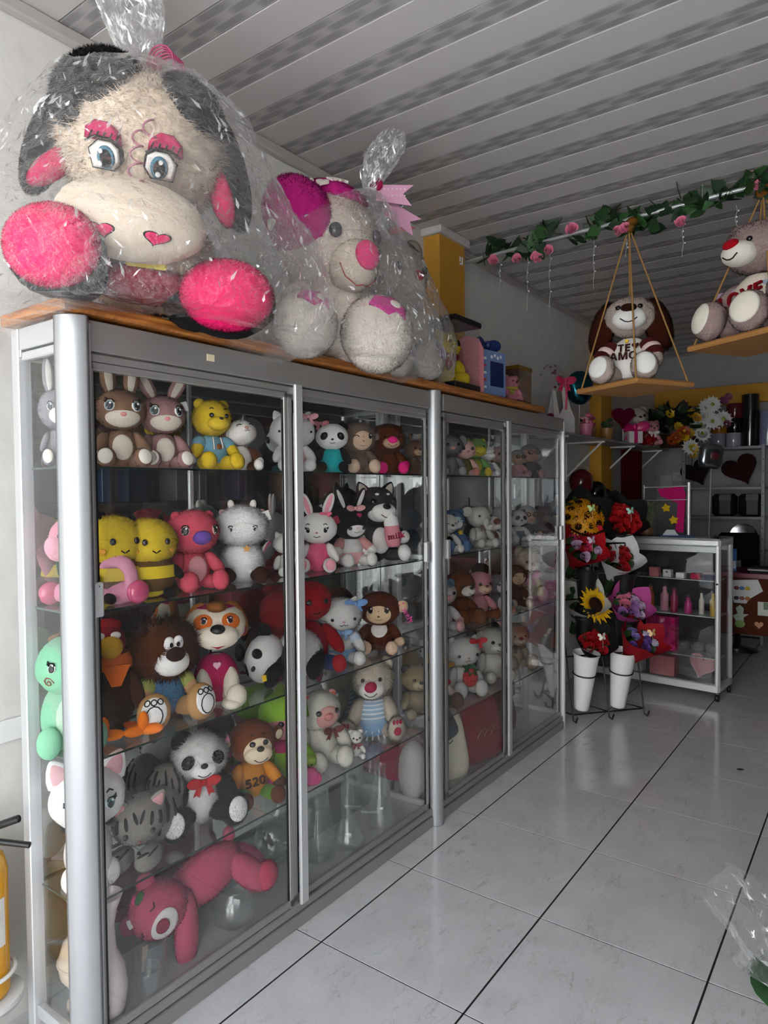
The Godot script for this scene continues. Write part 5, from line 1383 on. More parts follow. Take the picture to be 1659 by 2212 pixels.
# ---------------------------------------------------------------- on top of the cabinets
# a bag of clear film: rings of [y, centre x, centre z, radius x, radius z], gathered where the radii are small
func film_bag(parent: Node, rings: Array, seed_: int, pleats := 11) -> void:
	var fn := FastNoiseLite.new()
	fn.seed = seed_
	fn.frequency = 1.0
	var fine := FastNoiseLite.new()
	fine.seed = seed_ + 3
	fine.noise_type = FastNoiseLite.TYPE_CELLULAR
	fine.frequency = 1.0
	var rows := []
	var steps := 9
	for i in rings.size() - 1:
		for k in (steps + 1 if i == rings.size() - 2 else steps):
			var f := k / float(steps)
			f = f * f * (3 - 2 * f) * 0.4 + f * 0.6
			var q := []
			for j in 5: q.append(lerpf(rings[i][j], rings[i + 1][j], f))
			var row := PackedVector3Array()
			var tight := clampf(0.13 / maxf(q[3], 0.02), 0.25, 2.2)
			for c in 112:
				var a := TAU * c / 112
				var d := Vector3(cos(a), 0, sin(a))
				var w := 1.0 + 0.03 * tight * sin(a * pleats + 2.0 * fn.get_noise_1d(q[0] * 4.0)) + 0.09 * fn.get_noise_3d(d.x * 1.6, q[0] * 5.0, d.z * 1.6) + 0.05 * tight * fine.get_noise_3d(d.x * 4.0, q[0] * 7.0, d.z * 4.0)
				var p := Vector3(q[1] + d.x * q[3] * w, q[0] + 0.012 * fn.get_noise_2d(a * 3.0, q[0] * 8.0) * minf(1.0, q[3] * 6.0), q[2] + d.z * q[4] * w)
				p.x = maxf(p.x, -0.54)
				p.y = minf(p.y, 3.19)
				row.append(p - parent.position)
			rows.append(row)
	part(parent, "film_bag", crumpled(rows, seed_, 0.0055), mat("ffffff", "film"))
	film_glints(parent, rows, seed_, 760)

# stiff film: every little facet takes a slightly different tilt
func crumpled(rows: Array, seed_: int, amount: float) -> ArrayMesh:
	rng.seed = seed_ + 100
	var t := PackedVector3Array()
	var g := []
	for row in rows:
		var r := PackedVector3Array()
		for p in row: r.append(p + Vector3(rng.randfn(), rng.randfn(), rng.randfn()) * amount * 0.6)
		g.append(r)
	var nc: int = rows[0].size()
	for i in g.size() - 1:
		for c in nc:
			var e := (c + 1) % nc
			var a: Vector3 = g[i][c]
			var b: Vector3 = g[i][e]
			var d: Vector3 = g[i + 1][c]
			var f: Vector3 = g[i + 1][e]
			if rng.randf() < 0.5: t.append_array([a, b, d, b, f, d])
			else: t.append_array([a, b, f, a, f, d])
	return facets(t)

# half-mirror slivers added as glints on the film, mostly along folds towards the gather
func film_glints(parent: Node, rows: Array, seed_: int, n: int) -> void:
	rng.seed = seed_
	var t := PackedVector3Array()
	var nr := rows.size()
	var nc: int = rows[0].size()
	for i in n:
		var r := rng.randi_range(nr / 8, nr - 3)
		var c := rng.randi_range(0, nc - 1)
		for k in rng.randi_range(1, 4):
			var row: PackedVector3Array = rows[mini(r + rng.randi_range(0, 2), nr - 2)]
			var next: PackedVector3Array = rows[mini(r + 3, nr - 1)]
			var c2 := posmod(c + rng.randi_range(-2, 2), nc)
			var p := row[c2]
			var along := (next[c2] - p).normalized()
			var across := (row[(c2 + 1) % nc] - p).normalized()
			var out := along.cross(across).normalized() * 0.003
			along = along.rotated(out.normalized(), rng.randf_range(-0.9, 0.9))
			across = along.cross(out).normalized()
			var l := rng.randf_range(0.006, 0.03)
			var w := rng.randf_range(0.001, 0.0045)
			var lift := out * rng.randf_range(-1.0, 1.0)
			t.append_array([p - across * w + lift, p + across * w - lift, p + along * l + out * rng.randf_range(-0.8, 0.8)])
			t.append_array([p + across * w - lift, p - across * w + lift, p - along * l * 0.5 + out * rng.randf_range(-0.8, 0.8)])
	part(parent, "film_glints", facets(t), mat("ffffff", "fold_glint"))

func at_world(t: Node3D, p: Vector3) -> Vector3:
	return p - t.position

func curl(parent: Node, hex: String, a: Vector3, b: Vector3, r: float, turns: float, th := 0.004) -> void:
	var pts := []
	var n := int(turns * 10)
	for k in n + 1:
		var f := k / float(n)
		pts.append(a.lerp(b, f) + Vector3(cos(f * turns * TAU) * r, 0, sin(f * turns * TAU) * r) * (0.3 + f))
	part(parent, "curled_ribbon", tube(pts, th, 5), mat(hex, "satin"))

func giant_cow() -> void:
	var t := thing("cow_plush", "giant cream and black plush cow with pink soles and heart nostrils", "plush toy", Vector3(-0.18, 2.195, 0.6))
	var yaw := 51.2
	blob(t, "body", "d9c3ac", at_world(t, Vector3(-0.2, 2.392, 0.553)), Vector3(0.2, 0.17, 0.21), "P")
	part(t, "dress", ball("v", Vector3(0.13, 0.05, 0.16)), mat("8a1c34", "cloth"), at_world(t, Vector3(-0.12, 2.279, 0.618)))
	var hr := Vector3(0.235, 0.2, 0.2)
	var hp := at_world(t, Vector3(-0.14, 2.694, 0.598))
	var head := part(t, "head", ball("F", hr), mat("f4e2cc", "fur"), hp, Vector3(22, yaw, -5))
	# black hair and ears
	blob(head, "hair", "141314", Vector3(-0.12, 0.13, 0.02), Vector3(0.13, 0.095, 0.14), "F", Vector3(0, 0, 28))
	blob(head, "hair", "141314", Vector3(-0.175, 0.06, 0.06), Vector3(0.06, 0.075, 0.09), "F", Vector3(0, 0, 20))
	blob(head, "hair", "161516", Vector3(0.13, 0.12, 0.03), Vector3(0.11, 0.08, 0.12), "F", Vector3(0, 0, -38))
	for q in [-1, 1]:
		var e := blob(head, "ear", "171617", Vector3(q * 0.25, -0.02, -0.0), Vector3(0.06, 0.17, 0.05), "P", Vector3(0, -q * 20, -q * -20))
		e.rotation_degrees.z = q * 22
		blob(head, "inner_ear", "e2256a", Vector3(q * 0.235, -0.09, 0.05), Vector3(0.035, 0.09, 0.03), "P", Vector3(0, -q * 20, q * 22 - 26 * (1 if q < 0 else 0)))
	# embroidered eyes
	for q in [-1, 1]:
		var lon: float = q * 16.0 - 2.0
		var lat := -11.0
		var white := PackedVector2Array([Vector2(-0.145 * q, 0.09), Vector2(-0.07 * q, 0.15), Vector2(0.05 * q, 0.15), Vector2(0.145 * q, 0.05), Vector2(0.12 * q, -0.14), Vector2(-0.09 * q, -0.14), Vector2(-0.155 * q, -0.04)])
		patch(head, "eye_outline", mat("141012", "cloth"), hr, lon, lat, scaled(white, 1.12), 0.17)
		patch(head, "eye_white", mat("efebe4", "cloth"), hr, lon, lat, white, 0.185)
		patch(head, "iris", mat("4f8299", "cloth"), hr, lon - 1.5 * q, lat - 1, ell(0.085, 0.125, 18), 0.2)
		patch(head, "pupil", mat("0b0a0c", "cloth"), hr, lon - 1.5 * q, lat - 1.5, ell(0.055, 0.095, 16), 0.21)
		patch(head, "eye_glint", mat("ffffff", "cloth"), hr, lon - 1, lat + 2.5, ell(0.022, 0.026, 10), 0.22)
		patch(head, "eye_glint", mat("ffffff", "cloth"), hr, lon - 2, lat - 5, ell(0.026, 0.03, 10), 0.22)
		patch(head, "eyelid", mat("c01f5c", "cloth"), hr, lon + q * 1.5, lat + 12, PackedVector2Array([Vector2(-0.16, -0.06), Vector2(-0.15, 0.06), Vector2(-0.06, 0.14), Vector2(0.07, 0.14), Vector2(0.16, 0.05), Vector2(0.18, -0.09), Vector2(0.08, -0.03), Vector2(-0.05, -0.01)]), 0.2)
		for k in 5: seam(head, "lash", "1a0d14", hr, [[lon - 7 + k * 3.6, lat + 9.0], [lon - 6 + k * 3.6 + 0.6, lat + 13.5]], 0.0022, Vector3.ZERO, 1.22)
		seam(head, "lash", "1a0d14", hr, [[lon - 9.5, lat + 7.0], [lon - 4, lat + 10.5], [lon + 4, lat + 10.5], [lon + 9.5, lat + 7.0]], 0.003, Vector3.ZERO, 1.215)
	# muzzle with heart nostrils and a row of teeth
	var mr := Vector3(0.195, 0.105, 0.13)
	var muz := part(t, "muzzle", ball("v", mr), mat("d6c7b3", "fur"), at_world(t, Vector3(0.02, 2.397, 0.747)), Vector3(6, yaw, -5))
	for q in [-1, 1]:
		patch(muz, "nostril_outline", mat("140f10", "cloth"), mr, q * 24 + 2, -34, scaled(heart(0.17), 1.16), 0.02)
		patch(muz, "nostril", mat("d0205c", "cloth"), mr, q * 24 + 2, -34, heart(0.17), 0.035)
	var teeth := part(t, "teeth", bar(Vector3(0.11, 0.018, 0.012), 0.005), mat("b9a43c", "cloth"), at_world(t, Vector3(0, 2.299, 0.691)), Vector3(0, yaw, -4))
	for k in 5: part(teeth, "tooth", bar(Vector3(0.018, 0.014, 0.008), 0.004), mat("d8c69a", "cloth"), Vector3(-0.044 + k * 0.022, 0.012, 0.004))
	# stretched legs with pink soles
	for f in [[Vector3(-0.02, 2.281, 0.942), 0.112, 0.106, -4.0, -8.0], [Vector3(0.06, 2.252, 0.452), 0.137, 0.104, 2.0, 6.0]]:
		var c := at_world(t, f[0])
		limb(t, "leg", "1a191a", Vector3(c.x - 0.12, c.y - 0.01, c.z * 0.6), c - Vector3(0.05, 0.01, c.z * 0.12), 0.085, "P")
		part(t, "foot", ball("v", Vector3(f[1] * 1.06, f[2] * 1.08, 0.07)), mat("151416", "fur"), c - Vector3(0.02, 0.006, 0.018), Vector3(f[4], yaw + f[3], 0))
		part(t, "sole", ball("P", Vector3(f[1], f[2], 0.06)), mat("f0246c", "fur"), c + Vector3(0.014, 0.0, 0.014), Vector3(f[4], yaw + f[3], 0))
	# its film bag and curled ribbon are a thing of their own
	var b := thing("gift_bag", "large clear film bag tied with pink curled ribbon round the cow", "bag", Vector3(-0.18, 2.195, 0.6))
	film_bag(b, [[2.2, -0.12, 0.56, 0.05, 0.05], [2.12, -0.04, 0.6, 0.4, 0.5], [2.26, -0.04, 0.6, 0.46, 0.56], [2.42, -0.07, 0.6, 0.42, 0.49], [2.62, -0.12, 0.6, 0.37, 0.4], [2.77, -0.13, 0.6, 0.31, 0.31], [2.86, -0.13, 0.6, 0.19, 0.17], [2.905, -0.12, 0.605, 0.022, 0.022], [2.97, -0.125, 0.615, 0.07, 0.06], [3.1, -0.14, 0.63, 0.1, 0.09], [3.17, -0.16, 0.66, 0.075, 0.07]], 4)
	var nk := at_world(b, Vector3(-0.12, 2.905, 0.605))
	part(b, "ribbon_tie", lathe_torus(0.024, 0.006), mat("b0486c", "satin"), nk)
	for k in 6:
		var p := []
		for j in 13:
			var a := TAU * j / 12.0
			p.append(nk + Vector3(0.07 + cos(a) * 0.035, 0.012 + sin(a) * (0.03 + 0.004 * k), -0.05 + k * 0.008 + cos(a) * -0.02))
		part(b, "ribbon_loop", tube(p, 0.003, 5), mat("b0486c", "satin"))
	curl(b, "b8788a", nk + Vector3(0.02, -0.01, 0.02), at_world(b, Vector3(0.1, 2.462, 0.79)), 0.016, 7.0, 0.003)
	curl(b, "b8788a", nk + Vector3(0.02, -0.01, 0.0), at_world(b, Vector3(0.08, 2.603, 0.731)), 0.014, 4.0, 0.003)

func scaled(p: PackedVector2Array, f: float) -> PackedVector2Array:
	var c := Vector2.ZERO
	for q in p: c += q / p.size()
	var o := PackedVector2Array()
	for q in p: o.append(c + (q - c) * f)
	return o

func giant_bear() -> void:
	var t := thing("bear_plush", "giant cream plush bear in a magenta hooded ear with hearts, pink nose", "plush toy", Vector3(-0.22, 2.195, -0.25))
	var yaw := 74.957
	var c := "e2d5c6"
	blob(t, "body", c, at_world(t, Vector3(-0.2, 2.378, -0.33)), Vector3(0.2, 0.19, 0.19), "P")
	var hr := Vector3(0.2, 0.21, 0.2)
	var head := part(t, "head", ball("P", hr), mat(c, "fur"), at_world(t, Vector3(-0.16, 2.65, -0.28)), Vector3(14, yaw, 4))
	blob(head, "hood_ear", "c42a84", Vector3(-0.14, 0.08, -0.01), Vector3(0.12, 0.17, 0.17), "P", Vector3(0, 0, 32))
	blob(head, "hood_ear", "c42a84", Vector3(0.02, 0.19, 0.0), Vector3(0.13, 0.05, 0.12), "P", Vector3(0, 0, -14))
	for k in 9:
		var lon: float = [-88, -72, -100, -60, -80, -46, -30, -10, 14][k]
		var lat: float = [8, 24, 34, 44, 60, 58, 70, 74, 76][k]
		patch(head, "heart_print", mat("e8dcd6", "fur"), Vector3(0.275, 0.24, 0.215), lon, lat, heart(0.1), 0.03, Vector3(0, 0.012, 0))
	var mr := Vector3(0.1, 0.1, 0.1)
	var muz := part(head, "muzzle", ball("P", mr), mat("e6d9c6", "fur"), Vector3(0.0, -0.07, 0.17))
	button(head, "nose", mat("e8317a", "fur"), mr, 0, 22, Vector3(0.05, 0.056, 0.035), Vector3(0, -0.07, 0.17), 1.0)
	seam(head, "mouth", "b03a3a", mr, [[-62, 0], [-50, -26], [-20, -46], [0, -42], [20, -46], [50, -26]], 0.0022, Vector3(0, -0.07, 0.17), 1.05)
	for q in [-1, 1]: button(head, "eye", mat("2b2b30", "gloss"), hr, q * 28, 12, Vector3(0.025, 0.028, 0.016), Vector3.ZERO, 1.06)
	for f in [[Vector3(-0.03, 2.269, 0.011), 0.115, 20.0], [Vector3(0.04, 2.283, -0.329), 0.145, 34.0]]:
		var p := at_world(t, f[0])
		limb(t, "leg", c, Vector3(-0.02, 0.1, p.z * 0.6), p - Vector3(0.06, 0, 0), 0.1, "P")
		var fr := Vector3(f[1], f[1] * 1.05, 0.1)
		var fo := part(t, "foot", ball("P", fr), mat("e9dfd2", "fur"), p, Vector3(0, yaw - 20, 0))
		patch(fo, "toe_patch", mat("c9278a", "fur"), fr, 12, 40, PackedVector2Array([Vector2(-0.6, 0.1), Vector2(-0.3, 0.42), Vector2(0.3, 0.4), Vector2(0.62, 0.0), Vector2(0.5, -0.4), Vector2(0.2, -0.2), Vector2(-0.1, -0.34), Vector2(-0.36, -0.1)]), 0.06)
		patch(fo, "toe_spot", mat("e9dfd2", "fur"), fr, 26, 40, ell(0.16, 0.13), 0.08)
	limb(t, "arm", c, at_world(t, Vector3(-0.12, 2.4, -0.064)), at_world(t, Vector3(-0.05, 2.267, 0.038)), 0.075, "P")
	var b := thing("gift_bag", "large clear film bag with a pink dotted ribbon round the bear", "bag", t.position)
	film_bag(b, [[2.2, -0.14, -0.26, 0.05, 0.05], [2.15, -0.08, -0.26, 0.36, 0.4], [2.3, -0.08, -0.26, 0.4, 0.43], [2.5, -0.14, -0.28, 0.34, 0.34], [2.68, -0.15, -0.3, 0.29, 0.29], [2.8, -0.13, -0.34, 0.2, 0.2], [2.87, -0.08, -0.4, 0.08, 0.08], [2.895, -0.06, -0.42, 0.02, 0.02], [2.96, -0.05, -0.44, 0.06, 0.05], [3.06, -0.02, -0.47, 0.085, 0.07], [3.14, 0.0, -0.5, 0.06, 0.05]], 17)
	var nk := at_world(b, Vector3(-0.06, 2.895, -0.42))
	part(b, "ribbon_tie", lathe_torus(0.022, 0.008), mat("e4e0e0", "satin"), nk)
	var tail := PackedVector2Array([Vector2(0, -0.035), Vector2(0, 0.03), Vector2(0.15, 0.045), Vector2(0.11, 0.005), Vector2(0.15, -0.04)])
	for k in 2: part(b, "ribbon_tail", prism(tail, 0.003), mat("d09ab4", "cloth"), nk + Vector3(0.02 + 0.02 * k, 0.0 - 0.05 * k, -0.02 - 0.05 * k), Vector3(0, 38 + k * 18, -6 - 22 * k))
	for k in 14: part(b, "ribbon_dot", furball("v"), mat("efe6ea", "cloth"), nk + Vector3(0.02, 0, -0.02) + Basis(Vector3.UP, deg_to_rad(38)) * Vector3(0.015 + 0.017 * (k / 2), -0.015 + 0.027 * (k % 2), 0.003), Vector3.ZERO, Vector3(0.003, 0.003, 0.001))
	part(b, "ribbon_loop", ball("v", Vector3(0.03, 0.026, 0.02)), mat("a3204e", "cloth"), nk + Vector3(0.02, 0.03, -0.02))
	# the second bear, behind it
	var t2 := thing("bear_plush", "big grey cream plush bear with a red nose, bagged beside the hooded bear", "plush toy", Vector3(-0.28, 2.195, -0.82))
	var yaw2 := 71.246
	var c2 := "bfb3a4"
	blob(t2, "body", c2, at_world(t2, Vector3(-0.26, 2.415, -0.934)), Vector3(0.16, 0.16, 0.16), "P")
	var hr2 := Vector3(0.16, 0.17, 0.16)
	var h2 := part(t2, "head", ball("P", hr2), mat(c2, "fur"), at_world(t2, Vector3(-0.26, 2.691, -0.867)), Vector3(4, yaw2, 0))
	part(h2, "muzzle", ball("P", Vector3(0.075, 0.065, 0.06)), mat("cbbfae", "fur"), Vector3(0, -0.05, 0.14))
	button(h2, "nose", mat("a01f30", "fur"), Vector3(0.075, 0.065, 0.06), 0, 20, Vector3(0.026, 0.024, 0.018), Vector3(0, -0.05, 0.14), 1.06)
	for q in [-1, 1]:
		button(h2, "eye", mat("141214", "gloss"), hr2, q * 26, 6, Vector3(0.018, 0.018, 0.012), Vector3.ZERO, 1.06)
		part(h2, "ear", ball("P", Vector3(0.055, 0.055, 0.03)), mat(c2, "fur"), Vector3(q * 0.11, 0.14, 0))
	for f in [[Vector3(-0.1, 2.292, -0.922), 0.09], [Vector3(-0.08, 2.258, -0.643), 0.08]]:
		var p := at_world(t2, f[0])
		limb(t2, "leg", c2, Vector3(0.0, 0.08, p.z * 0.6), p - Vector3(0.04, 0, 0), 0.07, "P")
		var fo := part(t2, "foot", ball("P", Vector3(f[1], f[1] * 1.1, 0.07)), mat("cfc8bc", "fur"), p, Vector3(0, yaw2 + 10, 0))
		patch(fo, "striped_pad", mat("77707e", "satin"), Vector3(f[1], f[1] * 1.1, 0.07), 20, 22, ell(0.55, 0.5), 0.07)
		for k in 4: seam(fo, "pad_stripe", "b9b4bd", Vector3(f[1], f[1] * 1.1, 0.07), [[2 + k * 12, 0], [2 + k * 12, 44]], 0.0025, Vector3.ZERO, 1.09)
	var b2 := thing("gift_bag", "clear film bag round the grey cream bear by the ochre pillar", "bag", t2.position)
	film_bag(b2, [[2.2, -0.2, -0.82, 0.05, 0.05], [2.2, -0.2, -0.82, 0.27, 0.26], [2.35, -0.2, -0.82, 0.28, 0.28], [2.6, -0.24, -0.8, 0.23, 0.24], [2.76, -0.24, -0.78, 0.16, 0.17], [2.84, -0.22, -0.74, 0.05, 0.05], [2.86, -0.2, -0.72, 0.02, 0.02], [2.9, -0.18, -0.72, 0.05, 0.04], [2.94, -0.16, -0.72, 0.05, 0.04]], 29)
	part(b2, "ribbon_tail", prism(tail, 0.003), mat("d88a8c", "cloth"), at_world(b2, Vector3(-0.18, 2.86, -0.72)), Vector3(0, 40, 18), Vector3.ONE * 0.8)

func boxed_gifts() -> void:
	# rose bear in a black framed clear box
	var t := thing("boxed_rose_bear", "yellow rose bear in a clear box with black lid and base", "gift", Vector3(-0.25, 2.195, -1.33))
	part(t, "box_base", bar(Vector3(0.28, 0.03, 0.27), 0.004), mat("111013", "satin"), Vector3(0, 0.015, 0))
	part(t, "box_lid", bar(Vector3(0.29, 0.03, 0.28), 0.004), mat("111013", "satin"), Vector3(0, 0.355, 0))
	part(t, "box_back", bar(Vector3(0.006, 0.31, 0.27), 0.001), mat("15141a", "satin"), Vector3(-0.137, 0.185, 0))
	for z in [-0.13, 0.13]: part(t, "box_side", bar(Vector3(0.27, 0.31, 0.001), 0.0), mat("ffffff", "glass"), Vector3(0, 0.185, z))
	part(t, "box_front", bar(Vector3(0.001, 0.31, 0.26), 0.0), mat("ffffff", "glass"), Vector3(0.136, 0.185, 0))
	rose_bear(t, "d8bd12", Vector3(-0.01, 0.03, 0), 0.3, 78, "8e141c")
	# pink house shaped box with a blue ribbon
	var p := thing("gift_box", "pink and blue house shaped gift box with a blue ribbon", "gift", Vector3(-0.24, 2.195, -1.7), 82)
	part(p, "box_side", prism(PackedVector2Array([Vector2(-0.12, 0), Vector2(0.12, 0), Vector2(0.12, 0.25), Vector2(0.09, 0.31), Vector2(0.0, 0.345), Vector2(-0.09, 0.31), Vector2(-0.12, 0.25)]), 0.004), mat("d98a92", "paper"), Vector3(-0.13, 0, 0), Vector3(0, -90, 0))
	part(p, "box_body", bar(Vector3(0.25, 0.24, 0.2), 0.004), mat("c87f8c", "paper"), Vector3(0, 0.12, -0.01))
	part(p, "box_panel", bar(Vector3(0.23, 0.25, 0.006), 0.001), mat("6f86b0", "paper"), Vector3(0.005, 0.135, 0.093))
	part(p, "box_window", bar(Vector3(0.13, 0.14, 0.004), 0.001), mat("1c2a52", "gloss"), Vector3(0.03, 0.13, 0.097))
	for k in 5: part(p, "printed_stripe", bar(Vector3(0.035, 0.012, 0.003), 0.0), mat(["e8e4e0", "b8434c"][k % 2], "paper"), Vector3(-0.09, 0.05 + 0.04 * k, 0.097))
	for k in 4: part(p, "printed_star", prism(star(0.012, 0.5), 0.002), mat("e8e8f0", "paper"), Vector3(-0.02 + 0.03 * k, 0.225 + 0.01 * (k % 2), 0.097))
	bow(p, "22306a", Vector3(0.04, 0.31, 0.02), 0.1, "satin")
	part(p, "handle", tube([Vector3(-0.06, 0.25, 0), Vector3(-0.02, 0.34, 0), Vector3(0.06, 0.34, 0), Vector3(0.1, 0.25, 0)], 0.008), mat("b9b6c0", "satin"))
	# small gold box with a pink rose bear
	var g := thing("boxed_rose_bear", "small pink rose bear in a clear box with gold lid", "gift", Vector3(-0.25, 2.195, -2.13))
	part(g, "box_base", bar(Vector3(0.19, 0.022, 0.19), 0.003), mat("5a3a18", "satin"), Vector3(0, 0.011, 0))
	part(g, "box_lid", bar(Vector3(0.2, 0.025, 0.2), 0.003), mat("a8802c", "foil"), Vector3(0, 0.222, 0))
	part(g, "box_back", bar(Vector3(0.19, 0.19, 0.005), 0.001), mat("b48a34", "foil"), Vector3(0, 0.115, -0.093))
	part(g, "box_corner", bar(Vector3(0.01, 0.19, 0.02), 0.002), mat("c79a3c", "foil"), Vector3(-0.088, 0.115, 0.085))
	part(g, "box_front", bar(Vector3(0.001, 0.19, 0.18), 0.0), mat("ffffff", "glass"), Vector3(0.094, 0.115, 0))
	part(g, "box_side", bar(Vector3(0.18, 0.19, 0.001), 0.0), mat("ffffff", "glass"), Vector3(0, 0.115, 0.093))
	rose_bear(g, "d0808f", Vector3(0, 0.022, 0), 0.17, 62, "b3a23a")

func rose_bear(t: Node3D, hex: String, at: Vector3, h: float, yaw: float, scarf: String) -> void:
	var k := Node3D.new()
	k.name = "rose_bear"
	t.add_child(k)
	k.position = at
	k.rotation_degrees.y = yaw
	k.scale = Vector3.ONE * h
	blob(k, "body", hex, Vector3(0, 0.28, 0), Vector3(0.24, 0.27, 0.22), "r")
	blob(k, "head", hex, Vector3(0, 0.7, 0.03), Vector3(0.27, 0.25, 0.25), "r")
	blob(k, "muzzle", hex, Vector3(0, 0.64, 0.26), Vector3(0.12, 0.1, 0.1), "r")
	part(k, "scarf", lathe_torus(0.2, 0.06), mat(scarf, "cloth"), Vector3(0, 0.5, 0.02))
	part(k, "heart_charm", prism(heart(0.1), 0.08), mat(scarf, "cloth"), Vector3(-0.12, 0.34, 0.22))
	for q in [-1, 1]:
		blob(k, "ear", hex, Vector3(q * 0.2, 0.9, 0), Vector3(0.1, 0.1, 0.07), "r")
		blob(k, "arm", hex, Vector3(q * 0.27, 0.34, 0.1), Vector3(0.1, 0.17, 0.11), "r", Vector3(-30, 0, q * 20))
		blob(k, "leg", hex, Vector3(q * 0.2, 0.11, 0.24), Vector3(0.13, 0.12, 0.18), "r")
		blob(k, "eye", "0c0a08", Vector3(q * 0.1, 0.76, 0.26), Vector3(0.03, 0.03, 0.025), "v")
	blob(k, "nose", "151008", Vector3(0, 0.69, 0.35), Vector3(0.045, 0.035, 0.03), "v")

# ---------------------------------------------------------------- flowers, bouquets, garland
func petal_flower(n: int, layers: int, len_: float, wid: float, cup: float) -> ArrayMesh:
	var key := "fl%d_%d_%.2f_%.2f_%.2f" % [n, layers, len_, wid, cup]
	if base.has(key): return base[key]
	var t := PackedVector3Array()
	for l in layers:
		var k := 1.0 - 0.2 * l
		for i in n:
			var a := TAU * (i + 0.5 * l) / n
			var d := Vector3(cos(a), 0, sin(a))
			var s := Vector3(-sin(a), 0, cos(a))
			var b0 := d * 0.18
			var m := d * (0.2 + 0.5 * len_ * k) + Vector3(0, cup * 0.5 * k + 0.06 * l, 0)
			var e := d * (0.2 + len_ * k) + Vector3(0, cup * k + 0.05 * l, 0)
			var w := s * wid
			for up in [Vector3.UP * 0.02, Vector3.DOWN * 0.02]:
				tri(t, b0 - w * 0.4, b0 + w * 0.4, m + w + up, m - up * 50)
				tri(t, b0 - w * 0.4, m + w, m - w, m - up * 50)
				tri(t, m - w, m + w, e + up, m - up * 50)
	base[key] = facets(t)
	return base[key]

func rose_mesh() -> ArrayMesh:
	if base.has("rose"): return base["rose"]
	var v := PackedVector3Array()
	var rows := []
	var turns := 3.4
	for r in 5:
		var row := PackedVector3Array()
		var h := r / 4.0
		for k in 64:
			var f := k / 63.0
			var a := f * turns * TAU
			var rad := (0.12 + 0.8 * f) * (0.72 + 0.34 * h * h + 0.1 * sin(a * 2.5 + f * 4.0) * h)
			row.append(Vector3(cos(a) * rad, lerpf(-0.5, 0.55 - 0.42 * f + 0.08 * sin(a * 2.5), h), sin(a) * rad))
		rows.append(row)
	base["rose"] = grid(rows, false)
	return base["rose"]

func flower(parent: Node, kind: String, hex: String, at: Vector3, r: float, up: Vector3, spin: float) -> void:
	var y := up.normalized()
	var x := y.cross(Vector3(0.3, 0.2, 0.9)).normalized().rotated(y, spin)
	var b := Basis(x, y, x.cross(y))
	var o: MeshInstance3D
	match kind:
		"sunflower":
			o = part(parent, "sunflower", petal_flower(16, 2, 0.85, 0.12, 0.12), mat(hex, "leaf"), at)
			part(o, "flower_eye", lathe([Vector2(0.42, 0.0), Vector2(0.4, 0.12), Vector2(0.25, 0.2), Vector2(0, 0.2)], 16), mat("2a140a", "matt"))
		"rose": o = part(parent, "rose", rose_mesh(), mat(hex, "leaf"), at)
		"daisy":
			o = part(parent, "daisy", petal_flower(13, 2, 0.85, 0.13, 0.1), mat(hex, "leaf"), at)
			part(o, "flower_eye", lathe([Vector2(0.22, 0.06), Vector2(0.18, 0.14), Vector2(0, 0.18)], 12), mat("8a9a3a", "matt"))
		_: o = part(parent, "blossom", petal_flower(9, 3, 0.8, 0.24, 0.45), mat(hex, "leaf"), at)
	o.basis = b.scaled_local(Vector3.ONE * r)

func butterfly(parent: Node, hex: String, at: Vector3, s: float, yaw: float) -> void:
	var w := PackedVector2Array([Vector2(0.0, 0), Vector2(0.35, 0.75), Vector2(0.95, 0.85), Vector2(1.0, 0.4), Vector2(0.6, 0.05), Vector2(0.85, -0.35), Vector2(0.55, -0.75), Vector2(0.12, -0.4)])
	for q in [-1, 1]: part(parent, "butterfly_wing", prism(w, 0.03), mat(hex, "satin"), at, Vector3(-10, yaw + q * 24, 8), Vector3(q * s, s, s))
	part(parent, "butterfly_pick", tube([at + Vector3(0, 0.4 * s, 0), at - Vector3(0, s * 2.6, 0.2 * s)], 0.0015, 4), mat("c9c4b0", "satin"))

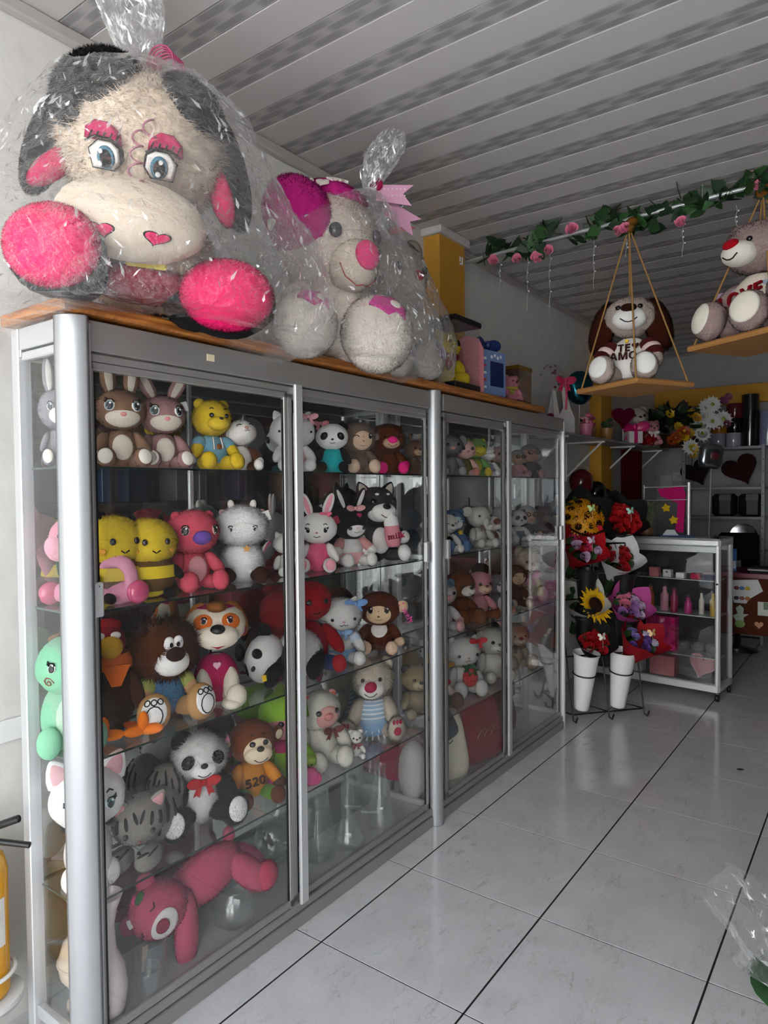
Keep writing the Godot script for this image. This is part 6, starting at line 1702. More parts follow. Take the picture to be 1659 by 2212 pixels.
# wrap: a cone of paper with peaks along its rim; the flowers are a dome in its mouth
func bouquet(label: String, c: Vector3, r: float, lean: Vector3, wrap: String, peaks: int, flowers: Array, fr: float, extra := "") -> Node3D:
	var up := lean.normalized()
	var t := thing("bouquet", label, "bouquet", c - up * r * 2.4)
	var x := up.cross(Vector3(0.2, 0.1, 0.95)).normalized()
	var f := Basis(x, up, x.cross(up))
	rng.seed = hash(label)
	for layer in 2:
		var rows := []
		for k in 7:
			var h := k / 6.0
			var row := PackedVector3Array()
			for j in 40:
				var a := TAU * j / 40.0 + layer * 0.4
				var peak := absf(fposmod(a * peaks / TAU, 1.0) - 0.5) * 2.0
				var rad := r * (0.1 + 1.05 * pow(h, 1.25)) * (1.0 + 0.22 * h * (peak - 0.4)) * (1.0 - 0.04 * layer)
				row.append(f * Vector3(cos(a) * rad, r * (0.2 + 2.25 * h + 0.45 * h * peak * (1.0 if layer == 0 else 0.6)), sin(a) * rad))
			rows.append(row)
		part(t, "paper_wrap", grid(rows), mat(wrap, "paper"))
	part(t, "stems", lathe([Vector2(0, -0.05), Vector2(0.03, -0.05), Vector2(0.045, r * 1.6), Vector2(0, r * 1.6)], 8), mat("2f4a26", "matt")).basis = f
	for k in flowers[2]:
		var a: float = k * 2.39996
		var q := sqrt((k + 0.5) / float(flowers[2]))
		var d := Vector3(cos(a) * q, 1.25 - q * q * 0.6, sin(a) * q)
		flower(t, flowers[0], flowers[1][k % flowers[1].size()], f * Vector3(d.x * r * 0.78, r * 2.0 + d.y * r * 0.42, d.z * r * 0.78), fr * rng.randf_range(0.85, 1.12), f * Vector3(d.x * 0.75, 1.0, d.z * 0.75), rng.randf() * TAU)
	for k in 9:
		var a := TAU * k / 9.0
		part(t, "leaf", leaf_mesh(), mat("24421f", "leaf"), f * Vector3(cos(a) * r * 0.8, r * 2.1, sin(a) * r * 0.8), Vector3(-20, -rad_to_deg(a), 40), Vector3.ONE * r * 0.55)
	if extra: butterfly(t, extra, f * Vector3(0, r * 2.75, 0) + Vector3(0.06, 0.02, 0.05), 0.032, 40)
	return t

func leaf_mesh() -> ArrayMesh:
	if base.has("leaf"): return base["leaf"]
	var rows := []
	for k in 7:
		var f := k / 6.0
		var w := sin(PI * pow(f, 0.75)) * 0.34
		var y := f
		rows.append(PackedVector3Array([Vector3(-w, y, -0.12 * f * f), Vector3(-w * 0.5, y, 0.035 - 0.12 * f * f), Vector3(0, y, -0.12 * f * f), Vector3(w * 0.5, y, 0.035 - 0.12 * f * f), Vector3(w, y, -0.12 * f * f)]))
	base["leaf"] = grid(rows, false)
	return base["leaf"]

func flower_rack() -> void:
	var t := thing("flower_rack", "black wire rack on the floor holding tiers of bouquets", "rack", Vector3(0.0, 0, -3.12), 0)
	var m := mat("0e0e10", "satin")
	var fwd := Vector3(0.76, 0, 0.64)
	var side := Vector3(0.64, 0, -0.76)
	for q in [-1.0, 0.0, 1.0]:
		var b: Vector3 = side * 0.29 * q
		part(t, "rack_leg", tube([b + fwd * 0.08 + Vector3(0, 0.07, 0), b + fwd * 0.09 + Vector3(0, 0.012, 0), b + fwd * 0.13 + Vector3(0, 0.008, 0), b + fwd * 0.15 + Vector3(0, 0.05, 0)], 0.006), m)
		part(t, "rack_upright", tube([b + Vector3(0, 0.05, 0) + fwd * 0.08, b - fwd * 0.04 + Vector3(0, 0.6, 0), b - fwd * 0.16 + Vector3(0, 1.25, 0)], 0.006), m)
		part(t, "rack_brace", tube([b + fwd * 0.08 + Vector3(0, 0.05, 0), b - fwd * 0.22 + Vector3(0, 0.006, 0), b - fwd * 0.16 + Vector3(0, 1.25, 0)], 0.006), m)
	for h in [[0.05, 0.08], [0.45, 0.0], [0.85, -0.085], [1.25, -0.16]]:
		part(t, "rack_bar", tube([side * -0.29 + fwd * h[1] + Vector3(0, h[0], 0), side * 0.29 + fwd * h[1] + Vector3(0, h[0], 0)], 0.006), m)
	# buckets: white cones below, black ones above
	var cone := [Vector2(0, 0), Vector2(0.05, 0.0), Vector2(0.054, 0.01), Vector2(0.088, 0.4), Vector2(0.097, 0.425), Vector2(0.098, 0.43), Vector2(0.09, 0.43), Vector2(0.082, 0.4), Vector2(0.048, 0.012), Vector2(0, 0.012)]
	var spots := [[-0.112, 0.07, -2.99, 8.0], [0.085, 0.07, -3.2, 8.0]]
	for k in 2:
		var o := part(self, "flower_cone", lathe(cone, 28), mat("efeeec", "satin"), Vector3(spots[k][0], 0.06, spots[k][2]), Vector3(5, 0, -7))
		tag(o, ["white conical flower bucket holding the black wrapped red roses", "white conical flower bucket holding the red wrapped purple flowers"][k], "bucket")
		part(t, "rack_ring", lathe_torus(0.081, 0.005), m, Vector3(spots[k][0] + 0.035, 0.33, spots[k][2] + 0.028) - t.position, Vector3(5, 0, -7))
	var bk := [[-0.13, 0.62, -3.09, 0.62], [0.1, 0.52, -3.32, 0.6], [-0.15, 0.9, -3.17, 0.6], [0.06, 0.86, -3.4, 0.6]]
	for k in 4:
		var o := part(self, "flower_bucket", lathe(cone, 24), mat("141416", "satin"), Vector3(bk[k][0], bk[k][1] - 0.08, bk[k][2]), Vector3(4, 0, -5), Vector3(0.95, bk[k][3], 0.95))
		tag(o, ["black bucket under the single sunflower bouquet", "black bucket under the magenta wrapped bouquet", "black bucket under the red wrapped pink rose", "black bucket under the white wrapped red bouquet"][k], "bucket")
		part(t, "rack_ring", lathe_torus(0.086, 0.005), m, Vector3(bk[k][0], bk[k][1] + 0.1, bk[k][2]) - t.position, Vector3(4, 0, -5))
	var tilt := Vector3(0.38, 0.65, 0.5)
	bouquet("big bouquet of sunflowers in black paper topping the rack", Vector3(-0.166, 1.47, -3.2), 0.17, Vector3(0.5, 0.5, 0.6), "131213", 5, ["sunflower", ["e09a14", "d98a10", "eaa81e"], 16], 0.075, "b9d98a")
	bouquet("bouquet of red roses in black paper by the counter end", Vector3(0.059, 1.446, -3.4), 0.16, Vector3(0.45, 0.55, 0.6), "111012", 5, ["rose", ["b01218", "c21a20"], 14], 0.056, "8fd0c0")
	bouquet("bright red paper bouquet with pink roses and silver trim", Vector3(-0.13, 1.241, -3.1), 0.15, Vector3(0.5, 0.6, 0.55), "b4101a", 4, ["rose", ["d23a64", "c9a8c8"], 6], 0.045, "b9a9c0")
	bouquet("white paper bouquet with dark red roses", Vector3(0.06, 1.157, -3.32), 0.15, tilt, "d9d8da", 4, ["rose", ["a3141c"], 5], 0.055)
	bouquet("pale grey paper bouquet with one large sunflower", Vector3(-0.13, 0.842, -3.1), 0.15, tilt, "b9bab2", 4, ["sunflower", ["f0be1c"], 1], 0.13)
	bouquet("magenta paper bouquet of lilac and pink roses", Vector3(0.154, 0.808, -3.28), 0.14, tilt, "b54a8e", 5, ["rose", ["a878b8", "d87a96", "c9b0cc"], 9], 0.045)
	bouquet("black paper bouquet of red roses in a white cone", Vector3(-0.019, 0.562, -3.02), 0.125, tilt, "151416", 4, ["rose", ["b3121a", "a00e16"], 11], 0.042, "c9c9b8")
	bouquet("deep red paper bouquet of violet roses in a white cone", Vector3(0.263, 0.581, -3.2), 0.15, Vector3(0.5, 0.75, 0.3), "98101c", 5, ["rose", ["6a4a9a", "8a78b8", "c9c0d8"], 7], 0.042, "d8b070")

func garland() -> void:
	var t := thing("hanging_rod", "metal rod under the ceiling carrying two swings and a flower garland", "rod", Vector3(-0.45, 3.09, -1.95))
	part(t, "rod", tube([Vector3(-0.1, 0.0, 0), Vector3(2.2, 0.06, 0), Vector3(3.2, 0.06, 0)], 0.011, 10), mat("b8bbb9", "alu"))
	for x in [1.35, 2.9]: part(t, "hanger", tube([Vector3(x, 0.05, 0), Vector3(x, 0.12, 0)], 0.004), mat("909090", "alu"))
	var g := thing("flower_garland", "artificial garland of green leaves and pink roses along the rod", "garland", Vector3(-0.3, 3.07, -1.95))
	rng.seed = 42
	var vine := []
	for k in 40:
		var f := k / 39.0
		vine.append(Vector3(f * 1.75, 0.02 + 0.035 * sin(f * 34.0) + 0.04 * f, 0.03 * cos(f * 30.0)))
	part(g, "vine", tube(vine, 0.004, 5), mat("2b3f22", "matt"))
	for k in 230:
		var f := rng.randf()
		if fposmod(f * 3.1 + 0.2, 1.0) < 0.18: continue
		var p: Vector3 = vine[int(f * 39.0)]
		part(g, "leaf", leaf_mesh(), mat(["1f3d1c", "2a5224", "17301a"][k % 3], "leaf"), p + Vector3(rng.randf_range(-0.03, 0.03), rng.randf_range(-0.02, 0.02), rng.randf_range(-0.02, 0.02)), Vector3(rng.randf_range(-60, 60), rng.randf() * 360, rng.randf_range(-130, 130)), Vector3.ONE * rng.randf_range(0.065, 0.11))
	for q in [[1062,562], [1068,566], [1136,560], [1190,555], [1196,560], [1224,538], [1280,488], [1285,484], [1390,498], [1402,492], [1513,485], [1634,400], [1640,418]]:
		var d := rose_at(q)
		flower(g, "rose", "ee8cab", d - g.position, 0.034, Vector3(rng.randf_range(-0.3, 0.6), 0.2, 1.0), rng.randf() * TAU)
	# little wire lights hanging from the rod
	for q in [[0.10, 0.2], [0.28, 0.34], [0.42, 0.38], [0.68, 0.28], [0.86, 0.14], [1.15, 0.2], [1.4, 0.16]]:
		var s := thing("wire_light_strand", "thin unlit wire light strand hanging from the rod", "light string", Vector3(-0.35 + q[0], 3.07, -1.98), 0, "wire light strands on the rod")
		var pts := []
		for k in 7: pts.append(Vector3(0.006 * sin(k * 2.0), -q[1] * k / 6.0, 0.006 * cos(k * 1.7)))
		part(s, "wire", tube(pts, 0.0012, 4), mat("c9c9c6", "satin"))
		for k in 4: part(s, "bulb", furball("v"), mat("e4e4e0", "gloss"), pts[1 + k] + Vector3(0.006, 0, 0), Vector3.ZERO, Vector3(0.003, 0.005, 0.003))

func rose_at(q: Array) -> Vector3:
	# along the rod: the further right in the row, the further out into the room
	var f: float = (q[0] - 1062.0) / 578.0
	return Vector3(-0.27 + 1.42 * (f * 0.86 + 0.14 * f * f), 3.06 + 0.1 * f - (q[1] - (562.0 - 160.0 * f)) * 0.0022, -1.92)

func swings() -> void:
	var jute := StandardMaterial3D.new()
	jute.resource_name = "jute"
	jute.albedo_color = Color("a8763e")
	jute.roughness = 1.0
	jute.normal_enabled = true
	jute.normal_texture = noise_normal
	jute.normal_scale = 1.0
	jute.uv1_triplanar = true
	jute.uv1_scale = Vector3(30, 30, 30)
	var rope := mat("9a7648", "cloth")
	var info := [["hanging_swing", "jute swing seat on four ropes carrying the brown eared dog", Vector3(0.53, 3.08, -1.96), Vector3(0.545, 2.215, -2.0), -29.0, 0.46, 0.42], ["hanging_swing", "jute swing seat on four ropes carrying the mauve bear", Vector3(1.17, 3.1, -1.96), Vector3(1.16, 2.37, -1.93), -32.0, 0.5, 0.42]]
	for i in info:
		var t := thing(i[0], i[1], "swing", i[3], i[4])
		part(t, "seat", bar(Vector3(i[5], 0.028, i[6]), 0.01), jute)
		var top: Vector3 = t.transform.affine_inverse() * i[2]
		for sx in [-1, 1]:
			for sz in [-1, 1]: part(t, "rope", tube([Vector3(sx * (i[5] / 2 - 0.02), -0.014, sz * (i[6] / 2 - 0.02)), top], 0.005, 6), rope)
		part(t, "rope_knot", ball("f", Vector3(0.03, 0.035, 0.03)), mat("8a5a26", "fur"), top)
		part(t, "rope_knot", ball("f", Vector3(0.025, 0.02, 0.03)), mat("8a5a26", "fur"), top + Vector3(0.03, 0.02, 0))
	var d := plush("dog_plush", "grey plush dog with brown ears, a white lettered top, sitting on the swing", Vector3(0.52, 2.229, -2.03), 0.5, 4.0, {"fit": false, "c": "b9aaa0", "k": "p", "hr": Vector3(0.25, 0.22, 0.22), "hy": 0.75, "tilt": Vector3(-6, 10, 0), "br": Vector3(0.2, 0.27, 0.17), "ears": "dog", "ec": "3c1a10", "es": 1.35, "ek": "f", "elat": 26.0, "mz": "e9e6e2", "mzr": Vector3(0.16, 0.12, 0.12), "nose": "2a120c", "nr": 0.06, "nk": "fur", "nlat": 46.0, "eye": "dot", "er": 0.026, "ey": 12.0, "mouth": "smile", "shirt": ["e6e2dc", -40, 66], "pad": "f0eeea", "fr": 0.14, "lr": 0.1, "spread": 0.2, "reach": 0.3, "ar": 0.09})
	for q in [-1, 1]:
		for k in 3: limb(d, "sleeve_stripe", ["4a1a18", "e3c9c2"][k % 2], Vector3(q * (0.18 + 0.028 * k), 0.42 - 0.045 * k, 0.055 + 0.025 * k), Vector3(q * (0.188 + 0.028 * k), 0.405 - 0.045 * k, 0.06 + 0.025 * k), 0.098)
	words(d, "TE", mat("3a1a14", "cloth"), Vector3(-0.02, 0.39, 0.2), 0.085, 0.012, Vector3(-10, 0, 0))
	words(d, "AMO", mat("3a1a14", "cloth"), Vector3(-0.02, 0.3, 0.225), 0.085, 0.012, Vector3(-4, 0, 0))
	part(d, "print", prism(heart(0.035), 0.01), mat("3a1a14", "cloth"), Vector3(0.09, 0.4, 0.2), Vector3(-10, 14, 0))
	part(d, "flower_charm", prism(star(0.024, 0.6), 0.01), mat("d8b432", "cloth"), Vector3(0.0, 0.47, 0.17))
	var b := plush("bear_plush", "mauve grey plush bear with a red nose and LOVE shirt on a swing", Vector3(1.16, 2.384, -1.95), 0.58, -30.0, {"fit": false, "c": "9a8581", "k": "p", "hr": Vector3(0.23, 0.21, 0.22), "hy": 0.76, "tilt": Vector3(0, 0, 0), "br": Vector3(0.2, 0.28, 0.18), "mz": "e6dfd2", "mzr": Vector3(0.13, 0.1, 0.12), "nose": "a5101c", "nr": 0.05, "nk": "fur", "eye": "dot", "er": 0.022, "shirt": ["ded3c2", -44, 64], "pad": "e6dfd0", "fr": 0.15, "lr": 0.1, "reach": 0.3, "spread": 0.17, "ears": "bear"})
	words(b, "LOVE", mat("7a0f18", "cloth"), Vector3(-0.01, 0.34, 0.205), 0.12, 0.02, Vector3(-8, 0, 8))
	for q in [-1, 1]: bow(b, ["b9a0b8", "a9b8c9"][(q + 1) / 2], Vector3(q * 0.2, 0.42, 0.1), 0.09)

# ---------------------------------------------------------------- wall shelf, counter, back of the shop
func wall_shelf() -> void:
	var t := thing("wall_shelf", "long white shelf on diagonal brackets past the second cabinet", "shelf", Vector3(-0.37, 2.07, -4.3))
	part(t, "shelf_board", bar(Vector3(0.34, 0.018, 3.1), 0.003), mat("8a8784", "satin"))
	for z in [1.3, 0.5, -0.35, -1.3]:
		part(t, "bracket", tube([Vector3(-0.165, -0.3, z), Vector3(0.14, -0.012, z)], 0.009), mat("d5d4d2", "satin"))
		part(t, "bracket", bar(Vector3(0.016, 0.34, 0.016), 0.002), mat("d5d4d2", "satin"), Vector3(-0.168, -0.17, z))
		part(t, "bracket", bar(Vector3(0.32, 0.014, 0.016), 0.002), mat("d5d4d2", "satin"), Vector3(0, -0.016, z))
	var y := 2.08
	# white cut-out gift box carrying a clear balloon with maroon flecks
	var g := thing("balloon_gift", "white cut-out gift box with a maroon flecked clear balloon and pink ribbon", "gift", Vector3(-0.36, y, -3.12), 60)
	part(g, "box", prism(PackedVector2Array([Vector2(-0.09, 0), Vector2(0.09, 0), Vector2(0.09, 0.12), Vector2(0.05, 0.2), Vector2(0.0, 0.35), Vector2(-0.03, 0.35), Vector2(-0.01, 0.2), Vector2(-0.05, 0.14), Vector2(-0.09, 0.32), Vector2(-0.11, 0.32)]), 0.008), mat("c9c4c0", "paper"), Vector3(0.04, 0, 0.06))
	part(g, "box", prism(PackedVector2Array([Vector2(-0.09, 0), Vector2(0.09, 0), Vector2(0.05, 0.2), Vector2(0.0, 0.35), Vector2(-0.05, 0.14)]), 0.008), mat("c9c4c0", "paper"), Vector3(0.02, 0, -0.06))
	part(g, "box", bar(Vector3(0.2, 0.12, 0.12), 0.003), mat("cbc7c4", "paper"), Vector3(0.03, 0.06, 0))
	var br := Vector3(0.09, 0.11, 0.09)
	var bal := part(g, "balloon", ball("v", br), mat("f4dfe2", "film"), Vector3(-0.03, 0.42, 0))
	rng.seed = 8
	for k in 16: patch(bal, "fleck", mat("5a1024", "satin"), br, rng.randf_range(-170, 180), rng.randf_range(-50, 70), ell(0.14, 0.09, 8, rng.randf() * 180), 0.01, Vector3.ZERO, 1)
	bow(g, "c0305c", Vector3(0.03, 0.4, 0.08), 0.08, "satin")
	part(g, "ribbon_tail", tube([Vector3(0.03, 0.4, 0.08), Vector3(0.035, 0.28, 0.09), Vector3(0.03, 0.18, 0.085)], 0.008), mat("c0305c", "satin"))
	for k in 5: flower(g, "rose", ["7a1a3a", "c98a9a"][k % 2], Vector3(-0.06 + 0.04 * k, 0.14, 0.02), 0.035, Vector3(0.1, 1, 0.3), k)
	var bb := thing("balloon", "shiny teal foil balloon floating by the wall above the shelf", "balloon", Vector3(-0.38, 2.5, -3.68), 50)
	part(bb, "foil", ball("v", Vector3(0.12, 0.14, 0.08)), mat("1c6470", "foil"))
	part(bb, "stick", tube([Vector3(0, -0.13, 0), Vector3(0, -0.41, 0)], 0.004), mat("d8d8d8", "satin"))
	# small arrangements along the shelf
	for k in 4:
		var z: float = [-3.5, -3.75, -4.0, -4.2][k]
		var p := thing("flower_pot", ["pink foil wrapped pot of tiny roses beside the white gift box", "clay pot of tiny pink roses under the teal balloon", "woven pot with a leafy green plant on the wall shelf", "clay pot of pale pink blossoms next to the leafy plant"][k], "flower pot", Vector3(-0.26 - 0.06 * (k % 2), y, z))
		part(p, "pot", lathe([Vector2(0, 0), Vector2(0.04, 0), Vector2(0.055, 0.1), Vector2(0.05, 0.1), Vector2(0.036, 0.01), Vector2(0, 0.01)], 16), mat(["b86a80", "9a6a4a", "8a6638", "a87858"][k], "satin"))
		for j in 9: flower(p, "rose", [["c9607c", "e0a0b0"], ["c04a6a", "e3b0bc"], ["2c4a24", "3a5a2a"], ["d8a9b4", "c05070"]][k][j % 2], Vector3(0.035 * cos(j * 2.4), 0.12 + 0.025 * (j % 3), 0.035 * sin(j * 2.4)), 0.024, Vector3(cos(j * 2.4) * 0.5, 1, sin(j * 2.4) * 0.5), j)
		for j in 5: part(p, "leaf", leaf_mesh(), mat("24421f", "leaf"), Vector3(0.03 * cos(j * 1.3), 0.1, 0.03 * sin(j * 1.3)), Vector3(-30, j * 72, 30), Vector3.ONE * 0.06)
	var h1 := thing("heart_balloon", "bright pink foil heart balloon standing on the wall shelf", "balloon", Vector3(-0.25, y + 0.02, -4.42), 40)
	part(h1, "foil", prism(heart(0.1), 0.05), mat("c81f6c", "foil"), Vector3(0, 0.2, 0))
	part(h1, "stick", tube([Vector3(0, 0.1, 0), Vector3(0, 0.0, 0)], 0.004), mat("d8d8d8", "satin"))
	var gb := thing("gift_box", "small white gift box with a wide magenta ribbon on the shelf", "gift", Vector3(-0.22, y, -4.62), 40)
	part(gb, "box", bar(Vector3(0.13, 0.11, 0.13), 0.003), mat("c9c2c2", "paper"), Vector3(0, 0.055, 0))
	part(gb, "ribbon", bar(Vector3(0.035, 0.114, 0.134), 0.002), mat("b01a5c", "satin"), Vector3(0, 0.057, 0))
	bow(gb, "c01f66", Vector3(0, 0.15, 0.03), 0.12, "satin")
	plush("bear_plush", "red plush bear with a white head sitting among the shelf flowers", Vector3(-0.3, y, -4.95), 0.38, 40.0, {"fit": false, "c": "c9c0b4", "k": "p", "b": "8e0f18", "arm": "8e0f18", "leg": "9a121c", "foot": "8e0f18", "mz": "d8cfc4", "nose": "2a1614", "br": Vector3(0.24, 0.28, 0.2)})
	plush("bear_plush", "small pink plush bear with a striped bow in front of the red one", Vector3(-0.16, y, -5.0), 0.24, 40.0, {"fit": false, "c": "c98a92", "k": "p", "b": "a01a26", "bow": "dcd0d0", "bs": 0.18, "nose": "2a1614"})
	var fa := thing("flower_arrangement", "tall dark arrangement of white daisies and yellow blossoms in a basket", "flowers", Vector3(-0.1, y, -5.55))
	part(fa, "basket", lathe([Vector2(0, 0), Vector2(0.11, 0), Vector2(0.15, 0.13), Vector2(0.14, 0.13), Vector2(0.1, 0.01), Vector2(0, 0.01)], 18), mat("3a2416", "matt"))
	rng.seed = 12
	for k in 90:
		var d := Vector3(rng.randfn() * 0.2, absf(rng.randfn()) * 0.25 + 0.18, rng.randfn() * 0.2).limit_length(0.34)
		part(fa, "leaf", leaf_mesh(), mat(["142412", "1c3318"][k % 2], "leaf"), d, Vector3(rng.randf_range(-70, 70), rng.randf() * 360, rng.randf_range(-60, 60)), Vector3.ONE * rng.randf_range(0.1, 0.17))
	for k in 12: flower(fa, "blossom", ["c9a01c", "d8b422", "b98a14"][k % 3], Vector3(0.16, 0.2, 0.12) + Vector3(rng.randfn() * 0.09, rng.randfn() * 0.12, rng.randfn() * 0.1), 0.055, Vector3(0.6, 0.3, 0.8), k)
	for k in 9: flower(fa, "daisy", "dcdcd8", Vector3(0.3, 0.2, 0.0) + Vector3(rng.randfn() * 0.06, rng.randfn() * 0.16, rng.randfn() * 0.06), 0.09, Vector3(0.5, 0.2, 0.8), k)
	for k in 5: flower(fa, "blossom", ["6a2a4a", "8a4a6a"][k % 2], Vector3(0.42, 0.3, -0.05) + Vector3(rng.randfn() * 0.05, rng.randfn() * 0.14, 0), 0.045, Vector3(0.5, 0.2, 0.8), k)
	for k in 4: flower(fa, "blossom", "a8481a", Vector3(0.05, 0.05, 0.25) + Vector3(0.04 * k, 0.03 * k, 0), 0.06, Vector3(0.5, 0.3, 0.8), k)
	# below the shelf: dark red curtain, notices, hanging bags
	var cu := []
	for k in 2:
		var row := PackedVector3Array()
		for j in 40: row.append(Vector3(0.02 * sin(j * 1.3), -0.0 - 1.0 * k, -0.3 + 0.6 * j / 39.0))
		cu.append(row)
	var ct := thing("red_curtain", "dark red pleated curtain hanging below the wall shelf", "curtain", Vector3(-0.33, 2.04, -4.95))
	part(ct, "cloth", grid(cu, false), mat("4a0a10", "cloth"))
	part(ct, "curtain_rail", tube([Vector3(0, 0, -0.32), Vector3(0, 0, 0.32)], 0.008), mat("b9b9b9", "alu"))
	for q in [["paper_notice", "blank white paper notice pinned to the back wall", Vector3(-0.44, 1.73, -6.693), 0.13, 0.18], ["paper_notice", "white paper notice with faint handwriting beside the blank one", Vector3(-0.29, 1.8, -6.693), 0.15, 0.095]]:
		var o := thing(q[0], q[1], "notice", q[2])
		part(o, "sheet", bar(Vector3(q[3], q[4], 0.002), 0.0), mat("b9b9bc", "paper"))
		if q[4] < 0.1:
			for k in 4: part(o, "writing", bar(Vector3(0.07 - 0.01 * (k % 2), 0.003, 0.001), 0.0), mat("5a5a6a", "matt"), Vector3(0, 0.022 - 0.014 * k, 0.0015))
	# posters and balloons on the wall behind the rack, seen through the cabinet's end glass
	var ps := thing("wall_poster", "blue poster with a white arc on the wall behind the rack", "poster", Vector3(-0.543, 1.6, -3.55), 90)
	part(ps, "sheet", bar(Vector3(0.44, 0.3, 0.003), 0.0), mat("3a5a8a", "paper"))
	part(ps, "printed_arc", prism(PackedVector2Array([Vector2(-0.14, -0.145), Vector2(-0.1, -0.06), Vector2(0.02, 0.02), Vector2(0.2, 0.03), Vector2(0.2, -0.05), Vector2(0.05, -0.07), Vector2(-0.06, -0.145)]), 0.002), mat("e8e8e6", "paper"), Vector3(0, 0, 0.002))
	for k in 3: part(self, "balloon", ball("v", Vector3(0.1, 0.12, 0.1)), mat(["5a0c14", "17171a", "2a2c30"][k], "gloss"), Vector3(-0.446, [1.72, 1.62, 1.55][k], [-3.9, -4.25, -4.5][k]))
	var names := ["glossy dark red balloon fixed to the wall below the shelf", "glossy black balloon between the red and the grey ones", "glossy dark grey balloon beside the ochre back pillar"]
	for k in 3: tag(get_node("balloon_%03d" % (k + 1)), names[k], "balloon")

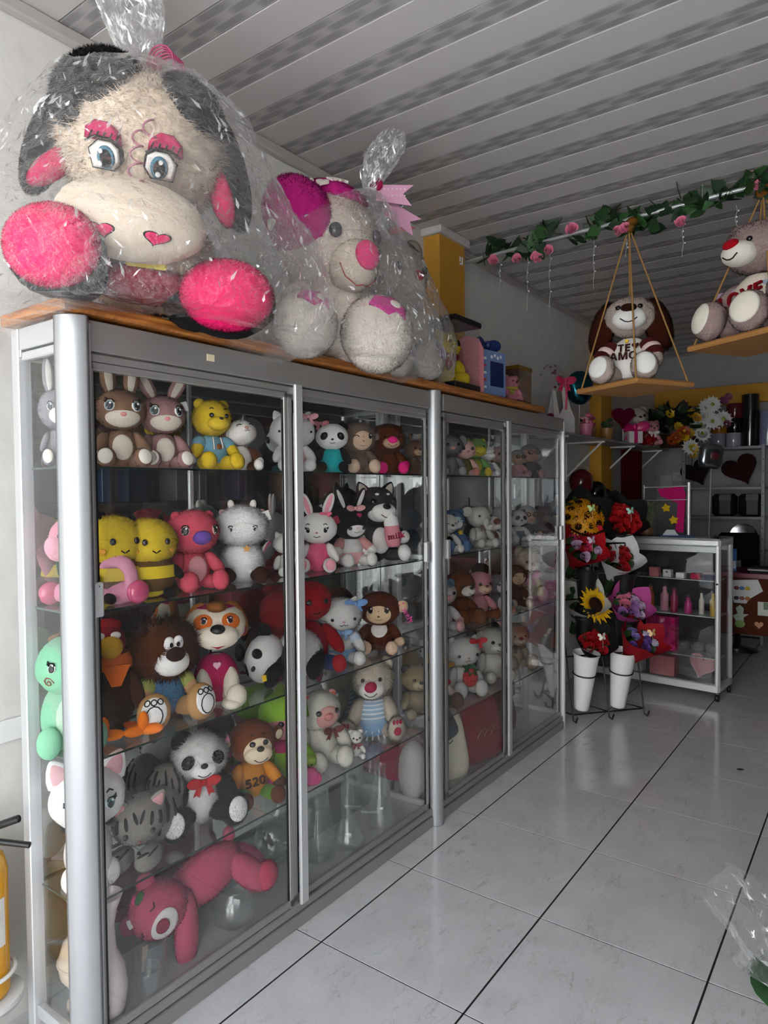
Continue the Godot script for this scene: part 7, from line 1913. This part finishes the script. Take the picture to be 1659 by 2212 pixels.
func counter() -> void:
	var t := thing("glass_counter", "low aluminium and glass counter cabinet full of gift boxes and bottles", "counter", Vector3(0.64, 0, -3.91), -5.0)
	var alu := mat("d9dada", "alu")
	var pane := mat("eef4f2", "glass")
	var w := 1.14
	var d := 0.34
	for x in [-0.012, -w]:
		for z in [-0.012, -d]:
			part(t, "post", bar(Vector3(0.04, 1.2, 0.04), 0.012), alu, Vector3(x, 0.67, z))
			part(t, "castor", lathe([Vector2(0, -0.012), Vector2(0.03, -0.012), Vector2(0.03, 0.012), Vector2(0, 0.012)], 14), mat("131314", "satin"), Vector3(x, 0.031, z), Vector3(0, 0, 90))
			part(t, "castor_fork", bar(Vector3(0.03, 0.03, 0.02), 0.003), mat("5a5a5a", "alu"), Vector3(x, 0.058, z))
	for z in [0.0, -d]:
		part(t, "top_rail", bar(Vector3(w, 0.05, 0.035), 0.008), alu, Vector3(-w / 2, 1.235, z - 0.006))
		part(t, "head_rail", bar(Vector3(w - 0.04, 0.05, 0.025), 0.004), mat("b6b9ba", "alu"), Vector3(-w / 2, 1.183, z - 0.006))
		part(t, "bottom_rail", bar(Vector3(w, 0.06, 0.035), 0.006), alu, Vector3(-w / 2, 0.1, z - 0.006))
	for x in [-0.006, -w]: for y in [1.235, 0.1]: part(t, "side_rail", bar(Vector3(0.035, 0.05, d), 0.006), alu, Vector3(x, y, -d / 2))
	part(t, "counter_top", bar(Vector3(w + 0.02, 0.012, d + 0.03), 0.003), mat("7c7f80", "gloss"), Vector3(-w / 2, 1.266, -d / 2))
	part(t, "floor_board", bar(Vector3(w - 0.04, 0.012, d - 0.03), 0.0), mat("4a4b4d", "satin"), Vector3(-w / 2, 0.13, -d / 2))
	part(t, "front_glass", bar(Vector3(w - 0.04, 1.05, 0.003), 0.0), pane, Vector3(-w / 2, 0.65, 0.0))
	part(t, "side_glass", bar(Vector3(0.003, 1.05, d - 0.04), 0.0), pane, Vector3(-0.004, 0.65, -d / 2))
	part(t, "back_panel", bar(Vector3(w - 0.04, 1.05, 0.004), 0.0), mat("232427", "matt"), Vector3(-w / 2, 0.65, -d))
	for y in [0.935, 0.65]: part(t, "glass_shelf", bar(Vector3(w - 0.05, 0.006, d - 0.05), 0.0), mat("b8c4c2", "gloss"), Vector3(-w / 2, y, -d / 2))
	part(t, "lock", lathe([Vector2(0, 0), Vector2(0.008, 0), Vector2(0.008, 0.006), Vector2(0, 0.006)], 10), mat("55565a", "foil"), Vector3(-0.012, 0.92, 0.01), Vector3(90, 0, 0))
	var here := t.transform
	# small boxes on the upper shelf
	for k in 7:
		var bx: Array = [[-0.84, "b8b4ae", 0.1, 0.02], [-0.7, "a8a8a4", 0.09, 0.014], [-0.52, "b86a70", 0.075, 0.075], [-0.42, "c9c6c2", 0.065, 0.06], [-0.31, "d9d6d4", 0.065, 0.045], [-0.2, "b01a40", 0.07, 0.045], [-0.085, "1a1e3c", 0.09, 0.05]][k]
		var o := part(self, "gift_box", bar(Vector3(bx[2], bx[3], 0.06), 0.003), mat(bx[1], "paper"), here * Vector3(bx[0], 0.939 + bx[3] / 2, -0.08 - 0.02 * (k % 2)), Vector3(0, -5, 0))
		tag(o, ["flat grey jewel case on the counter's upper shelf", "small flat grey tray beside the flat jewel case", "rose pink gift box on the counter's upper shelf", "cream gift box with a dark bow on the upper shelf", "white gift box between the bowed box and the crimson box", "crimson gift box on the counter's upper shelf", "navy box with a speckled lid in the counter's upper corner"][k], "gift box")
		if k == 3: part(o, "bow", bar(Vector3(0.02, 0.012, 0.004), 0.002), mat("1a1a1c", "satin"), Vector3(0, 0.012, 0.032))
		if k == 6: part(o, "box_lid", bar(Vector3(0.094, 0.02, 0.064), 0.002), mat("9a8a90", "paper"), Vector3(0, 0.028, 0))
	# bottles and tubes on the middle shelf
	for k in 9:
		var q: Array = [[-0.56, "a84a1c", 0.028, 0.2], [-0.46, "c98a9a", 0.032, 0.2], [-0.37, "8a1440", 0.03, 0.19], [-0.68, "6a2a18", 0.025, 0.16], [-0.26, "a8206c", 0.03, 0.13], [-0.17, "c9c3b4", 0.02, 0.17], [-0.07, "a8902c", 0.026, 0.18], [-0.76, "8a5a3a", 0.024, 0.15], [-0.62, "9a3a20", 0.022, 0.17]][k]
		var o := part(self, "lotion_bottle", lathe([Vector2(0, 0), Vector2(q[2], 0), Vector2(q[2], q[3] * 0.66), Vector2(q[2] * 0.55, q[3] * 0.78), Vector2(q[2] * 0.5, q[3]), Vector2(0, q[3])], 14), mat(q[1], "satin"), here * Vector3(q[0], 0.653, -0.1 - 0.04 * (k % 2)))
		tag(o, ["amber orange lotion bottle on the counter's middle shelf", "pale pink cream tube beside the amber bottle", "dark raspberry lotion bottle beside the pale pink tube", "dark brown bottle left in the middle shelf's shade", "short magenta perfume bottle on the middle shelf", "slim cream perfume bottle beside the magenta one", "gold perfume bottle at the middle shelf's end", "tan bottle behind the bouquets on the middle shelf", "slim rust red bottle beside the amber one"][k], "bottle")
		part(o, "cap", lathe([Vector2(0, 0), Vector2(q[2] * 0.6, 0), Vector2(q[2] * 0.6, 0.02), Vector2(0, 0.02)], 12), mat("1a1618", "satin"), Vector3(0, q[3], 0))
	# lowest compartment: pink woven box, crystal glasses, heart tin
	var wb := part(self, "woven_box", bar(Vector3(0.24, 0.28, 0.1), 0.004), mat("b81a64", "cloth"), here * Vector3(-0.5, 0.455, -0.2), Vector3(0, -5, 0))
	tag(wb, "hot pink woven box standing in the counter's lowest compartment", "box")
	for k in 6:
		for j in 5: part(wb, "woven_strand", bar(Vector3(0.036, 0.05, 0.004), 0.002), mat(["a8155a", "c8226e"][(k + j) % 2], "cloth"), Vector3(-0.1 + 0.04 * k, -0.11 + 0.054 * j, 0.051))
	part(self, "box_stand", bar(Vector3(0.9, 0.18, 0.16), 0.004), mat("3a3c40", "satin"), here * Vector3(-0.56, 0.226, -0.22), Vector3(0, -5, 0))
	tag(get_node("box_stand"), "dark riser under the pink woven box inside the counter", "riser")
	var cr := [Vector2(0, 0), Vector2(0.036, 0), Vector2(0.045, 0.03), Vector2(0.05, 0.09), Vector2(0.045, 0.09), Vector2(0.04, 0.03), Vector2(0, 0.01)]
	for k in 3:
		var o := thing("crystal_glass", ["cut crystal tumbler beside the pink woven box", "cut crystal tumbler in the middle of the three", "cut crystal tumbler by the counter's end post"][k], "glass", here * Vector3([-0.31, -0.2, -0.09][k], 0.32, -0.14))
		part(o, "bowl", lathe(cr, 12), mat("ffffff", "film"))
		part(o, "cut_facets", petal_flower(9, 2, 0.8, 0.24, 0.45), mat("c9ccd0", "foil"), Vector3(0, 0.03, 0), Vector3.ZERO, Vector3(0.045, 0.1, 0.045))
	part(self, "glass_plate_shelf", bar(Vector3(0.36, 0.006, 0.2), 0.0), mat("9fb0ac", "gloss"), here * Vector3(-0.2, 0.316, -0.16), Vector3(0, -5, 0))
	tag(get_node("glass_plate_shelf"), "small glass shelf carrying the three crystal tumblers", "shelf")
	var ht := thing("heart_tin", "pink heart shaped tin leaning in the counter's lower corner", "tin", here * Vector3(-0.15, 0.13, -0.1), -5)
	part(ht, "tin_body", prism(heart(0.105), 0.05), mat("a87a80", "satin"), Vector3(0, 0.105, 0), Vector3(-12, 0, -14))
	part(ht, "tin_rim", prism(heart(0.11), 0.012), mat("c9a8a8", "foil"), Vector3(0, 0.105, -0.01), Vector3(-12, 0, -14))
	part(ht, "tin_lid", prism(heart(0.09), 0.056), mat("9a6a72", "paper"), Vector3(0, 0.105, 0), Vector3(-12, 0, -14))
	var gb := part(self, "gift_bag", bar(Vector3(0.2, 0.16, 0.1), 0.004), mat("9a5a60", "paper"), here * Vector3(-0.44, 0.216, -0.07), Vector3(0, -5, 0))
	tag(gb, "dusty pink paper bag inside the counter beside the heart tin", "bag")
	var wb2 := part(self, "white_carton", bar(Vector3(0.13, 0.13, 0.1), 0.003), mat("a9abaf", "paper"), here * Vector3(-0.67, 0.2, -0.07), Vector3(0, -5, 0))
	tag(wb2, "pale carton inside the counter behind the white cones", "box")
	# on the counter top: a metal pole, papers, grass plant, pink hair accessories on a stand
	var pole := thing("display_pole", "bright metal pole standing on the counter top", "pole", here * Vector3(-0.29, 1.272, -0.2))
	part(pole, "pole", lathe([Vector2(0, 0), Vector2(0.014, 0), Vector2(0.014, 0.44), Vector2(0, 0.44)], 14), mat("dcdcda", "alu"))
	part(pole, "pole_foot", lathe([Vector2(0, 0), Vector2(0.03, 0), Vector2(0.028, 0.008), Vector2(0, 0.008)], 16), mat("c9c9c7", "alu"))
	for y in [0.3, 0.41]: part(pole, "crossbar", tube([Vector3(0, y, 0), Vector3(-0.36, y - 0.01, -0.02)], 0.004), mat("c9c9c7", "alu"))
	part(pole, "end_upright", lathe([Vector2(0, 0), Vector2(0.006, 0), Vector2(0.006, 0.42), Vector2(0, 0.42)], 8), mat("a9a9a7", "alu"), Vector3(-0.36, 0, -0.02))
	var pp := part(self, "paper_stack", bar(Vector3(0.26, 0.006, 0.16), 0.001), mat("4a6a96", "paper"), here * Vector3(-0.36, 1.276, -0.14), Vector3(0, 12, 0))
	tag(pp, "blue leaflets lying on the counter top", "leaflets")
	var fp := part(self, "folded_paper", prism(PackedVector2Array([Vector2(-0.06, 0), Vector2(0.06, 0), Vector2(0.03, 0.045), Vector2(-0.03, 0.045)]), 0.05), mat("b9c0c4", "paper"), here * Vector3(-0.4, 1.281, -0.1), Vector3(0, 10, 0))
	tag(fp, "crumpled pale tissue on the blue leaflets", "tissue")
	var gp := thing("grass_pot", "small pot of thin green artificial grass on the counter", "plant", here * Vector3(-0.62, 1.272, -0.16))
	part(gp, "pot", lathe([Vector2(0, 0), Vector2(0.05, 0), Vector2(0.06, 0.07), Vector2(0, 0.07)], 14), mat("7a5a3a", "satin"))
	rng.seed = 31
	for k in 36: part(gp, "blade", tube([Vector3(rng.randfn() * 0.015, 0.06, rng.randfn() * 0.015), Vector3(rng.randfn() * 0.03, 0.17, rng.randfn() * 0.03), Vector3(rng.randfn() * 0.06, 0.28, rng.randfn() * 0.05)], 0.0025, 4, 0.3), mat(["7a9a4a", "b9c48a", "4a6a34"][k % 3], "leaf"))
	var hs := thing("star_card", "magenta hair accessory card with yellow stars hanging from the crossbar", "accessory", here * Vector3(-0.42, 1.6, -0.21))
	part(hs, "card", prism(PackedVector2Array([Vector2(-0.12, 0.06), Vector2(0.08, 0.08), Vector2(0.1, 0.02), Vector2(0.085, -0.3), Vector2(0.02, -0.3), Vector2(0.04, -0.06), Vector2(-0.1, 0.0)]), 0.01), mat("b01a60", "cloth"))
	for k in 2: part(hs, "star", prism(star(0.04, 0.6), 0.014), mat("c9a422", "cloth"), Vector3(-0.05 + 0.06 * k, -0.1 - 0.1 * k, 0.01), Vector3(0, 0, 10))
	part(hs, "wire", tube([Vector3(0.0, 0.07, 0), Vector3(0.02, 0.11, 0)], 0.002), mat("8a8a8a", "satin"))

func back_shop() -> void:
	# bolted steel shelving with boxes and ribbon rolls
	var t := thing("steel_shelving", "grey slotted steel shelving against the back wall", "shelving", Vector3(0.27, 0, -6.45))
	var st := mat("7c8084", "satin")
	for x in [-0.42, 0.36]:
		for z in [-0.14, 0.16]:
			var up := part(t, "upright", bar(Vector3(0.035, 2.12, 0.035), 0.003), st, Vector3(x, 1.06, z))
			if z > 0:
				for k in 16: part(up, "bolt_hole", bar(Vector3(0.008, 0.014, 0.002), 0.001), mat("1c1d1f", "matt"), Vector3(0, -0.9 + k * 0.12, 0.018))
	for y in [2.09, 1.66, 1.34, 0.98, 0.5]: part(t, "shelf_plate", bar(Vector3(0.8, 0.03, 0.32), 0.003), st, Vector3(-0.03, y, 0.01))
	for q in [["big dark red heart box standing on the back shelving", 0.42, 1.86, 0.17, "2a0a0e"], ["dark heart box half behind the foil balloon on the back shelving", -0.02, 1.84, 0.15, "1c0b0e"]]:
		var h := thing("heart_box", q[0], "box", Vector3(q[1], 1.676, -6.36))
		part(h, "box", prism(heart(q[3]), 0.1), mat(q[4], "satin"), Vector3(0, q[3] * 0.98, 0), Vector3(0, 0, 24))
		part(h, "box_lid", prism(heart(q[3] * 1.03), 0.03), mat(q[4], "matt"), Vector3(0, q[3] * 0.98, 0.05), Vector3(0, 0, 24))
	for k in 2:
		var b := thing("black_case", ["black case with a wide grey strap on the back shelving", "black case with a wide grey strap next to the shelving upright"][k], "case", Vector3(0.25 + 0.26 * k, 1.357, -6.38))
		part(b, "case_body", bar(Vector3(0.23, 0.24, 0.2), 0.03), mat("121214", "matt"), Vector3(0, 0.12, 0))
		part(b, "strap", bar(Vector3(0.11, 0.22, 0.012), 0.005), mat("5a5c60", "cloth"), Vector3(0.02, 0.13, 0.102))
		part(b, "strap_flap", bar(Vector3(0.12, 0.07, 0.012), 0.005), mat("66686c", "cloth"), Vector3(0.02, 0.2, 0.11))
	var pl := thing("silver_plate", "round silver plate standing on the lower back shelf", "plate", Vector3(0.44, 0.997, -6.36))
	part(pl, "plate", lathe([Vector2(0, 0), Vector2(0.1, 0.0), Vector2(0.14, 0.015), Vector2(0.138, 0.018), Vector2(0.1, 0.005), Vector2(0, 0.005)], 28), mat("8f9194", "foil"), Vector3(0, 0.14, 0), Vector3(80, 0, 0))
	# rolls on top
	var rolls := [[-0.1, 0.07, 0.15, "7a3a48"], [0.04, 0.075, 0.3, "8f9299"], [0.18, 0.075, 0.15, "8a8d96"], [0.33, 0.075, 0.15, "9a9da6"], [0.49, 0.085, 0.55, "17181c"], [0.66, 0.085, 0.37, "7c809a"]]
	var rl := ["dusty red ribbon roll on top of the back shelving", "grey ribbon roll stacked double on the shelving top", "pale grey ribbon roll under the gold one", "pale grey ribbon roll under the wine red one", "tall black wrapped roll on the shelving top", "lilac grey wrapped roll at the shelving's end"]
	for k in 6:
		var q: Array = rolls[k]
		var o := part(self, "ribbon_roll", lathe([Vector2(0, 0), Vector2(q[1], 0), Vector2(q[1], q[2]), Vector2(0, q[2])], 22), mat(q[3], "gloss"), Vector3(q[0], 2.106, -6.4))
		tag(o, rl[k], "ribbon roll")
		part(o, "core", lathe([Vector2(0.02, q[2]), Vector2(0.02, q[2] + 0.004), Vector2(0, q[2] + 0.004)], 12), mat("4a3a2a", "matt"))
	for q in [["gold ribbon roll stacked on a pale grey roll", 0.19, 2.257, 0.2, "9a6418", 0.085], ["black ribbon roll stacked under the wine red one", 0.34, 2.257, 0.15, "0f0f12", 0.08], ["wine red ribbon roll on top of the black roll", 0.34, 2.408, 0.16, "5a0c1c", 0.085]]:
		var o := part(self, "ribbon_roll", lathe([Vector2(0, 0), Vector2(q[5], 0), Vector2(q[5], q[3]), Vector2(0, q[3])], 22), mat(q[4], "gloss"), Vector3(q[1], q[2], -6.4))
		tag(o, q[0], "ribbon roll")
	# foil balloon hanging in front of the shelving
	var fb := thing("foil_balloon", "square silver foil balloon with a red print before the shelving", "balloon", Vector3(0.333, 1.965, -5.2), 30)
	part(fb, "foil", pillow(), mat("8f979a", "foil"), Vector3.ZERO, Vector3(0, 0, -8), Vector3(0.11, 0.12, 0.05))
	part(fb, "print", pillow(), mat("5a1420", "satin"), Vector3(0.015, 0.0, 0.012), Vector3(0, 0, -8), Vector3(0.055, 0.05, 0.042))
	part(fb, "stick", tube([Vector3(0, -0.11, 0), Vector3(-0.02, -0.9, 0)], 0.004), mat("c9c9c9", "satin"))
	var fs := thing("balloon_stand", "dark slim stand holding the foil balloon behind the counter", "stand", fb.position * Vector3(1, 0, 1))
	part(fs, "stand_post", bar(Vector3(0.06, fb.position.y - 0.85, 0.05), 0.006), mat("2a2a2c", "satin"), Vector3(-0.02, fb.position.y / 2 - 0.425, 0))
	part(fs, "stand_foot", bar(Vector3(0.16, 0.03, 0.2), 0.006), mat("2a2a2c", "satin"), Vector3(-0.02, 0.015, 0))
	# desk with stickers
	var d := thing("desk", "brown wooden desk with a maroon top and paper stickers on its front", "desk", Vector3(1.05, 0, -5.15))
	part(d, "desk_top", bar(Vector3(1.25, 0.045, 0.5), 0.004), mat("6a1c34", "satin"), Vector3(0, 0.885, 0))
	part(d, "front_panel", bar(Vector3(1.2, 0.5, 0.02), 0.002), mat("4a2416", "matt"), Vector3(0, 0.61, 0.22))
	for x in [-0.58, 0.58]: part(d, "side_panel", bar(Vector3(0.03, 0.86, 0.44), 0.002), mat("3a1c12", "satin"), Vector3(x, 0.43, -0.02))
	var f := 0.232
	part(d, "sticker", prism(PackedVector2Array([Vector2(-0.13, 0.1), Vector2(0.09, 0.12), Vector2(0.13, 0.02), Vector2(0.02, -0.06), Vector2(0.0, -0.1), Vector2(-0.1, -0.1)]), 0.002), mat("c9cbc9", "paper"), Vector3(-0.37, 0.735, f))
	for k in 6: part(d, "sticker_print", prism(ell(0.022, 0.018, 10), 0.001), mat(["7a3a4a", "5a7ab0", "b9a22c", "3a3a44", "8a5a5a", "a86a3a"][k], "paper"), Vector3(-0.45 + 0.045 * (k % 3), 0.77 - 0.09 * (k / 3), f + 0.002))
	part(d, "sticker", bar(Vector3(0.16, 0.12, 0.002), 0.0), mat("c3c6c0", "paper"), Vector3(-0.2, 0.6, f))
	part(d, "sticker_print", bar(Vector3(0.09, 0.06, 0.001), 0.0), mat("6f7f6c", "paper"), Vector3(-0.19, 0.625, f + 0.002))
	part(d, "sticker", prism(PackedVector2Array([Vector2(-0.03, 0.0), Vector2(0.03, 0.0), Vector2(0.03, 0.04), Vector2(0.07, 0.07), Vector2(0.025, 0.07), Vector2(0.03, 0.12), Vector2(0, 0.15), Vector2(-0.035, 0.12), Vector2(-0.02, 0.07), Vector2(-0.06, 0.05)]), 0.002), mat("a9b8ac", "paper"), Vector3(-0.42, 0.47, f))
	part(d, "sticker_print", prism(ell(0.042, 0.034, 14), 0.002), mat("7f9a5c", "paper"), Vector3(-0.42, 0.45, f + 0.001))
	part(d, "sticker", prism(heart(0.035), 0.002), mat("b9886c", "paper"), Vector3(-0.27, 0.45, f))
	var pc := thing("desk_calendar", "upright blue and white picture card standing on the desk", "card", Vector3(0.53, 0.908, -5.05))
	part(pc, "card", bar(Vector3(0.1, 0.2, 0.004), 0.001), mat("3f6ea8", "paper"), Vector3(0, 0.1, 0), Vector3(-6, 0, 0))
	part(pc, "card_print", bar(Vector3(0.09, 0.07, 0.002), 0.0), mat("c9ccd0", "paper"), Vector3(0, 0.055, 0.007), Vector3(-6, 0, 0))
	for k in 3:
		var o := part(self, "magazine", bar(Vector3(0.28, 0.014, 0.2), 0.002), mat(["1a1a1e", "b9b8b0", "24262c"][k], "paper"), Vector3(0.82, 0.916 + 0.0145 * k, -5.08), Vector3(0, 8 - 9 * k, 0))
		tag(o, ["dark magazine at the bottom of the pile on the desk", "pale magazine in the middle of the pile on the desk", "charcoal magazine on top of the pile on the desk"][k], "magazine")
	var ch := thing("office_chair", "black chair back standing behind the counter end", "chair", Vector3(0.5, 0, -5.66), 190)
	part(ch, "backrest", bar(Vector3(0.36, 0.4, 0.06), 0.03), mat("0e0e10", "cloth"), Vector3(0, 1.02, 0))
	part(ch, "seat", bar(Vector3(0.4, 0.07, 0.4), 0.03), mat("0e0e10", "cloth"), Vector3(0, 0.48, 0.2))
	part(ch, "stem", lathe([Vector2(0, 0), Vector2(0.2, 0.02), Vector2(0.03, 0.06), Vector2(0.03, 0.46), Vector2(0, 0.46)], 12), mat("1a1a1c", "satin"), Vector3(0, 0, 0.2))
	part(ch, "back_bar", bar(Vector3(0.05, 0.5, 0.02), 0.004), mat("1a1a1c", "satin"), Vector3(0, 0.7, -0.03))

# ---------------------------------------------------------------- things near the shop front
func extinguisher() -> void:
	var t := thing("fire_extinguisher", "yellow fire extinguisher with a printed label and black handle on a white bracket", "extinguisher", Vector3(-0.44, 0.0, 0.975))
	var r := 0.066
	part(t, "cylinder", lathe([Vector2(0, 0.2), Vector2(r * 0.9, 0.2), Vector2(r, 0.215), Vector2(r, 0.57), Vector2(r * 0.85, 0.61), Vector2(r * 0.4, 0.635), Vector2(0.02, 0.64), Vector2(0.02, 0.67), Vector2(0, 0.67)], 32), mat("d99a0c", "gloss"))
	var lab := []
	for y in [0.5, 0.36]:
		var row := PackedVector3Array()
		for k in 25:
			var a := deg_to_rad(-30.0 + 150.0 * k / 24.0)
			row.append(Vector3(cos(a) * (r + 0.0012), y, sin(a) * (r + 0.0012)))
		lab.append(row)
	part(t, "label_sheet", grid(lab, false), mat("e4e2dc", "paper"))
	for k in 2:
		var a := deg_to_rad(14.0)
		words(t, ["OF", "POS"][k], mat(["8a1420", "17161a"][k], "matt"), Vector3(cos(a) * (r + 0.002), 0.485 - 0.04 * k, sin(a) * (r + 0.002)), 0.026, 0.002, Vector3(0, 76, 0))
	for k in 4: part(t, "label_sign", bar(Vector3(0.024, 0.024, 0.002), 0.0), mat(["2a2a2e", "c9c7c0", "8a1a1c", "3a3a40"][k], "paper"), Vector3(cos(0.25) * (r + 0.002), 0.4 - 0.06 * k, sin(0.25) * (r + 0.002)), Vector3(0, 76, 0))
	part(t, "handle", tube([Vector3(0, 0.68, 0), Vector3(0.03, 0.7, -0.02), Vector3(0.1, 0.73, -0.06)], 0.011, 8), mat("121213", "satin"))
	part(t, "trigger", tube([Vector3(0, 0.655, 0), Vector3(0.05, 0.66, -0.03), Vector3(0.12, 0.65, -0.08)], 0.009, 8), mat("121213", "satin"))
	part(t, "valve", lathe([Vector2(0, 0.64), Vector2(0.022, 0.64), Vector2(0.022, 0.7), Vector2(0, 0.7)], 14), mat("b9b9b9", "alu"))
	part(t, "bracket_ring", lathe_torus(0.078, 0.006), mat("e4e4e1", "satin"), Vector3(0, 0.27, 0))
	part(t, "bracket_base", lathe([Vector2(0, 0.18), Vector2(0.1, 0.18), Vector2(0.1, 0.2), Vector2(0, 0.2)], 24), mat("dededb", "satin"))
	part(t, "bracket_leg", tube([Vector3(0.07, 0.27, 0.03), Vector3(0.1, 0.19, 0.04), Vector3(0.08, 0.0, 0.04)], 0.007), mat("e4e4e1", "satin"))
	part(t, "bracket_leg", tube([Vector3(-0.04, 0.19, -0.04), Vector3(-0.05, 0.0, -0.04)], 0.007), mat("e4e4e1", "satin"))
	part(t, "bracket_leg", tube([Vector3(-0.04, 0.19, 0.06), Vector3(-0.05, 0.0, 0.07)], 0.007), mat("e4e4e1", "satin"))
	var s := thing("wall_socket", "plain white socket plate on the wall above the extinguisher", "socket", Vector3(-0.547, 0.925, 0.85), 90)
	part(s, "plate", bar(Vector3(0.12, 0.07, 0.012), 0.004), mat("f0f0ee", "satin"), Vector3(0, 0, 0.006))
	var w := thing("cable", "thin brown cable hanging beside the cabinet's back post", "cable", Vector3(-0.53, 2.1, 0.87))
	part(w, "wire", tube([Vector3(0, 0.06, 0), Vector3(0.0, -0.02, 0.0), Vector3(0.01, -0.08, 0.02), Vector3(0.0, -0.14, 0.06)], 0.002, 5), mat("8a5a3a", "satin"))
	part(w, "plug", bar(Vector3(0.01, 0.05, 0.01), 0.003), mat("1c2540", "satin"), Vector3(0, 0.04, 0))

func front_plant() -> void:
	var t := thing("wrapped_plant", "leafy plant in a crumpled clear film sleeve standing on the floor", "plant", Vector3(1.56, 0, -0.42))
	part(t, "pot", lathe([Vector2(0, 0), Vector2(0.09, 0), Vector2(0.12, 0.18), Vector2(0.11, 0.18), Vector2(0.08, 0.01), Vector2(0, 0.01)], 20), mat("2b2b2d", "satin"))
	rng.seed = 3
	for k in 26:
		var a := TAU * k / 26.0 * 3.0
		part(t, "leaf", leaf_mesh(), mat(["1c3f1c", "2a5a26"][k % 2], "leaf"), Vector3(cos(a) * 0.05, 0.14 + 0.004 * k, sin(a) * 0.05), Vector3(rng.randf_range(-50, -10), -rad_to_deg(a) + 90, 0), Vector3(0.12, 0.26, 0.2))
	for k in 5: part(t, "leaf", leaf_mesh(), mat("1f4a1f", "leaf"), Vector3(-0.08, 0.2 + 0.02 * k, 0.14 + 0.03 * k), Vector3(-60 - 6 * k, -60 + 22 * k, 0), Vector3(0.16, 0.24, 0.2))
	var rows := []
	var fn := FastNoiseLite.new()
	fn.frequency = 1.0
	for k in 12:
		var h := k / 11.0
		var row := PackedVector3Array()
		for j in 60:
			var a := TAU * j / 60.0
			var rad := 0.13 + 0.17 * h * h + 0.04 * h * sin(a * 9.0) + 0.03 * fn.get_noise_3d(cos(a) * 3.0, h * 5.0, sin(a) * 3.0)
			row.append(Vector3(cos(a) * rad, 0.03 + 0.4 * h + 0.06 * h * sin(a * 4.0 + 1.0), sin(a) * rad))
		rows.append(row)
	part(t, "film_sleeve", crumpled(rows, 6, 0.01), mat("ffffff", "film"))
	film_glints(t, rows, 9, 480)
	var lf := part(self, "fallen_leaf", leaf_mesh(), mat("3a2c1c", "leaf"), Vector3(0.978, 0.012, -2.575), Vector3(84, 60, 0), Vector3.ONE * 0.05)
	tag(lf, "small dry brown leaf lying on a floor tile", "leaf")

# the opposite wall, seen only in the cabinets' mirrors
func far_side() -> void:
	var dark := mat("2a211d", "matt")
	var t := thing("goods_shelving", "dark wooden shelving of wrapped goods along the opposite wall", "shelving", Vector3(2.55, 0, -2.6))
	part(t, "back_panel", bar(Vector3(0.02, 2.9, 5.6), 0.0), dark, Vector3(0.18, 1.46, 0))
	for y in [0.12, 0.62, 1.1, 1.58, 2.06, 2.5]: part(t, "shelf_board", bar(Vector3(0.36, 0.025, 5.6), 0.003), mat("3a2d26", "matt"), Vector3(0, y, 0))
	for z in [-2.8, -1.4, 0.0, 1.4, 2.8]: part(t, "upright", bar(Vector3(0.36, 2.9, 0.03), 0.003), dark, Vector3(0, 1.46, z))
	rng.seed = 66
	var cols := ["5a1c22", "2b3f5e", "7a5a2c", "3a4a3a", "6a6460", "8a3a4a", "1f1f24", "4a3a5a"]
	var words_ := ["maroon", "navy", "ochre", "olive", "grey", "rose red", "black", "plum"]
	for k in 40:
		var y: float = [0.133, 0.633, 1.113, 1.593, 2.073][k % 5]
		var h := rng.randf_range(0.16, 0.36)
		var b := part(self, "goods_box", bar(Vector3(0.24, h, rng.randf_range(0.18, 0.3)), 0.005), mat(cols[k % 8], "satin"), Vector3(2.52, y + h / 2, -5.2 + (k / 5) * 0.66 + rng.randf_range(-0.08, 0.08)))
		tag(b, "%s gift carton on the dark shelving opposite the cabinets" % words_[k % 8], "box", "%s cartons on the opposite shelving" % words_[k % 8])
		part(b, "ribbon", bar(Vector3(0.244, h + 0.004, 0.03), 0.002), mat(cols[(k + 3) % 8], "satin"))

func build_all() -> void:
	toys_a()
	toys_b()
	glassware()
	giant_cow()
	giant_bear()
	boxed_gifts()
	garland()
	swings()
	wall_shelf()
	flower_rack()
	counter()
	back_shop()
	extinguisher()
	front_plant()
	far_side()
